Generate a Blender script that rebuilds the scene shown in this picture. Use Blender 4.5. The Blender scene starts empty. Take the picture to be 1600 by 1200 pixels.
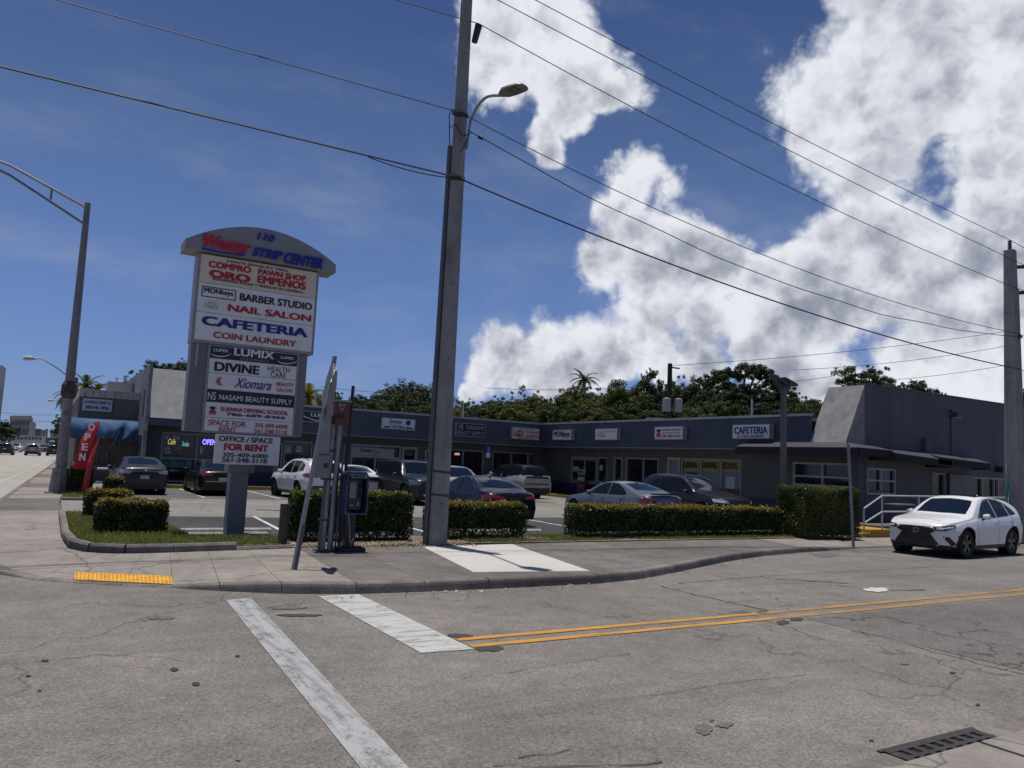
import bpy, bmesh, math, random
from mathutils import Vector, Matrix
from mathutils.bvhtree import BVHTree
from mathutils.geometry import delaunay_2d_cdt
random.seed(7)
SC = bpy.context.scene
COL = SC.collection
PI = math.pi
# ---------------------------------------------------------------- camera, light, exposure
YAW, PITCH, ROLL, FPX, CAMZ = 0.53960832, 0.10142767, 0.04514207, 1202.0, 2.0
FWD = Vector((math.sin(YAW)*math.cos(PITCH), math.cos(YAW)*math.cos(PITCH), math.sin(PITCH)))
_r = Vector((math.cos(YAW), -math.sin(YAW), 0)); _u = _r.cross(FWD)
RGT = _r*math.cos(ROLL)+_u*math.sin(ROLL); UPV = -_r*math.sin(ROLL)+_u*math.cos(ROLL)
CAM = Vector((0, 0, CAMZ))
cd = bpy.data.cameras.new('camera'); cam = bpy.data.objects.new('camera', cd); COL.objects.link(cam)
cd.sensor_width = 36.0; cd.lens = FPX/1600*36.0; cd.clip_start = 0.1; cd.clip_end = 6000
cam.matrix_world = Matrix(((RGT.x, UPV.x, -FWD.x, 0), (RGT.y, UPV.y, -FWD.y, 0), (RGT.z, UPV.z, -FWD.z, CAMZ), (0, 0, 0, 1)))
SC.camera = cam
SC.cycles.max_bounces = 6; SC.cycles.diffuse_bounces = 3; SC.cycles.glossy_bounces = 3; SC.cycles.transmission_bounces = 3
SUN_EL, SUN_DIR2 = 83.0, Vector((-0.025, 0.10))     # sun stands towards -x +y
SKY_STRENGTH, SUN_STRENGTH = 0.052, 3.9
SC.view_settings.view_transform = 'Standard'; SC.view_settings.look = 'None'
SC.view_settings.exposure = 0.0; SC.view_settings.gamma = 1.0; SC.view_settings.use_curve_mapping = False
sd = bpy.data.lights.new('sun', 'SUN'); so = bpy.data.objects.new('sun', sd); COL.objects.link(so)
sd.energy = SUN_STRENGTH; sd.angle = math.radians(0.53); sd.color = (1.0, 0.955, 0.90)
_h = math.cos(math.radians(SUN_EL)); _d = SUN_DIR2.normalized()
SUNV = Vector((_d.x*_h, _d.y*_h, math.sin(math.radians(SUN_EL))))
so.rotation_euler = SUNV.to_track_quat('Z', 'Y').to_euler(); so.location = (0, 0, 60)

def ray(x, y): return (FWD+RGT*((x-800)/FPX)+UPV*((600-y)/FPX))
def gp(x, y, z=0.0):
    d = ray(x, y); return CAM+d*((z-CAMZ)/d.z)
def onX(x, y, X): d = ray(x, y); return CAM+d*(X/d.x)
def onY(x, y, Y): d = ray(x, y); return CAM+d*(Y/d.y)
def onD(x, y, D):
    d = ray(x, y); return CAM+d*(D/math.hypot(d.x, d.y))

# ---------------------------------------------------------------- node helpers
class NT:
    def __init__(s, nt): s.nt = nt; s.n = nt.nodes; s.l = nt.links
    def new(s, t, **k):
        nd = s.n.new(t)
        for a, b in k.items(): setattr(nd, a, b)
        return nd
    def link(s, a, b): s.l.new(a, b)
    def put(s, sock, v):
        if isinstance(v, bpy.types.NodeSocket): s.l.new(v, sock)
        elif v is not None:
            if hasattr(sock.default_value, '__len__') and not hasattr(v, '__len__'): v = [v]*len(sock.default_value)
            if hasattr(v, '__len__') and len(v) == 3 and len(sock.default_value) == 4: v = (*v, 1)
            sock.default_value = v
    def math(s, op, a, b=None, c=None, clamp=False):
        m = s.new('ShaderNodeMath', operation=op, use_clamp=clamp)
        s.put(m.inputs[0], a); s.put(m.inputs[1], b)
        if c is not None: s.put(m.inputs[2], c)
        return m.outputs[0]
    def vmath(s, op, a, b=None, scale=None):
        m = s.new('ShaderNodeVectorMath', operation=op)
        s.put(m.inputs[0], a)
        if b is not None: s.put(m.inputs[1], b)
        if scale is not None: s.put(m.inputs['Scale'], scale)
        return m.outputs['Value'] if op in ('DOT_PRODUCT', 'DISTANCE', 'LENGTH') else m.outputs[0]
    def noise(s, vec, scale, detail=4, rough=0.5, w=None, lac=2.0):
        m = s.new('ShaderNodeTexNoise')
        if w is not None: m.noise_dimensions = '4D'; m.inputs['W'].default_value = w
        s.put(m.inputs['Vector'], vec); m.inputs['Scale'].default_value = scale
        m.inputs['Detail'].default_value = detail; m.inputs['Roughness'].default_value = rough; m.inputs['Lacunarity'].default_value = lac
        return m.outputs['Fac']
    def vor(s, vec, scale, feature='F1', out='Distance', rnd=1.0):
        m = s.new('ShaderNodeTexVoronoi', feature=feature)
        s.put(m.inputs['Vector'], vec); m.inputs['Scale'].default_value = scale; m.inputs['Randomness'].default_value = rnd
        return m.outputs[out]
    def ramp(s, f, lo, hi, a=0.0, b=1.0, smooth=True):
        m = s.new('ShaderNodeMapRange'); m.interpolation_type = 'SMOOTHSTEP' if smooth else 'LINEAR'
        s.put(m.inputs['Value'], f); m.inputs['From Min'].default_value = lo; m.inputs['From Max'].default_value = hi
        m.inputs['To Min'].default_value = a; m.inputs['To Max'].default_value = b
        return m.outputs['Result']
    def mix(s, f, a, b, blend='MIX'):
        m = s.new('ShaderNodeMix', data_type='RGBA', blend_type=blend)
        s.put(m.inputs[0], f); s.put(m.inputs[6], a); s.put(m.inputs[7], b)
        return m.outputs[2]
    def map(s, vec, scale=(1, 1, 1), rot=(0, 0, 0), loc=(0, 0, 0)):
        m = s.new('ShaderNodeMapping'); s.put(m.inputs[0], vec)
        m.inputs['Location'].default_value = loc; m.inputs['Rotation'].default_value = rot; m.inputs['Scale'].default_value = scale
        return m.outputs[0]

# ---------------------------------------------------------------- sky
W = bpy.data.worlds.new('World'); SC.world = W; W.use_nodes = True
w = NT(W.node_tree); w.n.clear()
sky = w.new('ShaderNodeTexSky', sky_type='NISHITA'); sky.sun_disc = False
sky.sun_elevation = math.radians(SUN_EL); sky.sun_rotation = math.atan2(_d.x, _d.y)
sky.altitude = 10; sky.air_density = 1.0; sky.dust_density = 0.0; sky.ozone_density = 4.0
tc = w.new('ShaderNodeTexCoord'); V = w.vmath('NORMALIZE', tc.outputs['Generated'])
sep = w.new('ShaderNodeSeparateXYZ'); w.link(V, sep.inputs[0]); el = sep.outputs[2]
# coverage: cloud banks as soft discs on the dome (direction, angular radius)
BANKS = [(1440, 40, 120), (1350, 130, 90), (1300, 180, 44), (1400, 200, 86), (1470, 160, 90), (1560, 90, 60), (1545, 225, 66), (1590, 180, 70),
         (980, 285, 52), (1040, 300, 36), (950, 330, 40), (990, 365, 60), (1060, 385, 55), (945, 420, 46), (1020, 440, 70), (1110, 430, 66), (1190, 445, 60), (1140, 410, 38), (1260, 410, 62), (1310, 375, 50), (1370, 355, 50), (1410, 390, 60),
         (1330, 450, 70), (1440, 440, 60), (1240, 480, 66), (1120, 500, 66), (1010, 510, 64), (1520, 400, 50), (1560, 330, 50), (1470, 500, 46), (1560, 510, 44), (1500, 560, 50), (1400, 550, 46),
         (800, 570, 52), (855, 560, 56), (910, 550, 54), (960, 560, 50), (760, 590, 30), (1010, 560, 46), (1180, 540, 44), (1240, 590, 46), (1100, 580, 44), (1300, 600, 46), (1440, 600, 46), (1560, 600, 50), (728, 610, 16),
         (850, 40, 60), (780, 30, 46), (780, 90, 44), (830, 110, 44), (900, 130, 50), (950, 140, 38), (900, 190, 32), (870, 245, 24), (1700, 200, 160), (1750, 420, 150), (1680, 560, 80), (1500, -90, 120), (800, -60, 80)]
warp = w.new('ShaderNodeTexNoise'); w.link(V, warp.inputs['Vector']); warp.inputs['Scale'].default_value = 7; warp.inputs['Detail'].default_value = 6
wv = w.vmath('SCALE', w.vmath('SUBTRACT', warp.outputs['Color'], (0.5, 0.5, 0.5)), scale=0.10)
P2 = w.vmath('ADD', V, wv); cov = None
for (x, y, r) in BANKS:
    c = ray(x, y).normalized(); rr = r*1.32/FPX
    k = w.math('MULTIPLY_ADD', w.vmath('DISTANCE', P2, tuple(c)), -1.0/rr, 1.0)
    cov = k if cov is None else w.math('SMOOTH_MAX', cov, k, 0.22)
cov = w.math('MAXIMUM', cov, -1.2)
# scattered cumulus over the rest of the dome
rest = w.noise(V, 2.3, 4, 0.5, w=3.1)
outside = w.ramp(w.vmath('DOT_PRODUCT', V, tuple(FWD)), 0.70, 0.52)
cov = w.math('MAXIMUM', cov, w.math('SUBTRACT', w.math('MULTIPLY_ADD', rest, 6.0, -3.9), w.math('MULTIPLY', w.math('SUBTRACT', 1.0, outside), 4.0)))
wf = w.new('ShaderNodeTexNoise'); w.link(V, wf.inputs['Vector']); wf.inputs['Scale'].default_value = 26; wf.inputs['Detail'].default_value = 5
Vs = w.vmath('ADD', V, w.vmath('SCALE', w.vmath('SUBTRACT', wf.outputs['Color'], (0.5, 0.5, 0.5)), scale=0.035))
def billow(P, n):
    acc = None
    for sc, am in ((11, 1.1), (25, 0.55), (56, 0.30), (130, 0.17))[:n]:
        k = w.math('MULTIPLY_ADD', w.vor(P, sc, 'F1'), -am, am*0.5); acc = k if acc is None else w.math('ADD', acc, k)
    return acc
b0 = billow(Vs, 4); b1 = billow(w.vmath('ADD', Vs, (-0.006, 0.006, 0.016)), 4)
fb = w.noise(V, 7, 10, 0.57, w=1.7)
D = w.math('ADD', w.math('MULTIPLY', cov, 1.9), w.math('ADD', w.math('MULTIPLY_ADD', fb, 4.4, -2.2), w.math('MULTIPLY', b0, 0.85)))
alpha = w.ramp(D, -0.08, 0.66)
alpha = w.math('MULTIPLY', alpha, w.ramp(cov, -1.15, -0.25))
thick = w.ramp(D, 0.2, 2.6)
lit = w.math('MULTIPLY_ADD', w.math('SUBTRACT', b0, b1), 1.5, 0.5, clamp=True)
big = w.noise(V, 4.5, 5, 0.6, w=8.2); up2 = w.noise(w.vmath('ADD', V, (0.0, 0.0, 0.05)), 8, 4, 0.6, w=1.7); here2 = w.noise(V, 8, 4, 0.6, w=1.7)
side_ = w.math('MULTIPLY_ADD', w.math('SUBTRACT', here2, up2), 3.0, 0.5, clamp=True)
shade = w.math('MULTIPLY_ADD', thick, -0.44, 0.84)
shade = w.math('ADD', shade, w.math('MULTIPLY', w.math('SUBTRACT', lit, 0.5), 0.36))
shade = w.math('ADD', shade, w.math('MULTIPLY', w.math('SUBTRACT', side_, 0.5), 0.42))
shade = w.math('ADD', shade, w.math('MULTIPLY', w.math('SUBTRACT', big, 0.5), 0.9))
ccol = w.mix(w.ramp(shade, 0.16, 0.98), (0.265, 0.29, 0.37, 1), (0.80, 0.82, 0.88, 1))
# thin high cirrus
cir = w.noise(w.map(V, scale=(2.2, 5.5, 8.0), rot=(0.25, 0.1, 0.5)), 1.6, 7, 0.6, w=4.4)
cal = w.math('MULTIPLY', w.ramp(cir, 0.45, 0.78), w.ramp(el, 0.0, 0.5, 0.55, 0.24))
base = w.mix(1.0, sky.outputs[0], w.mix(w.ramp(el, 0.0, 0.45), (0.80, 0.92, 1.72, 1), (0.72, 0.80, 1.10, 1)), 'MULTIPLY')
skyc = w.vmath('SCALE', base, scale=SKY_STRENGTH)
skyc = w.mix(w.ramp(el, -0.02, 0.55, 0.60, 0.0, smooth=False), skyc, (0.185, 0.295, 0.49, 1))
skyc = w.mix(cal, skyc, (0.33, 0.37, 0.48, 1))
fin = w.mix(alpha, skyc, ccol)
W.cycles.sampling_method = 'MANUAL'; W.cycles.sample_map_resolution = 256
bg = w.new('ShaderNodeBackground'); w.link(fin, bg.inputs[0]); bg.inputs[1].default_value = 1.0
wo = w.new('ShaderNodeOutputWorld'); w.link(bg.outputs[0], wo.inputs[0])

# ---------------------------------------------------------------- materials
MATS = {}
def mat(name, col, rough=0.6, metal=0.0, spec=0.5, var=0.0, vscale=3.0, bump=0.0, bscale=40.0, coat=0.0, dirt=None, dscale=1.2, damt=0.0,
        emit=None, estr=0.0, stretch=None, trans=0.0):
    if name in MATS: return MATS[name]
    m = bpy.data.materials.new(name); m.use_nodes = True; t = NT(m.node_tree); p = t.n['Principled BSDF']
    c = (*col, 1.0); out = None
    geo = t.new('ShaderNodeNewGeometry'); pos = geo.outputs['Position']
    if stretch: pos = t.map(pos, scale=stretch)
    if var > 0:
        n = t.noise(pos, vscale, 6, 0.6)
        out = t.mix(t.ramp(n, 0.3, 0.7), tuple(x*(1-var) for x in col), tuple(min(1, x*(1+var)) for x in col))
    if dirt is not None:
        n2 = t.noise(pos, dscale, 8, 0.68, w=2.0)
        out = t.mix(t.math('MULTIPLY', t.ramp(n2, 0.48, 0.72), damt), out if out is not None else c, (*dirt, 1))
    if out is not None: t.link(out, p.inputs['Base Color'])
    else: p.inputs['Base Color'].default_value = c
    p.inputs['Roughness'].default_value = rough; p.inputs['Metallic'].default_value = metal
    p.inputs['Specular IOR Level'].default_value = spec
    if coat: p.inputs['Coat Weight'].default_value = coat; p.inputs['Coat Roughness'].default_value = 0.04
    if emit: p.inputs['Emission Color'].default_value = (*emit, 1); p.inputs['Emission Strength'].default_value = estr
    if bump:
        b = t.new('ShaderNodeBump'); b.inputs['Strength'].default_value = bump; b.inputs['Distance'].default_value = 0.02
        t.link(t.noise(pos, bscale, 5, 0.6), b.inputs['Height']); t.link(b.outputs[0], p.inputs['Normal'])
    MATS[name] = m; return m

def ground_mat(name, a, b, speck=0.35, sscale=90, cracks=0.0, crscale=0.35, stain=0.25, oil=0.0, worn=0.0, rough=0.9, streak=0.0, cdark=(0.035, 0.032, 0.03)):
    m = bpy.data.materials.new(name); m.use_nodes = True; t = NT(m.node_tree); p = t.n['Principled BSDF']
    pos = t.new('ShaderNodeNewGeometry').outputs['Position']
    n1 = t.noise(pos, 0.35, 7, 0.62); c = t.mix(t.ramp(n1, 0.32, 0.68), a, b)
    n4 = t.noise(pos, 2.6, 8, 0.7, w=5.0)
    c = t.mix(1.0, c, t.mix(t.ramp(n4, 0.3, 0.7), (1-stain*0.5,)*3, (1+stain*0.35,)*3), 'MULTIPLY')
    if streak:
        n5 = t.noise(t.map(pos, scale=(0.12, 1.6, 1)), 1.0, 6, 0.6, w=9.0)
        c = t.mix(t.math('MULTIPLY', t.ramp(n5, 0.52, 0.72), streak), c, tuple(x*0.55 for x in a))
    v = t.vor(pos, sscale, 'F1', 'Color'); sp = t.new('ShaderNodeSeparateColor'); t.link(v, sp.inputs[0])
    g2 = t.noise(pos, sscale*0.45, 3, 0.7, w=1.0)
    sv = t.math('ADD', t.math('MULTIPLY', sp.outputs[0], 0.55), t.math('MULTIPLY', t.ramp(g2, 0.3, 0.7), 0.45))
    c = t.mix(1.0, c, t.mix(sv, (1-speck,)*3, (1+speck*0.95,)*3), 'MULTIPLY')
    # pale and dark single stones
    st = t.ramp(t.vor(pos, sscale*0.62, 'F1', 'Distance'), 0.16, 0.10); rnd = t.noise(pos, sscale*0.3, 1, 0.5, w=12.0)
    c = t.mix(t.math('MULTIPLY', t.math('MULTIPLY', st, t.ramp(rnd, 0.5, 0.62)), 0.55*min(1, speck*2.5)), c, tuple(min(1, x*2.1) for x in b))
    if cracks:
        wp = t.vmath('ADD', pos, t.vmath('SCALE', t.vmath('SUBTRACT', _col(t, pos, 1.1), (0.5,)*3), scale=1.3))
        e = t.vor(wp, crscale, 'DISTANCE_TO_EDGE'); mk = t.ramp(t.noise(pos, 0.22, 3, 0.5, w=7.0), 0.46, 0.6)
        lw = t.math('MULTIPLY', t.ramp(e, 0.011*crscale/0.35, 0.003), mk)
        wp2 = t.vmath('ADD', pos, t.vmath('SCALE', t.vmath('SUBTRACT', _col(t, pos, 6), (0.5,)*3), scale=0.25))
        e2 = t.vor(wp2, crscale*7, 'DISTANCE_TO_EDGE'); mk2 = t.ramp(t.noise(pos, 0.5, 3, 0.6, w=17.0), 0.6, 0.7)
        lw = t.math('MAXIMUM', lw, t.math('MULTIPLY', t.ramp(e2, 0.03, 0.008), t.math('MULTIPLY', mk2, 0.6)))
        c = t.mix(t.math('MULTIPLY', lw, cracks), c, cdark)
    if oil:
        sp1 = t.vor(t.vmath('ADD', pos, t.vmath('SCALE', t.vmath('SUBTRACT', _col(t, pos, 9), (0.5,)*3), scale=0.15)), 1.15, 'F1', 'Distance')
        pick = t.vor(pos, 1.15, 'F1', 'Color'); ps = t.new('ShaderNodeSeparateColor'); t.link(pick, ps.inputs[0])
        rr = t.math('MULTIPLY', t.math('POWER', ps.outputs[1], 3.0), 0.13)
        k = t.math('MULTIPLY', t.math('LESS_THAN', sp1, rr), t.math('GREATER_THAN', ps.outputs[0], 0.45))
        c = t.mix(t.math('MULTIPLY', k, oil), c, cdark)
    t.link(c, p.inputs['Base Color']); p.inputs['Roughness'].default_value = rough; p.inputs['Specular IOR Level'].default_value = 0.25
    bm = t.new('ShaderNodeBump'); bm.inputs['Strength'].default_value = 0.55; bm.inputs['Distance'].default_value = 0.006
    t.link(sv, bm.inputs['Height']); t.link(bm.outputs[0], p.inputs['Normal'])
    MATS[name] = m; return m
def _col(t, pos, sc):
    n = t.new('ShaderNodeTexNoise'); t.link(pos, n.inputs['Vector']); n.inputs['Scale'].default_value = sc; n.inputs['Detail'].default_value = 4
    return n.outputs['Color']

def paint_mat(name, col, wear=0.5, axis_scale=(1, 1, 1), lo=0.10, hi=1.0):
    """road paint with worn holes that let the asphalt below show"""
    m = bpy.data.materials.new(name); m.use_nodes = True; t = NT(m.node_tree); p = t.n['Principled BSDF']
    pos = t.map(t.new('ShaderNodeNewGeometry').outputs['Position'], scale=axis_scale)
    n = t.noise(pos, 3.4, 10, 0.75); n2 = t.noise(t.new('ShaderNodeNewGeometry').outputs['Position'], 75, 4, 0.75, w=3); n3 = t.noise(pos, 1.1, 4, 0.6, w=6)
    k = t.math('ADD', t.math('MULTIPLY', n, 0.55), t.math('ADD', t.math('MULTIPLY', n2, 0.25), t.math('MULTIPLY', n3, 0.25)))
    a = t.ramp(k, wear-0.06, wear+0.07)
    e = t.vor(t.vmath('ADD', pos, t.vmath('SCALE', t.vmath('SUBTRACT', _col(t, pos, 8), (0.5,)*3), scale=0.1)), 7, 'DISTANCE_TO_EDGE')
    a = t.math('MULTIPLY', a, t.ramp(e, 0.008, 0.03, 0.82, 1.0))
    sk = t.noise(t.map(pos, scale=(6.0, 1.0, 1.0) if axis_scale[0] > axis_scale[1] else (1.0, 5.0, 1.0)), 1.3, 6, 0.6, w=14); a = t.math('MULTIPLY', a, t.ramp(sk, 0.34, 0.58, 0.42, 1.0))
    c = t.mix(t.ramp(n2, 0.3, 0.7), tuple(x*0.78 for x in col), tuple(min(1, x*1.08) for x in col))
    c = t.mix(t.math('MULTIPLY', t.ramp(n, 0.3, 0.55, 1, 0), 0.45), c, (0.16, 0.16, 0.155))
    t.link(c, p.inputs['Base Color']); p.inputs['Roughness'].default_value = 0.75
    tr = t.new('ShaderNodeBsdfTransparent'); mx = t.new('ShaderNodeMixShader')
    t.link(t.ramp(a, 0, 1, lo, hi), mx.inputs[0]); t.link(tr.outputs[0], mx.inputs[1]); t.link(p.outputs[0], mx.inputs[2])
    t.link(mx.outputs[0], t.n['Material Output'].inputs[0]); MATS[name] = m; return m

def leaf_mat(name, cols, tr=0.35, clump=1.2, rough=0.45):
    m = bpy.data.materials.new(name); m.use_nodes = True; t = NT(m.node_tree); p = t.n['Principled BSDF']
    g = t.new('ShaderNodeNewGeometry'); rnd = g.outputs['Random Per Island']
    n = t.noise(g.outputs['Position'], clump, 3, 0.6)
    c = t.mix(rnd, cols[0], cols[1]); c = t.mix(t.ramp(n, 0.35, 0.65), c, t.mix(rnd, cols[1], cols[2]))
    t.link(c, p.inputs['Base Color']); p.inputs['Roughness'].default_value = rough; p.inputs['Specular IOR Level'].default_value = 0.25
    tl = t.new('ShaderNodeBsdfTranslucent'); t.link(t.mix(1.0, c, (1.2, 1.35, 0.6, 1), 'MULTIPLY'), tl.inputs[0])
    mx = t.new('ShaderNodeMixShader'); mx.inputs[0].default_value = tr
    t.link(p.outputs[0], mx.inputs[1]); t.link(tl.outputs[0], mx.inputs[2]); t.link(mx.outputs[0], t.n['Material Output'].inputs[0])
    MATS[name] = m; return m

ROAD = ground_mat('asphalt_road', (0.168, 0.151, 0.134), (0.222, 0.201, 0.180), speck=0.5, sscale=75, cracks=0.42, stain=0.34, oil=0.35, streak=0.5)
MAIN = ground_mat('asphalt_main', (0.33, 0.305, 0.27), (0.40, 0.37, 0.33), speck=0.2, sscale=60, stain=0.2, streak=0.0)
LOT = ground_mat('asphalt_lot', (0.20, 0.185, 0.165), (0.255, 0.235, 0.21), speck=0.25, sscale=60, cracks=0.6, stain=0.3, oil=0.5)
SEAL = ground_mat('asphalt_sealed', (0.050, 0.050, 0.052), (0.075, 0.074, 0.074), speck=0.3, sscale=60, cracks=0.3, stain=0.3)
PATCH = ground_mat('asphalt_patch', (0.13, 0.12, 0.11), (0.165, 0.152, 0.138), speck=0.5, sscale=70, cracks=0.6, stain=0.25)
CONC = ground_mat('sidewalk_concrete', (0.225, 0.20, 0.175), (0.30, 0.27, 0.235), speck=0.16, sscale=110, cracks=0.5, crscale=0.5, stain=0.4, oil=0.3)
CONCD = ground_mat('sidewalk_dark', (0.125, 0.113, 0.102), (0.185, 0.167, 0.15), speck=0.16, sscale=110, cracks=0.35, crscale=0.5, stain=0.45, streak=0.4)
CONCN = ground_mat('concrete_new', (0.50, 0.475, 0.43), (0.565, 0.54, 0.495), speck=0.05, sscale=120, stain=0.1)
CURB = ground_mat('kerb_concrete', (0.12, 0.108, 0.096), (0.24, 0.215, 0.19), speck=0.25, sscale=110, cracks=0.3, crscale=1.0, stain=0.6)
DIRT = ground_mat('soil', (0.16, 0.125, 0.095), (0.24, 0.195, 0.15), speck=0.5, sscale=40, stain=0.5)
GRND = ground_mat('far_ground', (0.17, 0.16, 0.14), (0.22, 0.21, 0.19), speck=0.1, sscale=10, stain=0.3)

# ---------------------------------------------------------------- mesh helpers
class MB:
    def __init__(s): s.v = []; s.f = []
    def add(s, vs, fs):
        o = len(s.v); s.v += [tuple(p) for p in vs]; s.f += [tuple(i+o for i in f) for f in fs]; return s
    def box(s, a, b, rz=0.0, c=None):
        x0, y0, z0 = [min(p, q) for p, q in zip(a, b)]; x1, y1, z1 = [max(p, q) for p, q in zip(a, b)]
        vs = [Vector(p) for p in ((x0, y0, z0), (x1, y0, z0), (x1, y1, z0), (x0, y1, z0), (x0, y0, z1), (x1, y0, z1), (x1, y1, z1), (x0, y1, z1))]
        if rz:
            cc = Vector(c) if c else Vector(((x0+x1)/2, (y0+y1)/2, 0)); R = Matrix.Rotation(rz, 3, 'Z')
            vs = [R@(p-Vector((cc.x, cc.y, 0)))+Vector((cc.x, cc.y, 0)) for p in vs]
        return s.add(vs, [(0, 3, 2, 1), (4, 5, 6, 7), (0, 1, 5, 4), (1, 2, 6, 5), (2, 3, 7, 6), (3, 0, 4, 7)])
    def cyl(s, p0, p1, r0, r1=None, n=12, caps=True):
        p0 = Vector(p0); p1 = Vector(p1); r1 = r0 if r1 is None else r1
        d = (p1-p0).normalized(); a = d.orthogonal().normalized(); b = d.cross(a)
        vs = [p0+(a*math.cos(2*PI*i/n)+b*math.sin(2*PI*i/n))*r0 for i in range(n)]+[p1+(a*math.cos(2*PI*i/n)+b*math.sin(2*PI*i/n))*r1 for i in range(n)]
        fs = [(i, (i+1) % n, n+(i+1) % n, n+i) for i in range(n)]
        if caps: fs += [tuple(range(n-1, -1, -1)), tuple(range(n, 2*n))]
        return s.add(vs, fs)
    def tube(s, pts, r, n=6):
        pts = [Vector(p) for p in pts]; rs = r if hasattr(r, '__len__') else [r]*len(pts); prev = None; vs = []; fs = []
        for i, p in enumerate(pts):
            d = (pts[min(i+1, len(pts)-1)]-pts[max(i-1, 0)]).normalized()
            a = (prev-d*prev.dot(d)).normalized() if prev is not None else d.orthogonal().normalized()
            prev = a; b = d.cross(a)
            vs += [p+(a*math.cos(2*PI*k/n)+b*math.sin(2*PI*k/n))*rs[i] for k in range(n)]
        for i in range(len(pts)-1):
            for k in range(n): fs.append((i*n+k, i*n+(k+1) % n, (i+1)*n+(k+1) % n, (i+1)*n+k))
        fs += [tuple(range(n-1, -1, -1)), tuple(range((len(pts)-1)*n, len(pts)*n))]
        return s.add(vs, fs)
    def sheet(s, pts, z=None):
        vs = [(p[0], p[1], z if z is not None else p[2]) for p in pts]; return s.add(vs, [tuple(range(len(vs)))])
    def prism(s, poly, off):
        """closed 3D polygon extruded by vector off"""
        n = len(poly); poly = [Vector(p) for p in poly]; off = Vector(off)
        return s.add(poly+[p+off for p in poly], [tuple(range(n)), tuple(range(2*n-1, n-1, -1))]+[(i, i+n, (i+1) % n+n, (i+1) % n) for i in range(n)])
    def lathe(s, prof, c, axis='Z', n=24):
        """prof: (radius, height) list"""
        c = Vector(c); vs = []; fs = []; m = len(prof)
        for i in range(n):
            a = 2*PI*i/n
            for r, h in prof:
                q = (r*math.cos(a), r*math.sin(a), h) if axis == 'Z' else ((r*math.cos(a), h, r*math.sin(a)) if axis == 'Y' else (h, r*math.cos(a), r*math.sin(a)))
                vs.append(c+Vector(q))
        for i in range(n):
            for j in range(m-1): fs.append((i*m+j, ((i+1) % n)*m+j, ((i+1) % n)*m+j+1, i*m+j+1))
        return s.add(vs, fs)
WORLD = {}
def obj(name, mb, m, parent=None, smooth=False, angle=None, bevel=0.0, stuff=False, fixn=True):
    """one mesh object; vertices are given in world coordinates and stored relative to the thing's base"""
    org = WORLD.get(parent.name, Vector((0, 0, 0))) if parent is not None else Vector((0, 0, 0))
    me = bpy.data.meshes.new(name)
    me.from_pydata([(p[0]-org.x, p[1]-org.y, p[2]-org.z) for p in mb.v], [], mb.f)
    me.materials.append(m)
    if fixn or bevel:
        bm = bmesh.new(); bm.from_mesh(me)
        if fixn: bmesh.ops.recalc_face_normals(bm, faces=bm.faces)
        if bevel:
            es = [e for e in bm.edges if len(e.link_faces) == 2 and e.calc_face_angle(0) > 0.5]
            bmesh.ops.bevel(bm, geom=es, offset=bevel, segments=2, affect='EDGES', clamp_overlap=True)
        bm.to_mesh(me); bm.free()
    if smooth or angle:
        me.polygons.foreach_set('use_smooth', [True]*len(me.polygons))
        me.set_sharp_from_angle(angle=math.radians(angle or 62))
    me.update()
    o = bpy.data.objects.new(name, me); COL.objects.link(o)
    if parent is not None: o.parent = parent
    WORLD[o.name] = org
    if stuff: o['kind'] = 'stuff'
    return o
def thing(name, label, cat, loc=(0, 0, 0), group=None, rz=0.0):
    o = bpy.data.objects.new(name, None); COL.objects.link(o); o.location = loc; o.rotation_euler = (0, 0, rz)
    o.empty_display_size = 0.3; o['label'] = label; o['category'] = cat
    if group: o['group'] = group
    WORLD[o.name] = Vector(loc); return o
def tag(o, label, cat, group=None):
    o['label'] = label; o['category'] = cat
    if group: o['group'] = group
    return o
def struct(name, label=None, loc=(0, 0, 0)):
    o = bpy.data.objects.new(name, None); COL.objects.link(o); o['kind'] = 'structure'; o.location = loc
    if label: o['label'] = label
    WORLD[o.name] = Vector(loc); return o
def sobj(name, mb, m, label=None, **k):
    o = obj(name, mb, m, None, **k); o['kind'] = 'structure'
    if label: o['label'] = label
    return o
def copy_tree(o, parent=None):
    c = o.copy(); COL.objects.link(c)
    if parent is not None: c.parent = parent
    for ch in list(o.children): copy_tree(ch, c)
    return c

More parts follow.
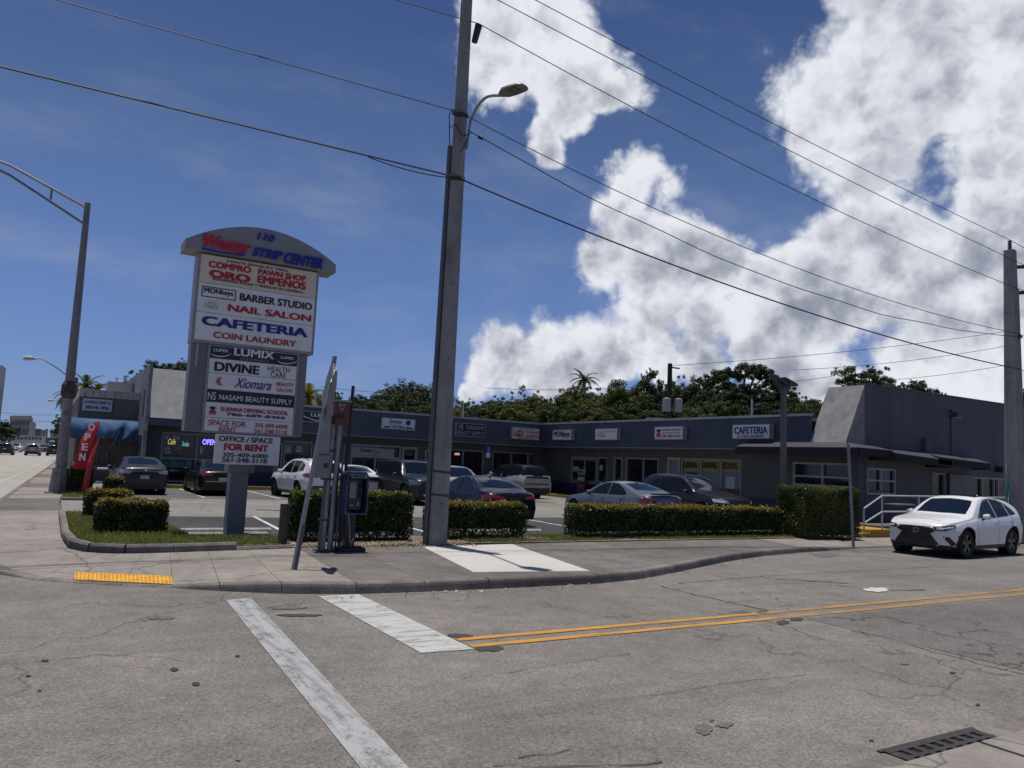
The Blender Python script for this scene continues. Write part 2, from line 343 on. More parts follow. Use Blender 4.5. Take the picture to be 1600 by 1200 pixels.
# ---------------------------------------------------------------- lettering
_tc = bpy.data.curves.new('letters', 'FONT')
_to = bpy.data.objects.new('letters', _tc)
def text_mb(body, bold=0.0, shear=0.0, space=1.0):
    _tc.body = body; _tc.offset = bold; _tc.shear = shear; _tc.space_character = space; _tc.size = 1.0; _tc.resolution_u = 3
    COL.objects.link(_to); dg = bpy.context.evaluated_depsgraph_get(); dg.update()
    me = bpy.data.meshes.new_from_object(_to.evaluated_get(dg)); COL.objects.unlink(_to)
    vs = [tuple(v.co) for v in me.vertices]; fs = [tuple(p.vertices) for p in me.polygons]; bpy.data.meshes.remove(me)
    return vs, fs
def text(body, P, lb, rt, m, parent, bold=0.02, shear=0.0, depth=0.0, name='lettering', proud=0.012, space=1.0):
    """lettering fitted between its left-bottom and right-top corner (u,z) on plane P=('Y'|'X', coord)"""
    vs, fs = text_mb(body, 0.0, shear, space)
    if bold > 0.004:       # weight: the same letters laid over each other with a small shift, each a hair prouder
        b = bold*0.95; v1, f1 = vs, fs; vs, fs, lay = [], [], []
        for k, (dx, dy) in enumerate(((-b, -b*.5), (b, b*.5), (-b, b*.5), (b, -b*.5))):
            o_ = len(vs); vs += [(v[0]+dx, v[1]+dy, 0) for v in v1]; fs += [tuple(i+o_ for i in f) for f in f1]; lay += [k*.0012]*len(v1)
    else: lay = [0.0]*len(vs)
    x0 = min(v[0] for v in vs); x1 = max(v[0] for v in vs); y0 = min(v[1] for v in vs); y1 = max(v[1] for v in vs)
    mb = MB(); out = []
    for v, ly_ in zip(vs, lay):
        u = lb[0]+(rt[0]-lb[0])*(v[0]-x0)/(x1-x0); z = lb[1]+(rt[1]-lb[1])*(v[1]-y0)/(y1-y0)
        out.append((u, P[1]-proud-ly_, z) if P[0] == 'Y' else (P[1]-proud-ly_, u, z))
    if depth:
        n = len(out); d = Vector((0, depth, 0)) if P[0] == 'Y' else Vector((depth, 0, 0))
        o2 = [tuple(Vector(p)+d-Vector((0, 0, 0))) for p in out]
        cnt = {}
        for f in fs:
            for i in range(len(f)):
                e = (f[i], f[(i+1) % len(f)]); cnt[tuple(sorted(e))] = cnt.get(tuple(sorted(e)), 0)+1
        side = []
        for f in fs:
            for i in range(len(f)):
                e = (f[i], f[(i+1) % len(f)])
                if cnt[tuple(sorted(e))] == 1: side.append((e[0], e[1], e[1]+n, e[0]+n))
        mb.add(out+o2, fs+side)
    else: mb.add(out, fs)
    o = obj(name, mb, m, parent, fixn=False); return o
def tpx(body, P, lbp, rtp, m, parent, **k):
    """same, corners read as directions that meet the plane"""
    f = (lambda q: onY(q[0], q[1], P[1])) if P[0] == 'Y' else (lambda q: onX(q[0], q[1], P[1]))
    a, b = f(lbp), f(rtp); i = 0 if P[0] == 'Y' else 1
    return text(body, P, (a[i], a.z), (b[i], b.z), m, parent, **k)
def panel(P, u0, u1, z0, z1, t, m, name, parent, bevel=0.0):
    mb = MB()
    if P[0] == 'Y': mb.box((u0, P[1]-t, z0), (u1, P[1], z1))
    else: mb.box((P[1]-t, u0, z0), (P[1], u1, z1))
    return obj(name, mb, m, parent, bevel=bevel)
# ================================================================ GROUND
sobj('ground', MB().sheet([(-1500, -600), (2500, -600), (2500, 3000), (-1500, 3000)], -0.03), GRND)
sobj('cross_street', MB().sheet([(-60, -12), (260, -12), (260, 16.5), (-60, 16.5)], 0.0), ROAD, 'grey worn asphalt street in the foreground')
def sx(Y, off=0.0): return -1.08+0.036*(Y-29.5)+off
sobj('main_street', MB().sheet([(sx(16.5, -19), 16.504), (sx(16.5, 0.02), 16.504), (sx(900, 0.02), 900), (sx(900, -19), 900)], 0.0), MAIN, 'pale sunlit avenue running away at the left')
# lighter coarse resurfaced part of the street at the right, its edge a cut seam
sobj('road_patch', MB().sheet([(9.3, 3.9), (40, 3.2), (40, 7.35), (20, 7.4), (9.35, 7.3)], 0.004), PATCH)
def crack_strip(pts, wd, m, name, z=0.008):
    mb = MB()
    rr = random.Random(len(pts)*7+int(pts[0][0]*10))
    P = []
    for a, b in zip(pts[:-1], pts[1:]):
        n = max(2, int(math.hypot(b[0]-a[0], b[1]-a[1])/0.12))
        for i in range(n): t = i/n; P.append((a[0]+(b[0]-a[0])*t+rr.gauss(0, .018), a[1]+(b[1]-a[1])*t+rr.gauss(0, .018)))
    P.append(pts[-1]); vs = []
    for i, p in enumerate(P):
        q = P[min(i+1, len(P)-1)]; o = P[max(0, i-1)]; d = Vector((q[0]-o[0], q[1]-o[1])).normalized(); h = wd*(0.35+rr.random()*0.9)/2
        vs += [(p[0]-d.y*h, p[1]+d.x*h, z), (p[0]+d.y*h, p[1]-d.x*h, z)]
    mb.add(vs, [(2*i, 2*i+1, 2*i+3, 2*i+2) for i in range(len(P)-1)])
    return sobj(name, mb, m, fixn=False)
TAR = mat('crack_tar', (0.035, 0.033, 0.031), 0.85)
for pts, wd in ([(gp(1330, 986), gp(1435, 1012), gp(1530, 1038), gp(1600, 1054)), .022], [(gp(1040, 1195), gp(880, 1197), gp(770, 1198)), .012],
                [(gp(1600, 1042), gp(1560, 1048)), .01], [(gp(1210, 905), gp(1325, 912)), .05], [(gp(1308, 915), gp(1350, 921)), .04], [(gp(1392, 923), gp(1446, 922)), .05],
                [(gp(1030, 916), gp(1090, 930), gp(1200, 955)), .03], [(gp(805, 1187), gp(890, 1172)), .016], [(gp(720, 1062), gp(860, 1040), gp(985, 1022)), .008],
                [(gp(1000, 1090), gp(1160, 1065), gp(1260, 1055)), .008], [(gp(1060, 912), gp(1200, 900), gp(1480, 885)), .02], [(gp(1290, 1000), gp(1180, 965)), .012]):
    crack_strip([(p.x, p.y) for p in pts], wd, TAR, 'tar_seam')
def blot(x, y, rx, ry, name='oil_stain', m=TAR, z=0.008, seed=0):
    rr = random.Random(seed); c = gp(x, y); e = gp(x+rx, y); f = gp(x, y-ry); a = Vector((e.x-c.x, e.y-c.y)); b = Vector((f.x-c.x, f.y-c.y)); n = 22
    sobj(name, MB().sheet([(c.x+a.x*math.cos(2*PI*i/n)*k+b.x*math.sin(2*PI*i/n)*k, c.y+a.y*math.cos(2*PI*i/n)*k+b.y*math.sin(2*PI*i/n)*k) for i in range(n) for k in [0.75+0.45*rr.random()]], z), m)
STAIN = mat('stain_dark', (0.115, 0.108, 0.10), 0.85, var=.3, vscale=9); SKID = mat('skid_black', (0.045, 0.044, 0.042), 0.85)
for i, (x, y, rx, ry, m) in enumerate([(1100, 1140, 13, 8, STAIN), (1132, 1134, 14, 4, STAIN), (1112, 1126, 4, 2, STAIN), (1414, 1037, 7, 2.2, STAIN), (1290, 868, 22, 2.5, STAIN), (306, 1070, 6, 3, TAR), (272, 1047, 6, 3, TAR),
        (70, 1033, 7, 2, TAR), (371, 1026, 4, 2, TAR), (44, 1057, 4, 1.6, TAR), (62, 1080, 3, 1.5, TAR), (372, 1188, 5, 2, STAIN), (468, 962, 36, 2.2, SKID), (250, 966, 22, 2.5, STAIN), (450, 950, 30, 3, STAIN),
        (718, 994, 20, 3, SKID), (765, 1014, 24, 4, SKID), (1223, 973, 10, 3, SKID), (1245, 968, 11, 2.5, SKID), (1168, 959, 10, 1.6, SKID), (1190, 957, 8, 1.4, SKID), (1361, 1158, 4, 1.2, TAR), (1528, 1102, 4, 1.6, TAR), (1488, 1052, 5, 1.6, TAR)]):
    blot(x, y, rx, ry, m=m, seed=i)
# painted markings
WHT = paint_mat('road_paint_white', (0.55, 0.55, 0.52), 0.44, (1.0, 1.7, 1), .22, .92); WHT2 = paint_mat('road_paint_crosswalk', (0.46, 0.47, 0.465), 0.475, (1.9, .8, 1), .26, .82); YEL = paint_mat('road_paint_yellow', (0.60, 0.285, 0.022), 0.435, (.7, 2, 1), .2, .95)
YEL2 = paint_mat('road_paint_yellow_faded', (0.50, 0.26, 0.045), 0.475, (.7, 2, 1), .15, .85)
def stripn(a, b, w0, m, name, z=0.014, lab=None):
    a = Vector(a[:2]); b = Vector(b[:2]); d = (b-a).normalized(); n = Vector((-d.y, d.x))*w0/2
    return sobj(name, MB().sheet([a+n, b+n, b-n, a-n], z), m, lab)
sobj('crosswalk_line', MB().sheet([(2.24, 10.9), (2.58, 10.95), (1.995, 1.5), (1.735, 1.5)], 0.009), WHT2, 'long worn white crosswalk line leading to the ramp')
sobj('stop_bar', MB().sheet([(3.47, 10.82), (4.06, 10.82), (4.09, 7.38), (3.50, 7.42)], 0.009), WHT, 'broad worn white stop bar')
stripn((4.12, 7.82), (8.9, 7.78), .12, YEL, 'centre_line', 0.009); stripn((4.12, 7.50), (8.9, 7.46), .12, YEL, 'centre_line', 0.009)
stripn((8.9, 7.78), (60, 7.95), .12, YEL2, 'centre_line', 0.009); stripn((8.9, 7.46), (60, 7.62), .12, YEL2, 'centre_line', 0.009)
stripn((sx(17, -1.0), 17), (sx(400, -1.0), 400), .14, WHT, 'edge_line', 0.012)
for k in range(14):
    y = 40+k*12; stripn((sx(y, -4.6), y), (sx(y+3, -4.6), y+3), .13, WHT, 'lane_line', 0.012)
patch = obj('patch', MB(), WHT); bpy.data.objects.remove(patch)
blot(1370, 922, 20, 3.4, 'concrete_patch', CONCN, 0.012, 3)

# ---- pavement round the corner: slabs and kerb stones cut at the same stations
side = struct('sidewalk', 'concrete pavement round the corner and along both streets')
kerb = struct('kerb', 'weathered concrete kerb along the pavement')
ST = []
y = 29.5
ys = [19.4, 24.4, 29.5, 33, 36.5, 40, 43.5, 47, 51, 55, 60, 65, 70, 76, 82, 90, 100, 112, 126, 145, 170, 200, 240, 300]
for yy in reversed(ys): ST.append((sx(yy), yy, .15, max(.47, sx(yy)+1.65), yy))
ST += [(-1.30, 17.2, .15, .44, 17.0), (-0.98, 15.3, .12, .5, 15.75), (-.45, 13.95, .06, .72, 15.2), (0.02, 13.25, .022, .98, 14.98), (0.45, 12.86, .015, 1.22, 14.86), (1.10, 12.45, .015, 1.62, 14.84), (1.74, 12.08, .015, 2.05, 14.88),
       (2.3, 11.66, .09, 2.7, 14.96), (3.05, 11.2, .15, 3.4, 15.05), (4.05, 10.9, .15, 4.4, 15.2), (5.1, 10.8, .15, 5.4, 15.2), (6.18, 10.75, .15, 6.9, 15.2), (8.33, 10.72, .15, 9.35, 15.25),
       (9.5, 10.95, .15, 10.6, 15.3), (10.8, 11.45, .15, 12.0, 15.3), (12.2, 12.05, .15, 13.2, 15.3), (13.6, 12.62, .15, 14.4, 15.3), (15.2, 13.12, .14, 15.8, 15.3), (17.2, 13.55, .12, 17.6, 15.3), (19.2, 13.8, .07, 19.4, 15.3), (20.6, 13.92, .03, 20.6, 15.3),
       (24, 14.0, .03, 24, 15.3), (28, 14.0, .05, 28, 15.3), (33, 14.0, .12, 33, 15.3), (40, 14.0, .15, 40, 15.3), (60, 14.0, .15, 60, 15.3)]
def lerp(a, b, t): return tuple(p+(q-p)*t for p, q in zip(a, b))
for i in range(len(ST)-1):
    A, B = ST[i], ST[i+1]; L = math.hypot(B[0]-A[0], B[1]-A[1]); g = 0.0035/L
    Ao, Ai = Vector((A[0], A[1], A[2])), Vector((A[3], A[4], .15)); Bo, Bi = Vector((B[0], B[1], B[2])), Vector((B[3], B[4], .15))
    if A[0] >= 20.5 and A[1] < 15: Ai.z = Bi.z = .104
    a0 = Ao.lerp(Bo, g); b0 = Ao.lerp(Bo, 1-g); a1 = Ai.lerp(Bi, g); b1 = Ai.lerp(Bi, 1-g)
    ramp = A[2] < .1 or B[2] < .1
    kw = .2
    da = (a1-a0); db = (b1-b0); ka = a0+da*(kw/da.length); kb = b0+db*(kw/db.length)
    if da.length > 1: ka.z = a0.z; kb.z = b0.z
    mt = CONC if (A[0] < 4.0 or A[1] > 15) else CONCD
    if A[0] < .44 and A[1] > 28: mt = CONC if (i % 3) else CONCD
    if 13.0 < A[0] and A[1] < 15: mt = CONC if A[0] > 17 else CONCD
    dz = Vector((0, 0, -.14))
    if 6.1 < A[0] < 8.2 and A[1] < 14:       # the new slab is a clean pour inside the old one
        q = [Vector((6.30, 11.50, .152)), Vector((8.45, 11.12, .152)), Vector((9.30, 15.20, .152)), Vector((6.98, 15.0, .152))]
        obj('slab', MB().prism(q, dz), CONCN, side)['label'] = 'new white concrete slab'
        for poly in ([ka, kb, q[1], q[0]], [ka, q[0], q[3], a1], [kb, b1, q[2], q[1]], [q[3], q[2], b1, a1]):
            obj('slab', MB().prism([Vector((p.x, p.y, .147)) for p in poly], dz), CONCD, side)
    else:
        obj('slab', MB().prism([ka, kb, b1, a1], dz), mt, side)
    # kerb stone with a rounded nose
    n = 1 if L < 3 else (2 if L < 7 else 1)
    for k in range(n):
        s0, s1 = (k+.004)/n, (k+1-.004)/n
        c0, c1, e0, e1 = a0.lerp(b0, s0), a0.lerp(b0, s1), ka.lerp(kb, s0), ka.lerp(kb, s1)
        out0 = (c0-e0); out0.z = 0; out0.normalize()
        rows = []
        for (off, zz) in ((0, -.10), (.015, .0), (0.0, .62), (-.012, .86), (-.04, 1.0), (-.196, 1.0), (-.196, -.10)):
            rows.append([Vector((c.x, c.y, 0))+out0*off+Vector((0, 0, (max(c.z, .012)+.003)*zz if zz > 0 else zz)) for c in (c0, c1)])
        mb = MB(); m2 = len(rows); mb.add([r[0] for r in rows]+[r[1] for r in rows], [(j, j+1, j+1+m2, j+m2) for j in range(m2-1)]+[tuple(range(m2)), tuple(range(2*m2-1, m2-1, -1))])
        obj('kerb_stone', mb, CURB, kerb)
# tactile paving with raised domes
def rampz(p):
    a_, b_ = Vector((.02, 13.25)), Vector((1.74, 12.08)); n_ = Vector((-(b_-a_).y, (b_-a_).x)).normalized(); d_ = (Vector((p.x, p.y))-a_).dot(n_); return .015+.135*max(0, d_)/2.15
tp = []
for q_ in ((117, 893), (268, 900), (270, 912.5), (116, 905)):
    z_ = .04
    for _ in range(8): z_ = rampz(gp(*q_, z_))+.012
    tp.append(gp(*q_, z_))
u = tp[1]-tp[0]; v = tp[3]-tp[0]
c4 = tp
tact = tag(thing('tactile_paving', 'yellow tactile warning pad set in the corner ramp', 'tactile pad', (tp[0].x, tp[0].y, 0)), 'yellow tactile warning pad set in the corner ramp', 'tactile pad')
TY = mat('tactile_yellow', (0.70, 0.36, 0.035), 0.7, var=.18, vscale=9, dirt=(.22, .13, .05), dscale=4, damt=.6)
obj('pad', MB().prism(c4, (0, 0, -.05)), TY, tact)
mb = MB()
for i in range(24):
    for j in range(8):
        p = tp[0].lerp(tp[1], (i+.5)/24).lerp(tp[3].lerp(tp[2], (i+.5)/24), (j+.5)/8); z = p.z
        mb.cyl((p.x, p.y, z-.002), (p.x, p.y, z+.008), .017, .011, 8)
obj('dome', mb, TY, tact, stuff=True)
# gutter, near kerb and storm drain at the camera's side of the street
sobj('gutter', MB().sheet([(4.85, 3.56), (5.46, 3.56), (5.46, 3.0), (4.85, 3.0)], 0.006), CURB)
sobj('gutter', MB().sheet([(6.68, 3.58), (60, 3.75), (60, 3.0), (6.68, 3.0)], 0.006), CURB)
near = struct('near_sidewalk', 'pale pavement corner at the camera side')
for x0, x1 in ((3.2, 4.6), (4.61, 6.1), (6.11, 7.6), (7.61, 9.1), (9.11, 12), (12.01, 18), (18.01, 40)):
    obj('slab', MB().box((x0, 0.4, .0), (x1, 3.26, .10)), CONC, near, bevel=.02)
IRON = mat('cast_iron', (0.055, 0.046, 0.044), 0.55, metal=.5, var=.25, vscale=12, bump=.4, bscale=60)
gr = thing('storm_drain', 'cast iron storm drain grate in the gutter at bottom right', 'drain grate', (6.07, 3.43, 0))
x0, x1, y0, y1 = 5.47, 6.67, 3.28, 3.585
mb = MB(); nx = 8; bw = .038
mb.box((x0, y0, -.02), (x1, y0+.045, .014)); mb.box((x0, y1-.045, -.02), (x1, y1, .014)); mb.box((x0, (y0+y1)/2-.02, -.02), (x1, (y0+y1)/2+.02, .013))
for i in range(nx+1):
    c = x0+(x1-x0-.09)*i/nx+.045; w0 = .03 if 0 < i < nx else .045
    mb.box((c-w0, y0+.001, -.02), (c+w0, y1-.001, .012))
obj('grate', mb, IRON, gr); obj('pit', MB().box((x0+.01, y0+.01, .0005), (x1-.01, y1-.01, .003)), mat('pit_black', (.004, .004, .004), .9), gr)
obj('rim', MB().box((x0-.03, y1, -.02), (x1+.03, y1+.035, .012)), IRON, gr)

# ---- car park
sobj('car_park', MB().sheet([(.46, 15.32), (60, 15.32), (60, 45), (3.0, 45), (1.15, 43.1), (.6, 30)], .10), LOT, 'worn asphalt car park in front of the shops')
sobj('sealed_asphalt', MB().sheet([(2.4, 16.9), (19.6, 16.9), (19.6, 22.9), (12, 23.2), (6, 22.8), (2.5, 23.3)], .104), SEAL)
sobj('sealed_asphalt', MB().sheet([(1.6, 31.2), (22, 31.6), (22, 38.6), (1.6, 38.6)], .104), ground_mat('asphalt_sealed_old', (0.10, 0.097, 0.092), (0.14, 0.135, 0.128), speck=.2, sscale=60, stain=.3))
LW = paint_mat('stall_paint', (0.66, 0.66, 0.64), 0.40)
for x in (2.0, 5.45, 8.35, 11.3, 14.2, 17.1, 20.0): stripn((x, 31.8), (x, 38.4), .11, LW, 'stall_line', .110)
for x0, x1 in ((5.0, 5.35), (8.6, 8.9), (11.2, 11.5), (13.9, 14.2), (16.5, 16.8), (19.2, 19.4)): stripn((x0, 18.0), (x1, 23.2), .11, LW, 'stall_line', .110)
stripn((3.3, 29.4), (5.4, 28.7), .1, LW, 'stall_line', .110)
for y in (20.5, 23.2, 26.0, 28.8, 31.5): stripn((21.6, y), (26.0, y), .11, LW, 'stall_line', .110)
stripn((6.0, 25.75), (7.0, 25.4), .16, SKID, 'tar_seam', .112)
def wheel_stop(x0, x1, y, lab, wear=None):
    mb = MB(); s = .09
    prof = [(-.09, 0), (-.075, .07), (-.05, .1), (.05, .1), (.075, .07), (.09, 0)]
    vs = [(x0, y+p, .1+q) for p, q in prof]+[(x0+.02, y+p*.9, .1+q) for p, q in prof][:0]+[(x1, y+p, .1+q) for p, q in prof]
    n = len(prof); mb.add(vs, [(i, (i+1) % n, n+(i+1) % n, n+i) for i in range(n)]+[tuple(range(n)), tuple(range(2*n-1, n-1, -1))])
    o = obj('wheel_stop', mb, mat('stop_concrete', (0.42, 0.41, 0.39), .85, var=.2, vscale=8, bump=.3), bevel=.008); tag(o, lab, 'wheel stop', 'concrete wheel stops in the front parking row')
wheel_stop(2.7, 4.75, 18.75, 'pale concrete wheel stop behind the tall shop sign post')
wheel_stop(9.6, 11.9, 18.0, 'concrete wheel stop under the tail of the navy saloon')
wheel_stop(12.9, 13.6, 17.6, 'short broken wheel stop piece left of the long hedge')
# ---- planting strips
GP = [(95, 836), (98, 822), (110, 808)]
isl = [(.52, 22.9), (.50, 17.6), (.60, 16.0), (.85, 15.28), (1.35, 14.98), (2.1, 14.98), (3.2, 15.12), (4.3, 15.35)]
ik = struct('island_kerb', 'low rounded kerb round the grassy corner')
for a, b in zip(isl[:-1], isl[1:]):
    n = max(1, int(math.hypot(b[0]-a[0], b[1]-a[1])/2.0))
    for k in range(n):
        p = Vector((a[0]+(b[0]-a[0])*k/n, a[1]+(b[1]-a[1])*k/n, 0)); q = Vector((a[0]+(b[0]-a[0])*(k+1)/n, a[1]+(b[1]-a[1])*(k+1)/n, 0)); d = (q-p).normalized(); nn = Vector((-d.y, d.x, 0))
        hh = .29 if p.x < 3.2 else .2
        vs = []
        for r0 in (p, q): vs += [r0-nn*.08+Vector((0, 0, .10)), r0-nn*.08+Vector((0, 0, hh-.04)), r0-nn*.05+Vector((0, 0, hh)), r0+nn*.05+Vector((0, 0, hh)), r0+nn*.08+Vector((0, 0, .10))]
        obj('kerb_stone', MB().add(vs, [(i, i+1, i+6, i+5) for i in range(4)]+[(0, 1, 2, 3, 4), (9, 8, 7, 6, 5)]), CURB, ik)
SOILP = [(.58, 22.9), (.56, 17.6), (.68, 16.05), (.9, 15.36), (1.38, 15.06), (2.1, 15.06), (3.2, 15.2), (4.3, 15.42), (4.3, 16.6), (2.7, 16.9), (2.6, 19.0), (2.1, 19.6), (2.0, 22.9)]
sobj('planting_soil', MB().sheet(SOILP, .205), DIRT)
sobj('planting_soil', MB().prism([(4.31, 15.36, .17), (20.6, 15.36, .17), (20.9, 16.9, .17), (4.31, 16.9, .17)], (0, 0, -.1)), DIRT)
sobj('planting_soil', MB().prism([(.62, 29.5, .17), (2.0, 29.5, .17), (2.0, 34.5, .17), (.62, 34.5, .17)], (0, 0, -.1)), DIRT)
sobj('sign_footing', MB().prism([(2.75, 16.95, .16), (4.35, 16.75, .16), (4.55, 18.35, .16), (2.8, 18.35, .16)], (0, 0, -.08)), CONC)
def inpoly(x, y, P):
    c = False; j = len(P)-1
    for i in range(len(P)):
        if (P[i][1] > y) != (P[j][1] > y) and x < (P[j][0]-P[i][0])*(y-P[i][1])/(P[j][1]-P[i][1])+P[i][0]: c = not c
        j = i
    return c
def grass(P, z, n, hmin, hmax, m, name='grass', keep=None, seed=1):
    rr = random.Random(seed); xs = [p[0] for p in P]; ys_ = [p[1] for p in P]; mb = MB(); k = 0
    while k < n:
        x = rr.uniform(min(xs), max(xs)); y = rr.uniform(min(ys_), max(ys_))
        if not inpoly(x, y, P) or (keep and not keep(x, y, rr)): k += .2; continue
        k += 1; h = rr.uniform(hmin, hmax)*(1.7 if rr.random() < .06 else 1); a = rr.uniform(0, PI); w0 = rr.uniform(.004, .009); lx, ly = rr.gauss(0, .45)*h, rr.gauss(0, .45)*h
        ca, sa = math.cos(a)*w0, math.sin(a)*w0
        mb.add([(x-ca, y-sa, z-.01), (x+ca, y+sa, z-.01), (x+ca*.6+lx*.4, y+sa*.6+ly*.4, z+h*.6), (x+lx, y+ly, z+h), (x-ca*.6+lx*.4, y-sa*.6+ly*.4, z+h*.6)], [(0, 1, 2, 4), (4, 2, 3)])
    o = obj(name, mb, m, fixn=False, stuff=True); return o
GRASS = leaf_mat('grass_blades', ((.09, .12, .03), (.15, .18, .05), (.27, .24, .10)), .3, 2.5, .6)
tag(grass(SOILP, .205, 26000, .03, .10, GRASS), 'patchy green and straw grass on the corner island', 'grass')
tag(grass([(8.3, 15.42), (20.5, 15.42), (20.8, 16.85), (8.3, 16.85)], .17, 26000, .02, .07, GRASS, keep=lambda x, y, r: math.sin(x*2.3)+math.sin(x*.9+y*4)+r.gauss(0, .8) > -1.1, seed=2), 'thin grass strip between the hedges and the pavement', 'grass')
tag(grass([(.65, 29.6), (1.95, 29.6), (1.95, 34.4), (.65, 34.4)], .17, 3000, .03, .10, GRASS, seed=3), 'grass patch at the foot of the red flags', 'grass')
# litter of dead leaves and pebbles
rr = random.Random(5); mb = MB()
for i in range(3600):
    if i < 2600: x = rr.uniform(4.3, 8.3); y = rr.gauss(15.5, .32)
    elif i < 3100: x = rr.uniform(2.8, 5.2); y = rr.uniform(15.1, 16.5)
    else: x = rr.uniform(3.2, 15.5); yk = 10.65 if x < 9 else 10.7+(x-9)*.37; y = yk-abs(rr.gauss(0, .08)); 
    z = (.175 if x > 4.3 and y > 15.36 else .156) if i < 3100 else .012
    if i >= 3100 and rr.random() < .6: continue
    s = rr.uniform(.008, .03); a = rr.uniform(0, 6.3); t = rr.uniform(-.5, .5)
    e = Vector((math.cos(a)*s, math.sin(a)*s, t*s)); f = Vector((-math.sin(a)*s*.6, math.cos(a)*s*.6, rr.uniform(-.3, .5)*s)); c = Vector((x, y, z+s*.5))
    mb.add([c-e, c-f, c+e, c+f], [(0, 1, 2, 3)])
tag(obj('leaf_litter', mb, leaf_mat('dead_leaves', ((.20, .11, .05), (.30, .22, .13), (.45, .40, .33)), .1, 8), fixn=False, stuff=True), 'brown dead leaves and pebbles along the hedge foot and kerb', 'leaf litter')

# ================================================================ THE SHOPPING STRIP
FASC = mat('fascia_paint', (0.052, 0.060, 0.086), .6, var=.12, vscale=.9, dirt=(.038, .042, .054), dscale=1.5, damt=.5, stretch=(1, 1, .3))
WALL = mat('wall_paint', (0.085, 0.085, 0.088), .75, var=.1, vscale=1.2, dirt=(.055, .052, .05), dscale=.9, damt=.5, bump=.25, bscale=30)
WBLU = mat('wall_blue', (0.022, 0.026, 0.062), .6, var=.15, vscale=2)
SWAL = mat('side_wall_stucco', (0.092, 0.094, 0.108), .8, var=.1, vscale=.5, dirt=(.05, .05, .06), dscale=.5, damt=.6, stretch=(1.6, 1.6, .22), bump=.4, bscale=45)
MANS = mat('mansard_stucco', (0.235, 0.232, 0.225), .85, var=.14, vscale=1.8, dirt=(.12, .118, .115), dscale=1.5, damt=.75, bump=.5, bscale=30)
MANW = mat('mansard_stucco_pale', (0.33, 0.33, 0.315), .85, var=.10, vscale=1.8, dirt=(.2, .195, .185), dscale=1.6, damt=.6, bump=.5, bscale=30)
COPE = mat('roof_coping', (0.34, 0.34, 0.34), .6, var=.15, vscale=2)
SOFF = mat('soffit', (0.10, 0.10, 0.10), .8)
FRAM = mat('window_frame', (0.26, 0.26, 0.26), .5, var=.1, vscale=3)
FRAW = mat('frame_white', (0.36, 0.36, 0.355), .5)
GLAS = mat('shop_glass', (0.012, 0.014, 0.016), .06, spec=.6, var=.5, vscale=1.5)
GLAB = mat('shop_glass_pale', (0.17, 0.19, 0.20), .12, spec=.5)
DOOR = mat('door_pale', (0.30, 0.30, 0.28), .6); YK = mat('kerb_yellow', (0.33, 0.23, 0.03), .8, var=.25, vscale=3, dirt=(.1, .09, .06), damt=.7, dscale=3)
ROOF = mat('roof_felt', (0.24, 0.23, 0.22), .9, var=.2, vscale=.7)
bld = thing('shopping_strip', 'long low grey L-shaped row of shops behind the car park', 'building', (20, 40, .1))
def B(name, a, b, m, **k): return obj(name, MB().box(a, b), m, bld, **k)
B('roof', (6.6, 40.12, 4.2), (42, 56, 4.34), ROOF); B('roof', (26.42, 20.36, 4.2), (42, 40.1, 4.34), ROOF)
# fascia boards in lengths, with joints
def fascia_run(axis, a, b, step):
    n = int(round((b-a)/step))
    for i in range(n):
        p, q = a+(b-a)*i/n+.003, a+(b-a)*(i+1)/n-.003
        if axis == 'Y': B('fascia_board', (p, 39.9, 3.06), (q, 40.1, 4.40), FASC); 
        else: B('fascia_board', (26.2, p, 3.06), (26.4, q, 4.40), FASC)
fascia_run('Y', 6.62, 26.2, 2.45); fascia_run('X', 20.36, 39.9, 2.44)
B('coping', (6.6, 39.84, 4.402), (26.15, 40.14, 4.50), COPE); B('coping', (26.14, 20.34, 4.404), (26.44, 39.84, 4.502), COPE)
B('drip_edge', (6.62, 39.885, 3.03), (26.18, 39.93, 3.058), FRAM); B('drip_edge', (26.185, 20.38, 3.03), (26.23, 39.88, 3.058), FRAM)
B('soffit', (6.6, 39.94, 3.0), (27.4, 41.2, 3.05), SOFF); B('soffit', (26.24, 20.36, 3.0), (27.4, 39.94, 3.05), SOFF)
B('walkway', (4.0, 38.98, .1), (27.4, 41.2, .25), CONCD); B('walkway', (26.0, 24, .1), (27.4, 38.97, .25), CONCD)
B('walkway_kerb', (4.0, 38.8, .1), (26.0, 38.975, .26), YK); B('walkway_kerb', (25.82, 23.98, .1), (25.995, 38.79, .26), YK)
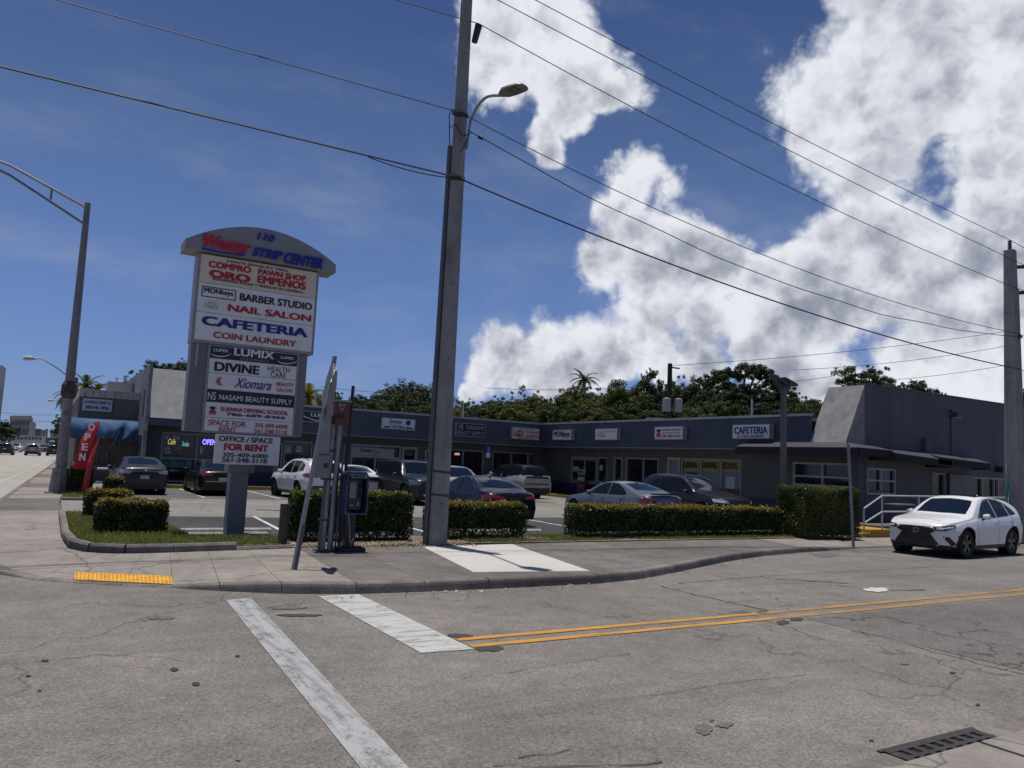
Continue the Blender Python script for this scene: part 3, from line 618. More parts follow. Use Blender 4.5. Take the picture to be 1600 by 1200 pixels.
def openings(P, a, b, zb, zt, units, wallm, basem=None, basez=.95, depth=.25, parent=None):
    """wall on plane P from a to b with real openings; every window and door is a part with its own pane and frame"""
    par = parent or bld; pc = P[1]
    def bx(nm, u0, u1, z0, z1, d0, d1, m, pr): 
        if u1-u0 < .004 or z1-z0 < .004: return None
        mb = MB()
        if P[0] == 'Y': mb.box((u0, pc+d0, z0), (u1, pc+d1, z1))
        else: mb.box((pc+d0, u0, z0), (pc+d1, u1, z1))
        return obj(nm, mb, m, pr)
    def wallbox(u0, u1, z0, z1):
        if basem and z0 < basez-.01 and z1 > basez+.01: bx('wall', u0, u1, z0, basez, 0, depth, basem, par); bx('wall', u0, u1, basez, z1, 0, depth, wallm, par)
        else: bx('wall', u0, u1, z0, z1, 0, depth, basem if (basem and z1 <= basez+.01) else wallm, par)
    cur = a
    for un in sorted(units, key=lambda q: min(q['u'])):
        u0, u1 = sorted(un['u']); z0, z1 = un['z']
        wallbox(cur, u0, zb, zt); wallbox(u0, u1, zb, z0); wallbox(u0, u1, z1, zt); cur = u1
        fm = un.get('fm', FRAM); fw = un.get('fw', .07)
        kind = un.get('kind', 'window')
        root = bx(kind, u0+.002, u1-.002, z0+.002, z1-.002, .13, .16, un.get('gm', GLAS), par)
        F = MB()
        def fb(p0, p1, q0, q1, d0=.02, d1=.125):
            if P[0] == 'Y': F.box((p0, pc+d0, q0), (p1, pc+d1, q1))
            else: F.box((pc+d0, p0, q0), (pc+d1, p1, q1))
        fb(u0, u0+fw, z0, z1); fb(u1-fw, u1, z0, z1); fb(u0+fw, u1-fw, z1-fw, z1); fb(u0+fw, u1-fw, z0, z0+fw*(1 if kind == 'window' else 2.2))
        obj('frame', F, fm, root)
        for mu in un.get('mul', []):
            F = MB(); fb(mu-fw/2, mu+fw/2, z0+fw*2.3, z1-fw-.001, .03, .122); obj('mullion', F, fm, root)
        for tz in un.get('tr', []):
            F = MB(); fb(u0+fw, u1-fw, tz-fw/2, tz+fw/2, .025, .1); obj('transom', F, fm, root)
        if kind == 'door': F = MB(); fb(u0+fw+.05, u0+fw+.08, 1.0, 1.35, -.04, .0); obj('handle', F, FRAM, root)
        un['root'] = root
    wallbox(cur, b, zb, zt)
    return units
LY = 41.2
def uy(x): return onY(x, 715, LY).x
LU = [dict(u=(uy(250), uy(390)), z=(.3, 2.72), mul=[uy(306), uy(345)], tr=[1.45], fm=FRAM), dict(kind='door', u=(uy(428), uy(441)), z=(.26, 2.45)), dict(u=(uy(443), uy(487)), z=(.5, 2.6)), dict(kind='door', u=(uy(489), uy(529)), z=(.26, 2.5), mul=[uy(508)]),
      dict(u=(uy(548), uy(626)), z=(.6, 2.62), mul=[uy(587)], tr=[1.95], fm=FRAW), dict(kind='door', u=(uy(628), uy(652)), z=(.26, 2.62), fm=DOOR, fw=.14), dict(kind='door', u=(uy(664), uy(682)), z=(.26, 2.5), fm=DOOR, fw=.12),
      dict(u=(uy(690), uy(756)), z=(.5, 2.62), mul=[uy(724)]), dict(u=(uy(770), uy(826)), z=(.5, 2.62), mul=[uy(800)]), dict(u=(uy(827), uy(850)), z=(1.5, 2.62), fm=DOOR)]
openings(('Y', LY), 4.2, 27.4, .25, 3.0, LU, WALL, WBLU, .9)
RX = 27.4
def ux(x): return onX(x, 730, RX).y
RU = [dict(u=(ux(892), ux(931)), z=(.95, 2.52), mul=[ux(912)], fm=FRAM), dict(kind='door', u=(ux(932), ux(948)), z=(.26, 2.52)), dict(kind='door', u=(ux(958), ux(972)), z=(.26, 2.55), fw=.1), dict(u=(ux(977), ux(1028)), z=(.4, 2.55), mul=[ux(1004)]),
      dict(kind='door', u=(ux(1042), ux(1062)), z=(.26, 2.62), fm=DOOR, gm=GLAB, fw=.13), dict(u=(ux(1064), ux(1158)), z=(.6, 2.6), mul=[ux(1094), ux(1126)], gm=GLAB, fm=FRAM),
      dict(u=(ux(1238), ux(1331)), z=(1.25, 2.56), mul=[ux(1284)], tr=[1.98, 1.62], fm=FRAW, fw=.08)]
openings(('X', RX), 18.97, 41.2, .12, 3.0, RU, WALL, WBLU, .95)
B('column', (26.98, 18.704, .1), (27.38, 19.05, 3.3), FASC)
# cafeteria block: tall side wall, leaning mansard front
SY = 18.7
SU = [dict(u=(27.55, 29.45), z=(1.38, 2.42), mul=[28.5], tr=[1.93], fm=FRAW, fw=.07), dict(kind='door', u=(32.0, 33.0), z=(.42, 2.36), fm=FRAM), dict(u=(35.0, 38.2), z=(1.1, 2.28), mul=[35.9, 36.9, 37.25], fm=FRAM)]
openings(('Y', SY), 27.4, 62, .1, 5.68, SU, SWAL, None)
obj('mansard', MB().prism([(26.2, SY+.004, 3.32), (27.398, SY+.004, 5.66), (27.398, SY+.004, 3.32)], (0, 1.65, 0)), MANS, bld)
B('coping', (27.4, 18.66, 5.682), (62, 18.99, 5.74), mat('coping_dark', (.10, .10, .11), .8)); B('parapet', (27.41, 18.96, 4.36), (27.6, 20.35, 5.66), MANS); B('parapet', (27.61, 20.2, 4.36), (62, 20.35, 5.4), SWAL)
B('roof', (27.62, 18.97, 4.36), (62, 20.19, 4.5), ROOF)
B('open_door', (33.08, 18.58, .5), (34.9, 18.64, 2.34), mat('board_grey', (.15, .15, .155), .7, var=.1))
B('wall', (26.43, 41.21, .1), (42, 56, 4.19), WALL)
# left end block
obj('mansard', MB().prism([(4.06, 39.9, 3.35), (4.06, 41.19, 5.8), (4.06, 41.19, 3.35)], (2.54, 0, 0)), MANW, bld)
PEEL = mat('peeling_wall', (0.20, 0.20, 0.235), .85, var=.2, vscale=2.5, dirt=(.08, .075, .08), dscale=1.8, damt=.9, bump=.5, bscale=20)
B('wall', (3.9, 39.92, .12), (4.05, 55, 5.84), PEEL); B('parapet', (4.06, 41.2, 4.36), (6.6, 41.4, 5.8), MANW); B('roof', (4.06, 41.41, 4.2), (6.59, 55, 4.35), ROOF)
B('lintel', (4.06, 39.94, 2.99), (6.6, 41.19, 3.34), FASC)
for y in (40.6, 41.5, 42.3): B('window', (3.87, y, .9), (3.897, y+.4, 2.5), GLAS)
B('stain_panel', (3.885, 40.9, 3.4), (3.897, 41.5, 4.7), mat('rust_dark', (.05, .045, .05), .9, var=.4, vscale=5))
for p in (onY(723, 655, 43), onX(1175, 625, 29), onY(493, 620, 43)): obj('vent_pipe', MB().cyl((p.x, p.y, 4.3), (p.x, p.y, p.z+.25 if p.x < 20 else 5.55), .05, n=10), FRAW, bld)
for (x_, y_, w_, h_) in ((13.0, 44, .5, .35), (14.2, 43.4, .35, .3), (15.6, 44.5, .6, .4), (17.2, 43.2, .3, .28), (18.6, 44.2, .5, .3), (22, 45, 1.1, .6), (29.5, 33, 1.0, .5), (30, 27, .6, .4)):
    rv = B('roof_vent', (x_, y_, 4.34), (x_+w_, y_+w_, 4.34+h_), mat('vent_grey', (.3, .3, .3), .5, metal=.3)); obj('cap', MB().box((x_-.06, y_-.06, 4.342+h_), (x_+w_+.06, y_+w_+.06, 4.38+h_)), COPE, rv)
# fixtures on the side wall
DARK = mat('dark_metal', (.03, .03, .035), .5)
B('conduit', (33.36, 18.66, 3.1), (33.4, 18.697, 4.85), DARK)
fl = obj('flood_light', MB().box((33.1, 18.25, 4.78), (33.55, 18.5, 4.98)).cyl((33.38, 18.5, 4.9), (33.38, 18.7, 5.1), .04, n=8), DARK, bld)
obj('lens', MB().box((33.13, 18.27, 4.75), (33.52, 18.48, 4.779)), FRAW, fl)
fl = obj('flood_light', MB().box((36.9, 18.35, 2.55), (37.15, 18.69, 2.8)).box((37.15, 18.4, 2.6), (37.5, 18.55, 2.7)), DARK, bld)
B('junction_box', (31.2, 18.5, 3.2), (31.75, 18.69, 3.75), SWAL)
# awnings
AWN = mat('awning_fabric', (0.050, 0.047, 0.060), .85, var=.12, vscale=1.3); AWV = mat('awning_valance_shaded', (.008, .008, .013), .85)  # valance and end fabric near black: shade below the canopy put into the colour
def awning(pts_top, pts_low, drop, lab):
    """pts_top/pts_low: matching points on the wall and at the front edge"""
    t = thing('awning', lab, 'awning', pts_top[0], 'dark fabric awnings on the corner shop')
    for i in range(len(pts_top)-1):
        a, b, c, d = Vector(pts_top[i]), Vector(pts_top[i+1]), Vector(pts_low[i+1]), Vector(pts_low[i])
        n = max(1, int((b-a).length/1.3))
        for k in range(n):
            q = [a.lerp(b, k/n), a.lerp(b, (k+1)/n), d.lerp(c, (k+1)/n), d.lerp(c, k/n)]
            obj('canopy', MB().prism(q, (0, 0, -.03)), AWN, t)
        off = (Vector((.02, 0, 0)) if abs(c.x-d.x) < .3 else Vector((0, .02, 0)))
        obj('valance', MB().prism([d+Vector((0, 0, -.031)), c+Vector((0, 0, -.031)), c+Vector((0, 0, -.031-drop)), d+Vector((0, 0, -.031-drop))], off), AWV, t)
    for a, d in ((pts_top[0], pts_low[0]), (pts_top[-1], pts_low[-1])):
        a, d = Vector(a), Vector(d); obj('end_panel', MB().prism([a+Vector((0, 0, -.032)), d+Vector((0, 0, -.032)), d+Vector((0, 0, -.03-drop)), Vector((a.x, a.y, d.z-drop-.03))], (.01, .01, 0)), AWV, t)
    return t
awning([(26.17, 23.5, 3.34), (26.17, 18.66, 3.34), (27.6, 18.66, 3.3)], [(25.45, 23.5, 3.12), (25.45, 17.6, 3.12), (27.5, 17.6, 3.1)], .27, 'dark awning wrapping round the leaning corner of the shops')
awning([(27.62, 18.66, 3.26), (31.4, 18.66, 3.22)], [(27.52, 17.45, 3.0), (31.2, 17.45, 2.86)], .25, 'middle dark awning over the small square side window')
awning([(31.45, 18.66, 3.2), (35.0, 18.66, 3.12)], [(30.3, 17.45, 2.98), (34.1, 17.45, 2.86)], .25, 'right hand dark awning over the side door')
# raised platform with steps and rail
plat = thing('entrance_platform', 'raised concrete entrance platform with yellow edged steps', 'platform', (26, 16.5, .1))
obj('deck', MB().box((24.6, 16.3, .1), (36, 18.56, .40)), CONCD, plat)
obj('step', MB().box((22.6, 15.62, .1), (24.58, 17.2, .22)), YK, plat); obj('step', MB().box((23.3, 15.66, .221), (24.58, 17.2, .34)), mat('step_yellow', (.45, .26, .03), .7, var=.15, vscale=5), plat)
def rail(nm, lab, runs, r, m, group=None):
    t = thing(nm, lab, 'railing', runs[0][1][0], group)
    for part, pts in runs: obj(part, MB().tube(pts, r, 8), m, t, smooth=True)
    return t
RW = mat('rail_white', (.44, .44, .44), .5)
rail('handrail', 'white tube handrail beside the yellow steps of the corner shop', [
    ('top_rail', [(22.95, 15.7, 1.02), (24.0, 15.75, 1.45), (36, 16.35, 1.50)]), ('mid_rail', [(22.95, 15.7, .55), (24.0, 15.75, .92), (36, 16.35, .95)]),
    ('post', [(22.95, 15.7, .1), (22.95, 15.7, 1.02)]), ('post', [(24.0, 15.75, .3), (24.0, 15.75, 1.45)]), ('post', [(26.3, 15.87, .1), (26.3, 15.87, 1.46)]), ('post', [(28.9, 16.0, .1), (28.9, 16.0, 1.47)]), ('post', [(32, 16.1, .1), (32, 16.1, 1.48)])], .028, RW)
rail('handrail', 'second white handrail half hidden behind the tall clipped hedge', [('post', [(22.3, 16.6, .1), (22.3, 16.6, 1.2)]), ('top_rail', [(22.3, 16.6, 1.2), (23.6, 16.75, 1.25)]), ('mid_rail', [(22.3, 16.6, .5), (23.6, 16.75, .55)]), ('post', [(23.6, 16.75, .1), (23.6, 16.75, 1.25)])], .025, RW)
t = thing('cafe_table', 'small pale table on the raised platform behind the rail', 'table', (27.2, 17.2, .4))
obj('tabletop', MB().box((26.6, 16.95, 1.08), (27.9, 17.5, 1.12)), FRAM, t)
for dx in (26.68, 27.82): obj('leg', MB().cyl((dx, 17.2, .4), (dx, 17.2, 1.08), .025, n=8), DARK, t)

# ---- neighbouring tan building with the blue awning
TAN = mat('tan_wall', (0.115, 0.105, 0.092), .85, var=.08, vscale=1, bump=.2, bscale=25); TANW = mat('tan_parapet', (.38, .37, .35), .85, var=.1, vscale=2, dirt=(.06, .055, .05), dscale=2.6, damt=.85, stretch=(2, 2, .35))
tb = thing('tan_building', 'tan flat roofed clinic building with streaked white parapet beyond the shops', 'building', (2.6, 43.4, .1))
def T(name, a, b, m, **k): return obj(name, MB().box(a, b), m, tb, **k)
T('wall', (1.22, 43.3, .1), (3.88, 70, 4.28), TAN); T('parapet', (1.20, 43.28, 4.284), (3.88, 70, 4.66), TANW)
x = 1.25; k = 0
while x < 3.84:
    T('cladding_board', (x, 43.26 if k % 2 else 43.22, 1.0), (x+.085, 43.298, 2.5), mat('board_brown', (.12, .105, .088), .8, var=.15, vscale=6)); x += .118; k += 1
T('planter_ledge', (1.3, 43.0, .1), (3.86, 43.21, .98), WALL)
T('roof_box', (2.6, 47, 4.67), (3.8, 49, 5.4), mat('ac_grey', (.3, .3, .29), .7))
sg = thing('clinic_sign', 'white clinic sign with phone number on the tan wall', 'sign', (1.8, 43.25, 3.9))
P = ('Y', 43.26); a, b = onY(128, 641, 43.26), onY(176, 623, 43.26); panel(P, a.x, b.x, onY(128, 641, 43.26).z, onY(128, 622, 43.26).z, .05, mat('clinic_white', (.42, .44, .52), .6), 'board', sg)
NAVY = mat('ink_navy', (.02, .025, .12), .6); BLK = mat('ink_black', (.012, .012, .015), .6); RED = mat('ink_red', (.42, .012, .016), .55); BLU = mat('ink_blue', (.012, .025, .21), .55)
P2 = ('Y', 43.205); z0 = a.z; dzz = onY(128, 622, 43.26).z-z0
text('CO PHYSICAL THERAPY CO', P2, (a.x+.06, z0+dzz*.60), (b.x-.06, z0+dzz*.84), NAVY, sg); text('305-541-3956', P2, (a.x+.14, z0+dzz*.16), (b.x-.14, z0+dzz*.42), NAVY, sg, bold=.035)
# blue tarp awning: sagging wrinkled sheet rolled over its frame
TARP = mat('tarp_blue', (.045, .10, .21), .75, spec=.2, var=.18, vscale=2.2, dirt=(.16, .22, .32), dscale=2.0, damt=.35)
mb = MB(); nx, nz = 60, 14; g = []
for j in range(nz+1):
    t_ = j/nz; ang = t_*PI*.62
    for i in range(nx+1):
        s_ = i/nx; X = .86+s_*(3.84-.86); wr = .03*math.sin(s_*19+t_*5)+.02*math.sin(s_*43-t_*9)+.05*math.sin(s_*9+t_*3)+(.10*math.sin((s_-.74)*26+t_*5)*math.exp(-((s_-.8)/.14)**2)*2)
        g.append((X+.05*math.sin(t_*3), 43.25-.95*math.sin(ang)**.8-wr*(t_*.9+.1), 3.22-.98*(1-math.cos(ang))/(1-math.cos(PI*.62))+wr*.35*t_+.03*math.cos(s_*30)*t_))
mb.add(g, [(j*(nx+1)+i, j*(nx+1)+i+1, (j+1)*(nx+1)+i+1, (j+1)*(nx+1)+i) for j in range(nz) for i in range(nx)])
aw = thing('tarp_awning', 'sagging blue tarpaulin awning on the tan building', 'awning', (2.3, 43.2, 2.3))
obj('tarp', mb, TARP, aw, smooth=True)
mb = MB(); pts = [(3.05, 42.3, 2.75), (3.0, 42.25, 2.5), (2.9, 42.3, 2.2), (2.75, 42.4, 1.85), (2.68, 42.5, 1.7)]; mb.tube(pts, [.10, .07, .05, .03, .01], 6); obj('torn_strip', mb, TARP, aw, smooth=True)
mb = MB(); mb.tube([(2.68, 42.5, 1.72), (2.66, 42.5, 1.45), (2.62, 42.5, 1.15)], [.02, .08, .04], 6); obj('tied_end', mb, mat('tarp_end', (.08, .05, .05), .8), aw, smooth=True)
obj('frame_bar', MB().tube([(.86, 43.2, 2.24), (.86, 42.3, 2.28), (3.84, 42.3, 2.28)], .02, 6), DARK, aw)
rail('guard_rail', 'low white guard rail in front of the tan building', [('top_rail', [(1.9, 36, .98), (4.4, 36, .98)]), ('low_rail', [(1.9, 36, .42), (4.4, 36, .42)]), ('post', [(3.0, 36, .1), (3.0, 36, 1.02)]), ('post', [(4.4, 36, .1), (4.4, 36, 1.02)])], .05, RW)
# ================================================================ THE TALL SHOP SIGN
SGN = mat('sign_metal', (.27, .27, .275), .5, var=.08, vscale=3); SGD = mat('sign_column', (.17, .17, .175), .5, var=.12, vscale=2, stretch=(1, 1, .3), dirt=(.1, .1, .1), damt=.5)
WF = mat('sign_face_white', (.72, .71, .695), .35, var=.05, vscale=2.5, dirt=(.50, .48, .44), dscale=2.2, damt=.35); CF = mat('sign_face_cream', (.66, .56, .44), .35, var=.04, vscale=4); KF = mat('sign_face_black', (.008, .008, .015), .3)
LGREY = mat('ink_grey', (.35, .35, .36), .6); LWH = mat('ink_white', (.75, .75, .76), .6); ORG = mat('ink_orange', (.42, .06, .02), .6)
YS = 17.62
ms = thing('shop_sign', 'tall arched roadside sign of the shopping strip on a square grey post', 'sign', (3.8, 17.9, .13))
def sp(x, y): p = onY(x, y, YS); return p.x, p.z
def S(name, u0, u1, z0, z1, y0, y1, m, par=ms, **k): return obj(name, MB().box((u0, y0, z0), (u1, y1, z1)), m, par, **k)
S('post', 3.55, 3.93, .13, 1.5, 17.78, 18.16, SGD, bevel=.01); S('post_cap', 3.48, 4.04, 1.5, 1.68, 17.74, 18.22, SGD, bevel=.01)
S('footplate', 3.45, 4.03, .12, .15, 17.7, 18.24, SGD)
S('column', 2.50, 2.84, 2.36, 4.27, 17.72, 18.12, SGD); S('column', 4.83, 5.03, 2.36, 4.27, 17.72, 18.12, SGD); S('cabinet', 2.84, 4.83, 2.355, 4.26, 17.66, 18.10, SGN)
S('conduit', 2.60, 2.64, 3.75, 4.26, 17.68, 17.715, LGREY)
cab = S('cabinet', 2.47, 5.14, 4.272, 6.235, YS+.012, 18.14, SGN, bevel=.012)
# arched head
n = 24; cx = 3.83; hw = 1.66; poly = [(cx-hw, YS-.12, 6.255), (cx-hw, YS-.12, 6.46)]
for i in range(1, n): a = PI*i/n; s_ = -math.cos(a); poly.append((cx+hw*s_*.995, YS-.12, 6.46+.54*(1-abs(s_)**2.0)))
poly += [(cx+hw, YS-.12, 6.45), (cx+hw, YS-.12, 6.255)]
head = obj('arched_head', MB().prism(poly, (0, .66, 0)), mat('sign_head', (.235, .235, .24), .5, var=.06, vscale=2), ms, angle=40)
HP = ('Y', YS-.12)
z1 = lambda zx, zy: (260+zx/5.3333, 340+zy/5.3333)
z2 = lambda zx, zy: (260+zx/5.3333, 520+zy/5.3333)
# faces: rows given by their left and right edges as read on the sign plane
def row(zl, zr, f, m, u0, u1, nm='panel'):
    """zl top/bottom heights"""
    return S(nm, u0, u1, zr, zl, YS-.004, YS+.011, m)
zc = lambda f, a, b: onY(*f(a, b), YS).z
top = 6.215
zA = zc(z1, 280, 535); zB = zc(z1, 265, 780)
row(top, zA+.006, z1, CF, 2.53, 5.08); row(zA-.006, zB+.006, z1, WF, 2.53, 5.08); row(zB-.006, 4.34, z1, WF, 2.53, 5.08)
YL = 17.655
zr = [4.235, onY(*z2(362, 200), YL).z-.02, onY(*z2(352, 328), YL).z, onY(*z2(338, 465), YL).z, onY(*z2(328, 572), YL).z, onY(*z2(318, 700), YL).z, 2.385]
for i, m in enumerate([KF, WF, WF, KF, WF, WF]):
    S('panel', 2.89, 4.78, zr[i+1]+.006, zr[i]-.006, YL-.006, YL+.004, m)
SP = ('Y', YS-.004); SL = ('Y', YL-.006)
def t1(b, l, r, m, **k): return tpx(b, k.pop('P', SP), z1(*l), z1(*r), m, ms, **k)
def t2(b, l, r, m, **k): return tpx(b, k.pop('P', SL), z2(*l), z2(*r), m, ms, **k)
t1('MIAMI JEWELRY MFG.', (508, 379), (1025, 438), BLK, bold=.01); t1('COMPRO', (350, 411), (708, 414), RED, bold=.05); t1('PAWN SHOP', (762, 472), (1165, 490), RED, bold=.05)
t1('ORO', (352, 493), (703, 484), RED, bold=.06); t1('EMPEÑOS', (755, 543), (1165, 528), RED, bold=.05); t1('REPARAMOS ROLEX Y PRENDAS EN GENERAL', (385, 520), (1140, 614), BLK)
t1('BARBER STUDIO', (608, 690), (1215, 716), BLK, bold=.035); t1('NAIL SALON', (510, 778), (1207, 816), RED, bold=.04)
t1("Lee's", (345, 715), (425, 690), LGREY, shear=.3, bold=0); t1('Nails', (310, 752), (432, 722), LGREY, shear=.3, bold=0)
t1('CAFETERIA', (290, 892), (1180, 928), BLU, bold=.05); t1('COIN LAUNDRY', (388, 1000), (1083, 1030), RED, bold=.03)
a = onY(*z1(290, 655), YS); b = onY(*z1(583, 608), YS)
mb = MB()
for q in ((a.x, b.x, a.z, a.z+.018), (a.x, b.x, b.z-.018, b.z), (a.x, a.x+.018, a.z+.018, b.z-.018), (b.x-.018, b.x, a.z+.018, b.z-.018)): mb.box((q[0], YS-.014, q[2]), (q[1], YS-.006, q[3]))
obj('logo_frame', mb, BLK, ms); text('MONkeys', SP, (a.x+.05, a.z+.06), (b.x-.06, b.z-.03), BLK, ms, bold=.03)
mb = MB()
for i in range(5): x_ = b.x-.26+i*.045; mb.add([(x_, YS-.018, b.z-.05), (x_+.02, YS-.018, b.z-.05), (x_+.045, YS-.018, b.z-.025), (x_+.025, YS-.018, b.z-.025)], [(0, 1, 2, 3)])
obj('logo_bars', mb, WF, ms)
tpx('Westar', HP, z1(300, 240), z1(705, 200), mat('letter_red', (.50, .012, .035), .4), ms, bold=.045, shear=.25, depth=.03, proud=.05)
BL2 = mat('letter_blue', (.010, .016, .26), .4)
tpx('110', HP, z1(752, 182), z1(900, 150), BL2, ms, bold=.03, shear=.2, depth=.03, proud=.05); tpx('STRIP', HP, z1(712, 318), z1(968, 288), BL2, ms, bold=.05, shear=.3, depth=.03, proud=.05); tpx('CENTER', HP, z1(975, 378), z1(1300, 345), BL2, ms, bold=.05, shear=.3, depth=.03, proud=.05)
mb = MB(); a = onY(*z1(292, 245), HP[1]); b = onY(*z1(650, 300), HP[1]); n = 14
for i in range(n):
    p, q = i/n, (i+1)/n; f = lambda t_: (a.x+(b.x-a.x)*t_, HP[1]-.03, a.z+(b.z-a.z)*t_*.5-.03*math.sin(PI*t_)); g = lambda t_: .035+.03*abs(t_-.5)
    A_, B_ = f(p), f(q); mb.add([A_, B_, (B_[0], B_[1], B_[2]-g(q)), (A_[0], A_[1], A_[2]-g(p))], [(0, 1, 2, 3)])
obj('swoosh', mb, BL2, ms)
t2('LUMIX', (562, 188), (900, 160), LWH, bold=.03); t2('DISCOUNT', (618, 226), (850, 230), LGREY, bold=.0, space=1.15)
t2('LUMIX', (393, 153), (517, 140), LWH, bold=.02); t2('LUMIX', (950, 215), (1062, 205), LWH, bold=.02)
for cxz, czz in ((455, 165), (1008, 225)):
    mb = MB(); pts = []
    for i in range(13): th = PI*(1.08+.84*i/12); p = onY(*z2(cxz+85*math.cos(th), czz-32*math.sin(th)), YL); pts.append((p.x, YL-.014, p.z))
    mb.tube(pts, [.004+.008*math.sin(PI*i/12) for i in range(13)], 5); obj('logo_swoosh', mb, LWH, ms)
t2('DIVINE', (397, 316), (778, 278), BLK, bold=.04); t2('HEALTH', (842, 320), (1028, 294), BLK, bold=0); t2('CARE', (865, 370), (998, 340), BLK, bold=0)
t2('Xiomara', (562, 456), (878, 400), BLU, shear=.45, bold=.01); t2('BEAUTY', (915, 442), (1062, 424), RED, bold=.015); t2('SALON', (918, 490), (1047, 470), RED, bold=.015)
c = onY(*z2(449, 405), YL); mb = MB()
for k in range(5):
    r0 = .085-.017*k; pts = [(c.x+r0*math.cos(t_*.3+1.2+k*.1)*.95, YL-.014, c.z+r0*1.02*math.sin(t_*.3+1.2+k*.1)) for t_ in range(15-k)]; mb.tube(pts, .007, 4)
obj('logo_disc', mb, ORG, ms)
t2('NASAMI BEAUTY SUPPLY', (438, 556), (1045, 560), LWH, bold=.005); t2('NS', (342, 556), (415, 496), LWH, bold=0)
t2('ELIENNA DRIVING SCHOOL', (450, 650), (1015, 656), RED, bold=.04); t2('786-689-8466', (497, 690), (992, 698), NAVY, bold=.03)
def cap_logo(P, cu, cz, s, par, dirn=1):
    """little mortarboard over a car front"""
    mb = MB()
    def q(u, z, y=.014): return (cu+u*s*dirn, P[1]-y, cz+z*s) if P[0] == 'Y' else (P[1]-y, cu+u*s*dirn, cz+z*s)
    mb.add([q(-1, .55), q(0, .25), q(1, .55), q(0, .95)], [(0, 1, 2, 3)]); mb.add([q(-.5, .36), q(-.5, .12), q(0, 0.0), q(.5, .12), q(.5, .36), q(0, .2)], [(0, 1, 2, 5), (5, 2, 3, 4)])
    obj('logo_cap', mb, BLK, par)
    mb = MB(); mb.add([q(-.8, -.35), q(-.55, -.05), q(.55, -.05), q(.8, -.35), q(.8, -.75), q(-.8, -.75)], [(0, 1, 2, 3), (0, 3, 4, 5)]); obj('logo_car', mb, RED, par)
    mb = MB(); mb.add([q(-.9, -.88), q(.9, -.88), q(.9, -1.05), q(-.9, -1.05)], [(0, 1, 2, 3)]); obj('logo_line', mb, BLK, par)
c = onY(*z2(385, 645), YL); cap_logo(SL, c.x, c.z, .09, ms)
t2('SPACE FOR', (347, 770), (662, 742), RED, bold=.01); t2('RENT', (437, 823), (583, 790), RED, bold=.01); t2('305.409.6000', (733, 785), (1012, 768), RED, bold=.01); t2('561.248.3118', (730, 835), (1005, 815), RED, bold=.01)
bd = S('rent_board', 3.14, 4.52, 1.69, 2.33, 17.60, 17.70, WF); BP = ('Y', 17.60)
t2('OFFICE / SPACE', (437, 902), (888, 880), BLK, P=BP, bold=.025); t2('FOR RENT', (477, 978), (850, 938), RED, P=BP, bold=.055); t2('305-409-6000', (467, 1032), (845, 1012), BLK, P=BP, bold=.02); t2('561-248-3118', (462, 1076), (838, 1052), BLK, P=BP, bold=.02)

# ================================================================ FASCIA SIGN BOXES
def sbox(name, lab, P, lb, rt, face, rim=FRAM, t=.16, rows=(), group='sign boxes on the shop fascia', cap=None, lip=.035):
    f = (lambda q: onY(q[0], q[1], P[1])) if P[0] == 'Y' else (lambda q: onX(q[0], q[1], P[1])); i = 0 if P[0] == 'Y' else 1
    a, b = f(lb), f(rt); a2, b2 = (a[i], a.z), (b[i], b.z); u0, u1 = min(a2[0], b2[0]), max(a2[0], b2[0])
    th = thing(name, lab, 'sign', (P[1]-t/2, (u0+u1)/2, a.z) if P[0] == 'X' else ((u0+u1)/2, P[1]-t/2, a.z), group)
    panel(P, u0, u1, a.z, b.z, t, rim, 'box', th, bevel=.01)
    P2 = (P[0], P[1]-t); panel(P2, u0+lip, u1-lip, a.z+lip, b.z-lip, .006, face, 'face', th); P3 = (P[0], P[1]-t-.006)
    W_, H_ = (b2[0]-a2[0]), b.z-a.z
    for (body, x0, y0, x1, y1, m, kw) in rows: text(body, P3, (a2[0]+W_*x0, a.z+H_*y0), (a2[0]+W_*x1, a.z+H_*y1), m, th, **kw)
    if cap: cap_logo(P3, a2[0]+W_*cap[0], a.z+H_*cap[1], H_*cap[2], th, 1 if W_ > 0 else -1)
    return th, P3, a2, W_, H_
FY, FX = ('Y', 39.88), ('X', 26.18)
WS = mat('box_face_white', (.58, .58, .60), .4)
th, P3, a2, W_, H_ = sbox('fascia_sign', 'black discount shop sign with white swoosh on the left fascia', FY, (470, 659), (519, 645), KF, LGREY, rows=[('LUMIX', .28, .52, .92, .82, LWH, dict(bold=.02)), ('DISCOUNT', .5, .28, .9, .40, LGREY, {})])
mb = MB(); mb.tube([(a2[0]+W_*(.05+.06*i), P3[1]-.01, a2[1]+H_*(.5-.35*math.sin(i*.16))) for i in range(13)], .025, 5); obj('swoosh', mb, LWH, th)
th, P3, a2, W_, H_ = sbox('fascia_sign', 'white beauty salon sign with blue band and round logo', FY, (594.5, 669.5), (647.5, 656), WS, FRAW, rows=[('Xiomara', .18, .52, .58, .9, BLK, dict(shear=.4, bold=.01)), ('BEAUTY SALON', .22, .36, .56, .46, LGREY, {}), ])
b_ = mat('band_navy', (.02, .025, .10), .5); mb = MB(); mb.add([(a2[0]+W_*(.05+.9*i/10), P3[1]-.01, a2[1]+H_*((.1 if s_ == 0 else .2+.12*math.sin(PI*i/10)))) for i in range(11) for s_ in (0, 1)], [(2*i, 2*i+2, 2*i+3, 2*i+1) for i in range(10)]); obj('band', mb, b_, th)
text('305 649 7167', ('Y', P3[1]-.008), (a2[0]+W_*.22, a2[1]+H_*.13), (a2[0]+W_*.75, a2[1]+H_*.27), LWH, th)
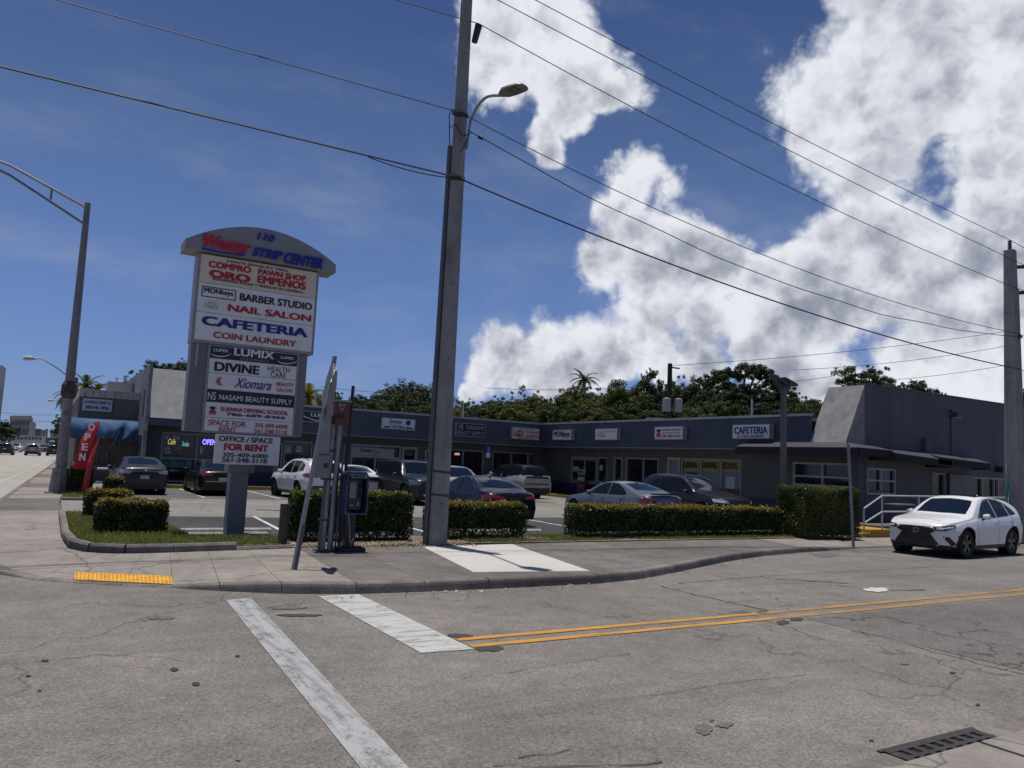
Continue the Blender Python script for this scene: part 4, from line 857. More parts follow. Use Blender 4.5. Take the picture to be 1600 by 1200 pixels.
mb = MB(); mb.lathe([(.0, -.014), (H_*.24, -.014), (H_*.24, 0)], (a2[0]+W_*.78, P3[1], a2[1]+H_*.66), 'Y', 16); obj('logo_disc', mb, b_, th)
sbox('fascia_sign', 'black beauty supply sign with white letters beside the concrete pole', FY, (710, 681), (757, 663.5), KF, FRAW, rows=[('NS', .08, .48, .24, .9, LGREY, {}), ('NASAMI', .34, .53, .92, .85, LGREY, dict(bold=.01)), ('BEAUTY SUPPLY', .05, .12, .95, .42, LGREY, dict(bold=.01))])
sbox('fascia_sign', 'cream pawn shop sign with red letters nearest the inner corner', FY, (797, 685.5), (840, 670), CF, FRAM, rows=[('MIAMI JEWELRY MFG.', .22, .80, .8, .9, BLK, {}), ('COMPRO', .06, .52, .42, .74, RED, dict(bold=.03)), ('PAWN SHOP', .5, .56, .96, .72, RED, dict(bold=.03)), ('ORO', .06, .2, .42, .48, RED, dict(bold=.06)), ('EMPEÑOS', .5, .22, .96, .42, RED, dict(bold=.03)), ('REPARAMOS ROLEX Y PRENDAS', .2, .07, .8, .15, BLK, {})], t=.22)
sbox('fascia_sign', 'white barber sign with bold black letters on the right hand fascia', FX, (868.5, 688), (898.5, 671.5), WS, FRAM, rows=[('MONkeys', .07, .14, .93, .86, BLK, dict(bold=.04))], t=.25)
th, P3, a2, W_, H_ = sbox('fascia_sign', 'white nail salon sign with faint script on the right hand fascia', FX, (935, 688), (970.5, 669.5), WS, FRAM, rows=[("Lee's", .18, .55, .38, .85, LGREY, dict(shear=.3)), ('Nails', .1, .25, .5, .55, LGREY, dict(shear=.3)), ('NAIL SALON & SPA', .46, .66, .94, .82, LGREY, {})], t=.25)
sbox('fascia_sign', 'white driving school sign with cap and car logo', FX, (1029, 687.5), (1074, 666.5), WS, FRAM, rows=[('ELIENNA DRIVING', .28, .66, .94, .84, RED, dict(bold=.02)), ('SCHOOL', .28, .44, .94, .58, RED, dict(bold=.02)), ('786-689-8466', .28, .18, .94, .36, BLK, dict(bold=.02))], t=.28, cap=(.16, .52, .33))
sbox('fascia_sign', 'white cafeteria and coin laundry sign above the first awning', FX, (1151, 686.5), (1210, 663), WS, FRAM, rows=[('CAFETERIA', .06, .34, .95, .84, NAVY, dict(bold=.045)), ('& COIN LAUNDRY', .14, .10, .88, .28, BLK, dict(bold=.02))], t=.28)
# writing and posters in the windows
def pw(root_i, lst, body, P, lb, rt, m, **k): return tpx(body, P, lb, rt, m, lst[root_i]['root'], **k)
NG = mat('neon_green', (.3, .9, .5), .5, emit=(.35, .9, .55), estr=.3); NY = mat('neon_yellow', (.9, .8, .2), .5, emit=(1, .8, .2), estr=.35); NB = mat('neon_blue', (.2, .2, 1), .5, emit=(.22, .2, 1.0), estr=2.2); NW = mat('neon_pink', (.9, .5, .45), .5, emit=(1, .55, .45), estr=.8)
PG = ('Y', LY+.12)
pw(0, LU, 'Cafe', PG, (262, 694), (275, 686), NY, shear=.3, name='neon_sign'); pw(0, LU, 'Sodas', PG, (284, 697), (296, 690), NG, shear=.3, name='neon_sign'); pw(0, LU, 'OPEN', PG, (316, 694.5), (338, 687), NB, bold=.03, name='neon_sign')
pw(7, LU, 'OPEN', PG, (710, 711), (718, 708), NW, name='neon_sign', bold=.03)
PST = mat('poster_pale', (.32, .33, .34), .6, var=.5, vscale=9); PSB = mat('goods_teal', (.05, .12, .11), .6, var=.7, vscale=5); PSR = mat('goods_mixed', (.09, .085, .10), .6, var=.7, vscale=6)
def poster(i, lst, P, x0, y0, x1, y1, m=PST):
    f = (lambda q: onY(q[0], q[1], P[1])) if P[0] == 'Y' else (lambda q: onX(q[0], q[1], P[1])); k = 0 if P[0] == 'Y' else 1
    a, b = f((x0, y1)), f((x1, y0)); panel(P, min(a[k], b[k]), max(a[k], b[k]), a.z, b.z, .012, m, 'poster', lst[i]['root'])
for q in ((258, 680, 264, 686), (270, 681, 281, 686), (256, 699, 266, 703), (258, 705, 267, 708), (278, 698, 281, 703), (312, 697, 318, 709)): poster(0, LU, PG, *q)
poster(0, LU, PG, 252, 714, 300, 730, PSB); poster(0, LU, PG, 308, 714, 330, 735, PSR)
poster(2, LU, PG, 446, 696, 455, 708); poster(2, LU, PG, 462, 697, 472, 706); poster(7, LU, PG, 736, 702, 745, 706, PSR); poster(5, LU, PG, 631, 702, 646, 712, mat('poster_black', (.05, .05, .06), .5))
BAN = mat('banner_white', (.33, .34, .35), .6, var=.08, vscale=3)
poster(4, LU, PG, 549.5, 700, 586, 711, BAN); poster(4, LU, PG, 588, 702, 616, 713, BAN); poster(4, LU, PG, 617, 703, 622, 716, mat('poster_red', (.12, .02, .02), .6, var=.6, vscale=6))
pw(4, LU, 'Xiomara', ('Y', LY+.104), (562, 706), (582, 701), BLK, shear=.4); pw(4, LU, 'Beauty Salon', ('Y', LY+.104), (590, 708), (612, 704), LGREY, shear=.2)
XG = ('X', RX+.12); YB = mat('banner_yellow', (.25, .215, .055), .6, var=.06, vscale=2); pwh = mat('blind_pale', (.24, .26, .27), .6, var=.1, vscale=2)
for i_, (x0, x1, s_) in enumerate(((1066, 1092.5, 'ELIENNA'), (1096, 1124.5, 'DRIVING'), (1128, 1156, 'SCHOOL'))):
    poster(5, RU, XG, x0, 718.5, x1, 735-i_*.3+(i_*1.2), YB); tpx(s_, ('X', RX+.104), (x0+2, 731+i_*.9), (x1-3, 722+i_*.6), BLK, RU[5]['root'], bold=.05)
poster(5, RU, XG, 1073, 738.5, 1089, 742, mat('poster_dark', (.02, .02, .02), .6)); poster(5, RU, XG, 1134, 745, 1149, 763, mat('poster_tri', (.34, .36, .38), .6, var=.25, vscale=6))
poster(5, RU, XG, 1128, 765, 1156, 772, mat('poster_red2', (.10, .02, .03), .6, var=.5, vscale=6))
poster(0, RU, XG, 894, 729, 905, 736); poster(1, RU, XG, 937, 727, 942, 735); poster(1, RU, XG, 936, 752, 942, 760)
AB = mat('zigzag_white', (.3, .3, .3), .6)
mb = MB(); y0_ = ux(930.5); y1_ = ux(893)
for i in range(22):
    a_ = y0_+(y1_-y0_)*i/22; b_2 = y0_+(y1_-y0_)*(i+1)/22
    mb.add([(RX+.119, a_, 2.45), (RX+.119, b_2, 2.45), (RX+.119, (a_+b_2)/2, 2.25)], [(0, 1, 2)]); mb.add([(RX+.119, a_, 1.02), (RX+.119, b_2, 1.02), (RX+.119, (a_+b_2)/2, 1.2)], [(0, 1, 2)])
obj('zigzag_trim', mb, AB, RU[0]['root'])
ab = thing('sandwich_board', 'tall printed price board standing outside the barber shop', 'board', (26.9, onX(906, 770, 26.9).y, .25))
c = WORLD[ab.name]; obj('board', MB().prism([(26.9, c.y-.36, .25), (26.9, c.y+.36, .25), (27.0, c.y+.36, 1.75), (27.0, c.y-.36, 1.75)], (.04, 0, 0)), mat('board_blue', (.05, .05, .09), .6, var=.5, vscale=7), ab)
obj('header', MB().prism([(26.975, c.y-.36, 1.5), (26.975, c.y+.36, 1.5), (26.985, c.y+.36, 1.78), (26.985, c.y-.36, 1.78)], (-.03, 0, 0)), PST, ab); text('PRICE', ('X', 26.94), (c.y+.28, 1.56), (c.y-.28, 1.7), BLK, ab, bold=.05)
for zz, m_ in ((1.12, PST), (.72, mat('board_pink', (.28, .04, .07), .6))): obj('stripe', MB().box((26.86+.07*zz, c.y-.33, zz), (26.895+.07*zz, c.y+.33, zz+.18)), m_, ab)
hs = thing('parking_sign', 'small blue disabled parking sign on a post before the shops', 'sign', (21.7, 40.2, .25)); q = onY(762, 700, 38.6)
obj('post', MB().cyl((q.x, 38.62, .1), (q.x, 38.62, 2.6), .03, n=8), DARK, hs); a = onY(759, 706.5, 38.6); b = onY(766, 697.5, 38.6)
obj('plate', MB().box((a.x, 38.56, a.z), (b.x, 38.58, b.z)), mat('plate_blue', (.02, .05, .35), .5), hs); obj('plate', MB().box((a.x+.02, 38.56, a.z-.3), (b.x-.02, 38.58, a.z-.02)), LWH, hs)
mb = MB(); cx_, cz_ = (a.x+b.x)/2, (a.z+b.z)/2; mb.tube([(cx_-.01, 38.55, cz_+.09), (cx_-.01, 38.55, cz_-.01), (cx_+.05, 38.55, cz_-.01), (cx_+.07, 38.55, cz_-.09)], .012, 5); mb.tube([(cx_+.05*math.cos(t_*.5+2), 38.55, cz_-.05+.055*math.sin(t_*.5+2)) for t_ in range(9)], .008, 4); mb.cyl((cx_-.01, 38.545, cz_+.12), (cx_-.01, 38.555, cz_+.12), .02, n=8)
obj('wheelchair_symbol', mb, LWH, hs)

# ================================================================ POLES, LAMPS, WIRES
PCON = mat('pole_concrete', (.235, .23, .222), .85, var=.14, vscale=2.2, dirt=(.10, .098, .095), dscale=1.4, damt=.75, stretch=(1.5, 1.5, .5), bump=.35, bscale=35)
GALV = mat('galvanised', (.25, .25, .255), .5, metal=.35, var=.12, vscale=4); COND = mat('conduit_dark', (.10, .102, .11), .6, var=.1, vscale=3)
WIRE = mat('wire_black', (.02, .02, .022), .6)
def pole4(root, x, y, z0, z1, w0, w1, rz, m, ch=.2):
    mb = MB(); vs = []
    for z, w_ in ((z0, w0), (z1, w1)):
        h = w_/2; c = h*ch
        for px, py in ((-h+c, -h), (h-c, -h), (h, -h+c), (h, h-c), (h-c, h), (-h+c, h), (-h, h-c), (-h, -h+c)):
            vs.append((x+px*math.cos(rz)-py*math.sin(rz), y+px*math.sin(rz)+py*math.cos(rz), z))
    mb.add(vs, [(i, (i+1) % 8, 8+(i+1) % 8, 8+i) for i in range(8)]+[tuple(range(7, -1, -1)), tuple(range(8, 16))]); return obj('shaft', mb, m, root)
PX, PY = 7.46, 15.30; PRZ = -math.radians(24)
up = thing('utility_pole', 'thick tapered concrete utility pole by the white slab with a street lamp', 'utility pole', (PX, PY, .15))
pole4(up, PX, PY, .1, 14.3, .40, .24, PRZ, PCON)
lx = Vector((math.cos(PRZ), math.sin(PRZ), 0))
def pp(dx, dy, z): n = Vector((-math.sin(PRZ), math.cos(PRZ), 0)); return Vector((PX, PY, 0))+lx*dx+n*dy+Vector((0, 0, z))
mb = MB(); mb.tube([pp(-.255, -.03, .1), pp(-.255, -.03, .15), pp(-.20, -.03, 9.1)], [.07, .07, .055], 10); obj('conduit', mb, COND, up, smooth=True)
for z in (1.22, 1.72): 
    k = .40-(.16)*z/14.2; h = k/2+.012
    mb = MB(); P_ = [pp(-h, -h, z), pp(h, -h, z-.03), pp(h, h, z), pp(-h, h, z+.03)]; mb.add(P_+[p+Vector((0, 0, .045)) for p in P_], [(i, (i+1) % 4, 4+(i+1) % 4, 4+i) for i in range(4)]); obj('strap', mb, mat('rust_strap', (.06, .045, .04), .7), up)
for z in (1.05, 2.35, 4.2, 5.9, 7.3, 8.6, 9.2, 10.1, 11.3): obj('bolt_hole', MB().cyl(pp(.02, -.2+.0057*z-.012, z), pp(.02, -.19+.0057*z, z), .016, n=8), BLK, up)
for z, lab in ((8.32, 'bracket'), (9.82, 'bracket')): obj('bracket', MB().box(pp(-.2, -.2, z-.05), pp(.17, -.12, z+.05)), mat('bracket_rust', (.07, .055, .05), .6, metal=.3), up)
obj('drop_wire', MB().tube([pp(-.21, -.05, 9.1), pp(-.24, -.1, 9.5), pp(-.12, -.22, 9.55), pp(.0, -.22, 9.35), pp(.1, -.22, 9.3), pp(.2, -.2, 9.35)], .012, 5), WIRE, up)
obj('drop_wire', MB().tube([pp(-.21, -.05, 9.1), pp(-.26, -.08, 9.8), pp(-.2, -.12, 9.95)], .012, 5), WIRE, up)
obj('drop_wire', MB().tube([pp(.02, -.2, 8.9), pp(.1, -.3, 9.0), pp(.2, -.35, 9.3), pp(.3, -.3, 9.35)], .01, 5), WIRE, up)
# lamp arm and head
sl = thing('street_lamp', 'curved arm street lamp fixed high on the concrete pole', 'street lamp', pp(.12, -.12, 9.45))
A0 = pp(.17, -.1, 9.05); HD = onX(782, 149, 7.2); HT = onX(822, 134, 7.42)
cv = [A0, pp(.22, -.12, 9.6), A0.lerp(HD, .12)+Vector((0, 0, .55)), A0.lerp(HD, .3)+Vector((0, 0, .62)), A0.lerp(HD, .6)+Vector((0, 0, .47)), HD]
def bez(P_, n):
    out = []
    for i in range(n+1):
        t_ = i/n*(len(P_)-1); k = min(int(t_), len(P_)-2); f = t_-k; p0, p1, p2, p3 = P_[max(k-1, 0)], P_[k], P_[k+1], P_[min(k+2, len(P_)-1)]
        out.append(.5*((2*p1)+(p2-p0)*f+(2*p0-5*p1+4*p2-p3)*f*f+(3*p1-p0-3*p2+p3)*f**3))
    return out
obj('arm', MB().tube(bez(cv, 22), .032, 8), GALV, sl, smooth=True)
hd = (HT-HD).normalized(); sdv = hd.cross(Vector((0, 0, 1))).normalized(); upv = sdv.cross(hd).normalized()
if upv.z < 0: upv = -upv
mb = MB(); sec = []; L_ = (HT-HD).length*.98
for t_, w_, hh in ((0, .07, .06), (.08, .10, .07), (.2, .17, .085), (.5, .19, .075), (.85, .175, .05), (.97, .12, .03), (1, .05, .015)):
    c = HD+hd*(L_*t_); sec.append([c+sdv*w_*a_+upv*hh*b_ for a_, b_ in ((-1, 0), (-.8, .8), (0, 1.1), (.8, .8), (1, 0), (.8, -.25), (0, -.28), (-.8, -.25))])
vs = [p for s_ in sec for p in s_]; mb.add(vs, [(i*8+j, i*8+(j+1) % 8, (i+1)*8+(j+1) % 8, (i+1)*8+j) for i in range(len(sec)-1) for j in range(8)]+[tuple(range(8)), tuple(range(len(vs)-1, len(vs)-9, -1))])
obj('housing', mb, mat('lamp_housing', (.17, .165, .155), .45, metal=.3), sl, angle=50)
for t0, t1_ in ((.34, .52), (.56, .74)):
    c0 = HD+hd*(L_*t0)-upv*.024; c1 = HD+hd*(L_*t1_)-upv*.022; obj('lens', MB().prism([c0-sdv*.13, c0+sdv*.13, c1+sdv*.13, c1-sdv*.13], -upv*.008), mat('lens_dark', (.03, .03, .03), .2), sl)
# black fuse cutout hanging near the top
fc = onD(738, 48, 17.0); obj('insulator', MB().cyl(pp(.22, -.2, 11.55), pp(.3, -.25, 11.95), .07, .085, 12), mat('black_rubber', (.012, .012, .012), .5), up, smooth=False)
# far right pole
RPX, RPY = 29.12, 14.1
rp = thing('utility_pole', 'plain concrete utility pole behind the white car at the right edge', 'utility pole', (RPX, RPY, .15))
pole4(rp, RPX, RPY, .05, 10.4, .56, .34, 0.15, PCON, .25)
obj('conduit', MB().cyl((RPX+.24, RPY-.24, .1), (RPX+.15, RPY-.16, 9), .04, n=8), GALV, rp)
def insul(p, q, root):
    p, q = Vector(p), Vector(q); mb = MB(); n = 6; mb.cyl(p, q, .03, n=8)
    for i in range(n): a_ = p.lerp(q, (i+.5)/n); mb.cyl(a_-(q-p).normalized()*.015, a_+(q-p).normalized()*.015, .07, n=10)
    return obj('insulator', mb, mat('porcelain_grey', (.06, .06, .065), .35), root)
insul((RPX, RPY, 10.4), (RPX, RPY, 10.78), rp); insul((RPX+.15, RPY-.1, 9.80), (RPX+.62, RPY-.3, 9.86), rp); insul((RPX+.16, RPY-.12, 8.85), (RPX+.64, RPY-.32, 8.92), rp); insul((RPX, RPY, 7.1), (RPX+.1, RPY-.3, 7.25), rp)
def wire(lab, a, b, r=.009, sag=.3, group='overhead wires between the poles', n=26, wig=0):
    a, b = Vector(a), Vector(b); pts = []
    for i in range(n+1):
        t_ = i/n; p = a.lerp(b, t_); p.z -= 4*sag*t_*(1-t_); 
        if wig: p.z += wig*math.sin(t_*31)*math.sin(t_*7)
        pts.append(p)
    o = obj('overhead_wire', MB().tube(pts, r, 5), WIRE, smooth=True); tag(o, lab, 'wire', group); return o
def ext(p, q, k): p, q = Vector(p), Vector(q); return q+(q-p)*k
PW = 15.12
L1 = onY(0, 104, PW); L2 = onY(90, 0, PW)
m1 = pp(-.05, -.22, 8.32); m2 = pp(-.05, -.22, 9.84)
r1 = onD(1594, 577, 32.2); r2 = onD(1590, 521, 32.2)
wire('thick black cable crossing the whole view, left of the concrete pole', ext(m1, L1, 2.0), m1, .020, 0.0); wire('thin second cable drooping to the concrete pole bracket on its left', onY(575, 245, PW), m1+Vector((0, 0, -.03)), .012, .08)
wire('thick black cable running right from the concrete pole, lowest of all', m1, ext(m1, r1, .0), .020, .45); wire('thin wire high at upper left meeting the pole below the lamp', ext(m2, L2, 2.0), m2, .012, 0)
wire('thin wire running right from the pole just below the lamp arm', m2, r2, .011, .65); wire('slack lower wire running right below the lamp arm with a splice', pp(.18, -.18, 9.45), r2+Vector((0, 0, -.1)), .012, 1.0, wig=.03)
obj('splice', MB().cyl(pp(.42, -.25, 9.3), pp(.52, -.28, 9.25), .045, n=8), WIRE, up)
i1 = pp(.3, -.25, 11.98); ti = Vector((RPX+.6, RPY-.3, 8.9)); tj = Vector((RPX+.6, RPY-.3, 9.85)); tk = Vector((RPX, RPY, 10.8))
wire('wire from the upper left passing the black insulator near the pole top', ext(i1, onY(620, 0, PW), 6), i1, .011, 0); wire('third wire from the top between the two concrete poles', i1, ti, .011, .35)
a4 = onY(780, 0, PW+.2); a5 = onY(840, 0, PW+.4)
def through(a, b, k): a, b = Vector(a), Vector(b); return a+(a-b)*k
wire('second wire from the top running down to the right pole', through(a4, tj, .04), tj, .011, .12); wire('topmost wire running down to the right pole top', through(a5, tk, .07), tk, .011, .12)
for q, r, l_ in ((tk, ext(a5, tk, .5), 'topmost'), (tj, ext(a4, tj, .5), 'second'), (ti, ext(i1, ti, .5), 'third'), (r2, ext(m2, r2, .4), 'fourth'), (r1, ext(m1, r1, .4), 'lowest')): wire('%s wire leaving the picture beyond the right hand pole' % l_, q, r, .012, .05)
# old street lamp at the left
LX, LYp = .56, 32.8
OLD = mat('pole_flaking', (.20, .185, .185), .7, var=.25, vscale=5, dirt=(.085, .05, .045), dscale=3.2, damt=.9, bump=.5, bscale=25); OLDT = mat('pole_dull', (.16, .155, .165), .6, var=.15, vscale=3)
ol = thing('street_lamp', 'tall flaking street lamp post with a truss arm reaching left over the avenue', 'street lamp', (LX, LYp, .15))
mb = MB(); mb.tube([(LX, LYp, .12), (LX, LYp, .5)], [.33, .30], 8); mb.tube([(LX, LYp, .5), (LX, LYp, 1.05), (LX, LYp, 1.12)], [.30, .26, .21], 8); obj('base', mb, OLD, ol); obj('footplate', MB().box((LX-.45, LYp-.4, .1), (LX+.45, LYp+.4, .19)), OLD, ol)
obj('lower_pole', MB().tube([(LX, LYp, 1.1), (LX+.0, LYp, 4.2)], [.19, .165], 14), OLD, ol, smooth=True); obj('pole', MB().tube([(LX, LYp, 4.2), (LX-.02, LYp, 11.05)], [.165, .105], 14), OLDT, ol, smooth=True)
obj('collar', MB().tube([(LX, LYp, 3.6), (LX, LYp, 3.75), (LX, LYp, 4.1), (LX, LYp, 4.25)], [.2, .27, .26, .19], 12), mat('collar_rust', (.06, .04, .04), .8, var=.4, vscale=6), ol)
za = 10.85
obj('arm', MB().tube([(LX, LYp, za), (-2.0, LYp, 11.9), (-5.0, LYp, 12.6)], .05, 8), GALV, ol, smooth=True); obj('arm', MB().tube([(LX, LYp, 10.2), (-2.0, LYp, 11.55), (-4.9, LYp, 12.5)], .045, 8), OLDT, ol, smooth=True); obj('strut', MB().cyl((-.66, LYp, 10.93), (-.66, LYp, 11.35), .035, n=8), OLDT, ol)
def cobra(lab, px, pt, hx, hy, D, zb=.1):
    b = onD(px, pt, D); root = thing('street_lamp', lab, 'street lamp', (b.x, b.y, zb), 'far cobra head lamps along the avenue'); h = onD(hx, hy, D)
    obj('pole', MB().tube([(b.x, b.y, zb), (b.x, b.y, b.z)], [.17, .09], 8), OLDT, root); pts = [(b.x, b.y, b.z-.1), ((b.x*.6+h.x*.4), b.y, b.z+(h.z-b.z)*.6), (b.x*.25+h.x*.75, b.y, h.z+.1), (h.x+.3, h.y, h.z)]
    obj('arm', MB().tube([Vector(p) for p in pts], .05, 6), GALV, root, smooth=True)
    d = (Vector((h.x, h.y, h.z))-Vector(pts[2])).normalized(); c = Vector((h.x, h.y, h.z)); mb = MB(); mb.tube([c+Vector((.35, 0, 0)), c+Vector((.1, 0, .03)), c-Vector((.25, 0, 0)), c-Vector((.45, 0, .06))], [.06, .15, .17, .05], 8); obj('head', mb, mat('lamp_head_pale', (.4, .4, .4), .5), root, smooth=True)
cobra('nearer cobra head lamp seen left of the flaking post', 112, 590, 47, 560, 62); cobra('small far cobra head lamp with its head behind the flaking post', 108, 640, 80, 626, 120)
# car park lamp on a square post
t = thing('car_park_lamp', 'square car park lamp post with two tilted flat heads by the long hedge', 'lamp', (19.9, 16.45, .1)); cx_, cy_ = 19.95, 16.45
obj('footing', MB().box((cx_-.17, cy_-.17, .1), (cx_+.17, cy_+.17, 1.02)), PCON, t, bevel=.02); obj('post', MB().box((cx_-.07, cy_-.07, 1.02), (cx_+.07, cy_+.07, 4.72)), mat('post_grey', (.10, .10, .10), .6, var=.1), t)
obj('crossbar', MB().box((cx_-.28, cy_-.05, 4.72), (cx_+.28, cy_+.05, 4.84)), DARK, t)
for sx_, tl in ((-1, .22), (1, -.06)):
    mb = MB(); c = Vector((cx_+sx_*.24, cy_+.02, 4.93)); d = Vector((.40, .0, -.13-tl*.2)).normalized(); e = Vector((0, 1, 0)); mb.prism([c-d*.3-e*.14, c+d*.3-e*.14, c+d*.3+e*.14, c-d*.3+e*.14], (0, 0, .07)); obj('lamp_head', mb, DARK, t); obj('bracket', MB().cyl((c.x, c.y, 4.8), (c.x, c.y, 4.95), .03, n=6), DARK, t)
# slim sign post on the right kerb
t = thing('sign_post', 'thin bare perforated steel post standing on the pavement by the steps', 'post', (19.2, 13.45, .15)); mb = MB(); mb.tube([(19.2, 13.45, .1), (19.1, 13.55, 2.98)], .04, 4); obj('post', mb, GALV, t)
mb = MB()
for i in range(28): z = .3+i*.095; f = (z-.1)/2.88; mb.cyl((19.2-.1*f-.02, 13.45+.1*f-.045, z), (19.2-.1*f-.02, 13.45+.1*f-.03, z), .012, n=6)
obj('hole', mb, BLK, t, stuff=True)
# leaning traffic sign seen edge on
t = thing('leaning_sign', 'leaning steel sign post with two sign plates seen edge on', 'sign', (3.56, 12.42, .15))
A_ = Vector((3.54, 12.42, .12)); B_ = Vector((4.02, 12.55, 3.64)); dd = (B_-A_).normalized(); mb = MB()
mb.prism([A_+Vector((-.035, 0, 0)), A_+Vector((-.01, -.03, 0)), A_+Vector((.02, -.03, 0)), A_+Vector((.045, 0, 0)), A_+Vector((.02, .0, 0)), A_+Vector((-.012, .0, 0))], B_-A_); obj('post', mb, GALV, t)
mb = MB(); A2 = A_+Vector((-.0, -.035, 0)); mb.prism([A2, A2+Vector((.05, -.012, 0)), A2+Vector((.05, .02, 0)), A2+Vector((0, .02, 0))], dd*.75); obj('stub', mb, mat('stub_dark', (.09, .09, .10), .5, metal=.3), t)
def plate(cz, off, yaw, ww, hh, nm, shape='oct'):
    c = A_.lerp(B_, (cz-.12)/3.52)+Vector((off, 0, 0)); fw = Vector((math.cos(yaw), math.sin(yaw), .0)); u_ = (dd-fw*dd.dot(fw)).normalized(); nrm = fw.cross(u_); pts = []
    if shape == 'oct': ang = [PI/8+i*PI/4 for i in range(8)]; pts = [c+fw*(ww/2/.924*math.cos(a_))+u_*(hh/2/.924*math.sin(a_)) for a_ in ang]
    else: pts = [c-fw*ww/2-u_*hh/2, c+fw*ww/2-u_*hh/2, c+fw*ww/2+u_*hh/2, c-fw*ww/2+u_*hh/2]
    obj(nm, MB().prism(pts, nrm*.012), mat('plate_back', (.20, .20, .205), .5, metal=.3, var=.1), t)
plate(3.12, -.02, math.radians(72+9), .76, .76, 'sign_plate'); plate(3.0, .07, math.radians(72-7), .74, .8, 'sign_plate')
plate(3.45, 0.02, math.radians(80), .2, .2, 'sign_plate', 'r')
# signal posts, controller box and the red box
t = thing('service_posts', 'cluster of strapped steel service posts with a small grey cabinet', 'posts', (4.78, 14.7, .15))
for dx, dy, r_, z0_, z1_ in ((-.06, 0, .062, .15, 3.0), (.06, -.05, .045, .15, 2.9), (.135, .04, .03, .15, 2.7), (-.15, -.06, .022, .15, 1.6), (.19, -.02, .022, .15, 2.2)):
    obj('post', MB().tube([(4.78+dx, 14.7+dy, z0_-.03), (4.8+dx+.035*z1_/3, 14.7+dy, z1_)], r_, 10), GALV if r_ > .04 else COND, t, smooth=True)
for z in (.72, 1.5, 2.05): obj('band', MB().box((4.62, 14.62, z), (5.0, 14.78, z+.035)), DARK, t)
obj('cabinet', MB().box((4.44, 14.56, 1.54), (4.72, 14.76, 1.98)), mat('cabinet_grey', (.2, .2, .205), .5), t, bevel=.015); obj('cabinet_lock', MB().cyl((4.64, 14.54, 1.78), (4.64, 14.57, 1.78), .05, n=12), DARK, t)
obj('upper_cabinet', MB().box((4.5, 14.58, 2.0), (4.7, 14.74, 2.75)), GALV, t, bevel=.01); obj('shoe', MB().box((4.58, 14.55, .12), (5.02, 14.85, .17)), DARK, t)
t = thing('red_call_box', 'faded red pedestrian notice box high on the service posts', 'box', (4.9, 14.66, 2.5))
RB = mat('red_faded', (.12, .026, .026), .6, var=.2, vscale=6); obj('box', MB().box((4.74, 14.5, 2.58), (5.02, 14.72, 3.02)), RB, t, bevel=.01); obj('lid', MB().box((4.72, 14.48, 3.022), (5.04, 14.74, 3.06)), GALV, t)
obj('slot', MB().box((4.76, 14.485, 2.72), (4.92, 14.499, 2.78)), BLK, t); text('BUY', ('Y', 14.5), (4.80, 2.92), (4.93, 2.99), LGREY, t, proud=.004); text('IT', ('Y', 14.5), (4.84, 2.84), (4.90, 2.90), LGREY, t, proud=.004)
t = thing('black_pole', 'slim matt black pole rising behind the payphone', 'pole', (5.16, 15.05, .15)); obj('shaft', MB().tube([(5.16, 15.02, .1), (5.24, 15.02, 3.4)], .035, 8), mat('pole_black', (.01, .01, .012), .5), t, smooth=True)
# payphone
t = thing('payphone', 'old blue hooded payphone on a pedestal in front of the clipped hedge', 'payphone', (5.25, 14.6, .15))
PB = mat('phone_blue', (.022, .042, .085), .5, var=.4, vscale=6, dirt=(.16, .20, .24), dscale=5, damt=.45); PK = mat('phone_black', (.01, .011, .016), .35); PBM = mat('phone_panel', (.022, .022, .045), .4)
obj('pedestal', MB().box((5.13, 14.62, .2), (5.33, 14.8, .9)), PK, t); obj('foot', MB().box((4.98, 14.42, .15), (5.5, 14.86, .22)), PK, t, bevel=.01)
def hood(x0, x1, z0, z1, y0, y1, tilt=.0):
    pr = [(x0, z0), (x1, z0), (x1+.02, z0+.1), (x1, z1-.07), (x1-.05, z1), (x0+.05, z1), (x0, z1-.07), (x0-.02, z0+.1)]; return pr
pr = hood(5.02, 5.45, .86, 1.68, 0, 0); inn = [(5.235+(x-5.235)*.86, 1.26+(z-1.26)*.92) for x, z in pr]; mb = MB(); vs = []
for yy, q in ((14.36, pr), (14.78, pr), (14.36, inn), (14.74, inn)): vs += [(x, yy, z) for x, z in q]
n = 8; fs = []
for i in range(n): j = (i+1) % n; fs += [(i, j, 8+j, 8+i), (i, 16+i, 16+j, j), (16+i, 24+i, 24+j, 16+j)]
fs += [tuple(range(8, 16)), tuple(range(24, 32))]; mb.add(vs, fs); obj('hood', mb, PB, t, angle=35)
obj('header', MB().box((5.09, 14.345, 1.56), (5.41, 14.40, 1.64)), mat('header_pale', (.13, .16, .19), .5), t); text('ENLACE', ('Y', 14.345), (5.12, 1.575), (5.36, 1.625), NAVY, t, bold=.05, proud=.004)
obj('phone_body', MB().box((5.09, 14.5, .95), (5.38, 14.72, 1.54)), PBM, t, bevel=.012); obj('instruction_plate', MB().box((5.12, 14.485, 1.17), (5.25, 14.5, 1.48)), mat('plate_silver', (.22, .22, .2), .4, var=.6, vscale=40), t)
obj('coin_slot', MB().box((5.29, 14.48, 1.02), (5.32, 14.5, 1.1)), LGREY, t); obj('coin_return', MB().box((5.14, 14.48, 1.02), (5.2, 14.5, 1.05)), LGREY, t)
obj('handset', MB().tube([(5.33, 14.47, 1.2), (5.345, 14.44, 1.24), (5.345, 14.44, 1.4), (5.33, 14.47, 1.44)], [.028, .018, .018, .028], 8), PK, t, smooth=True)
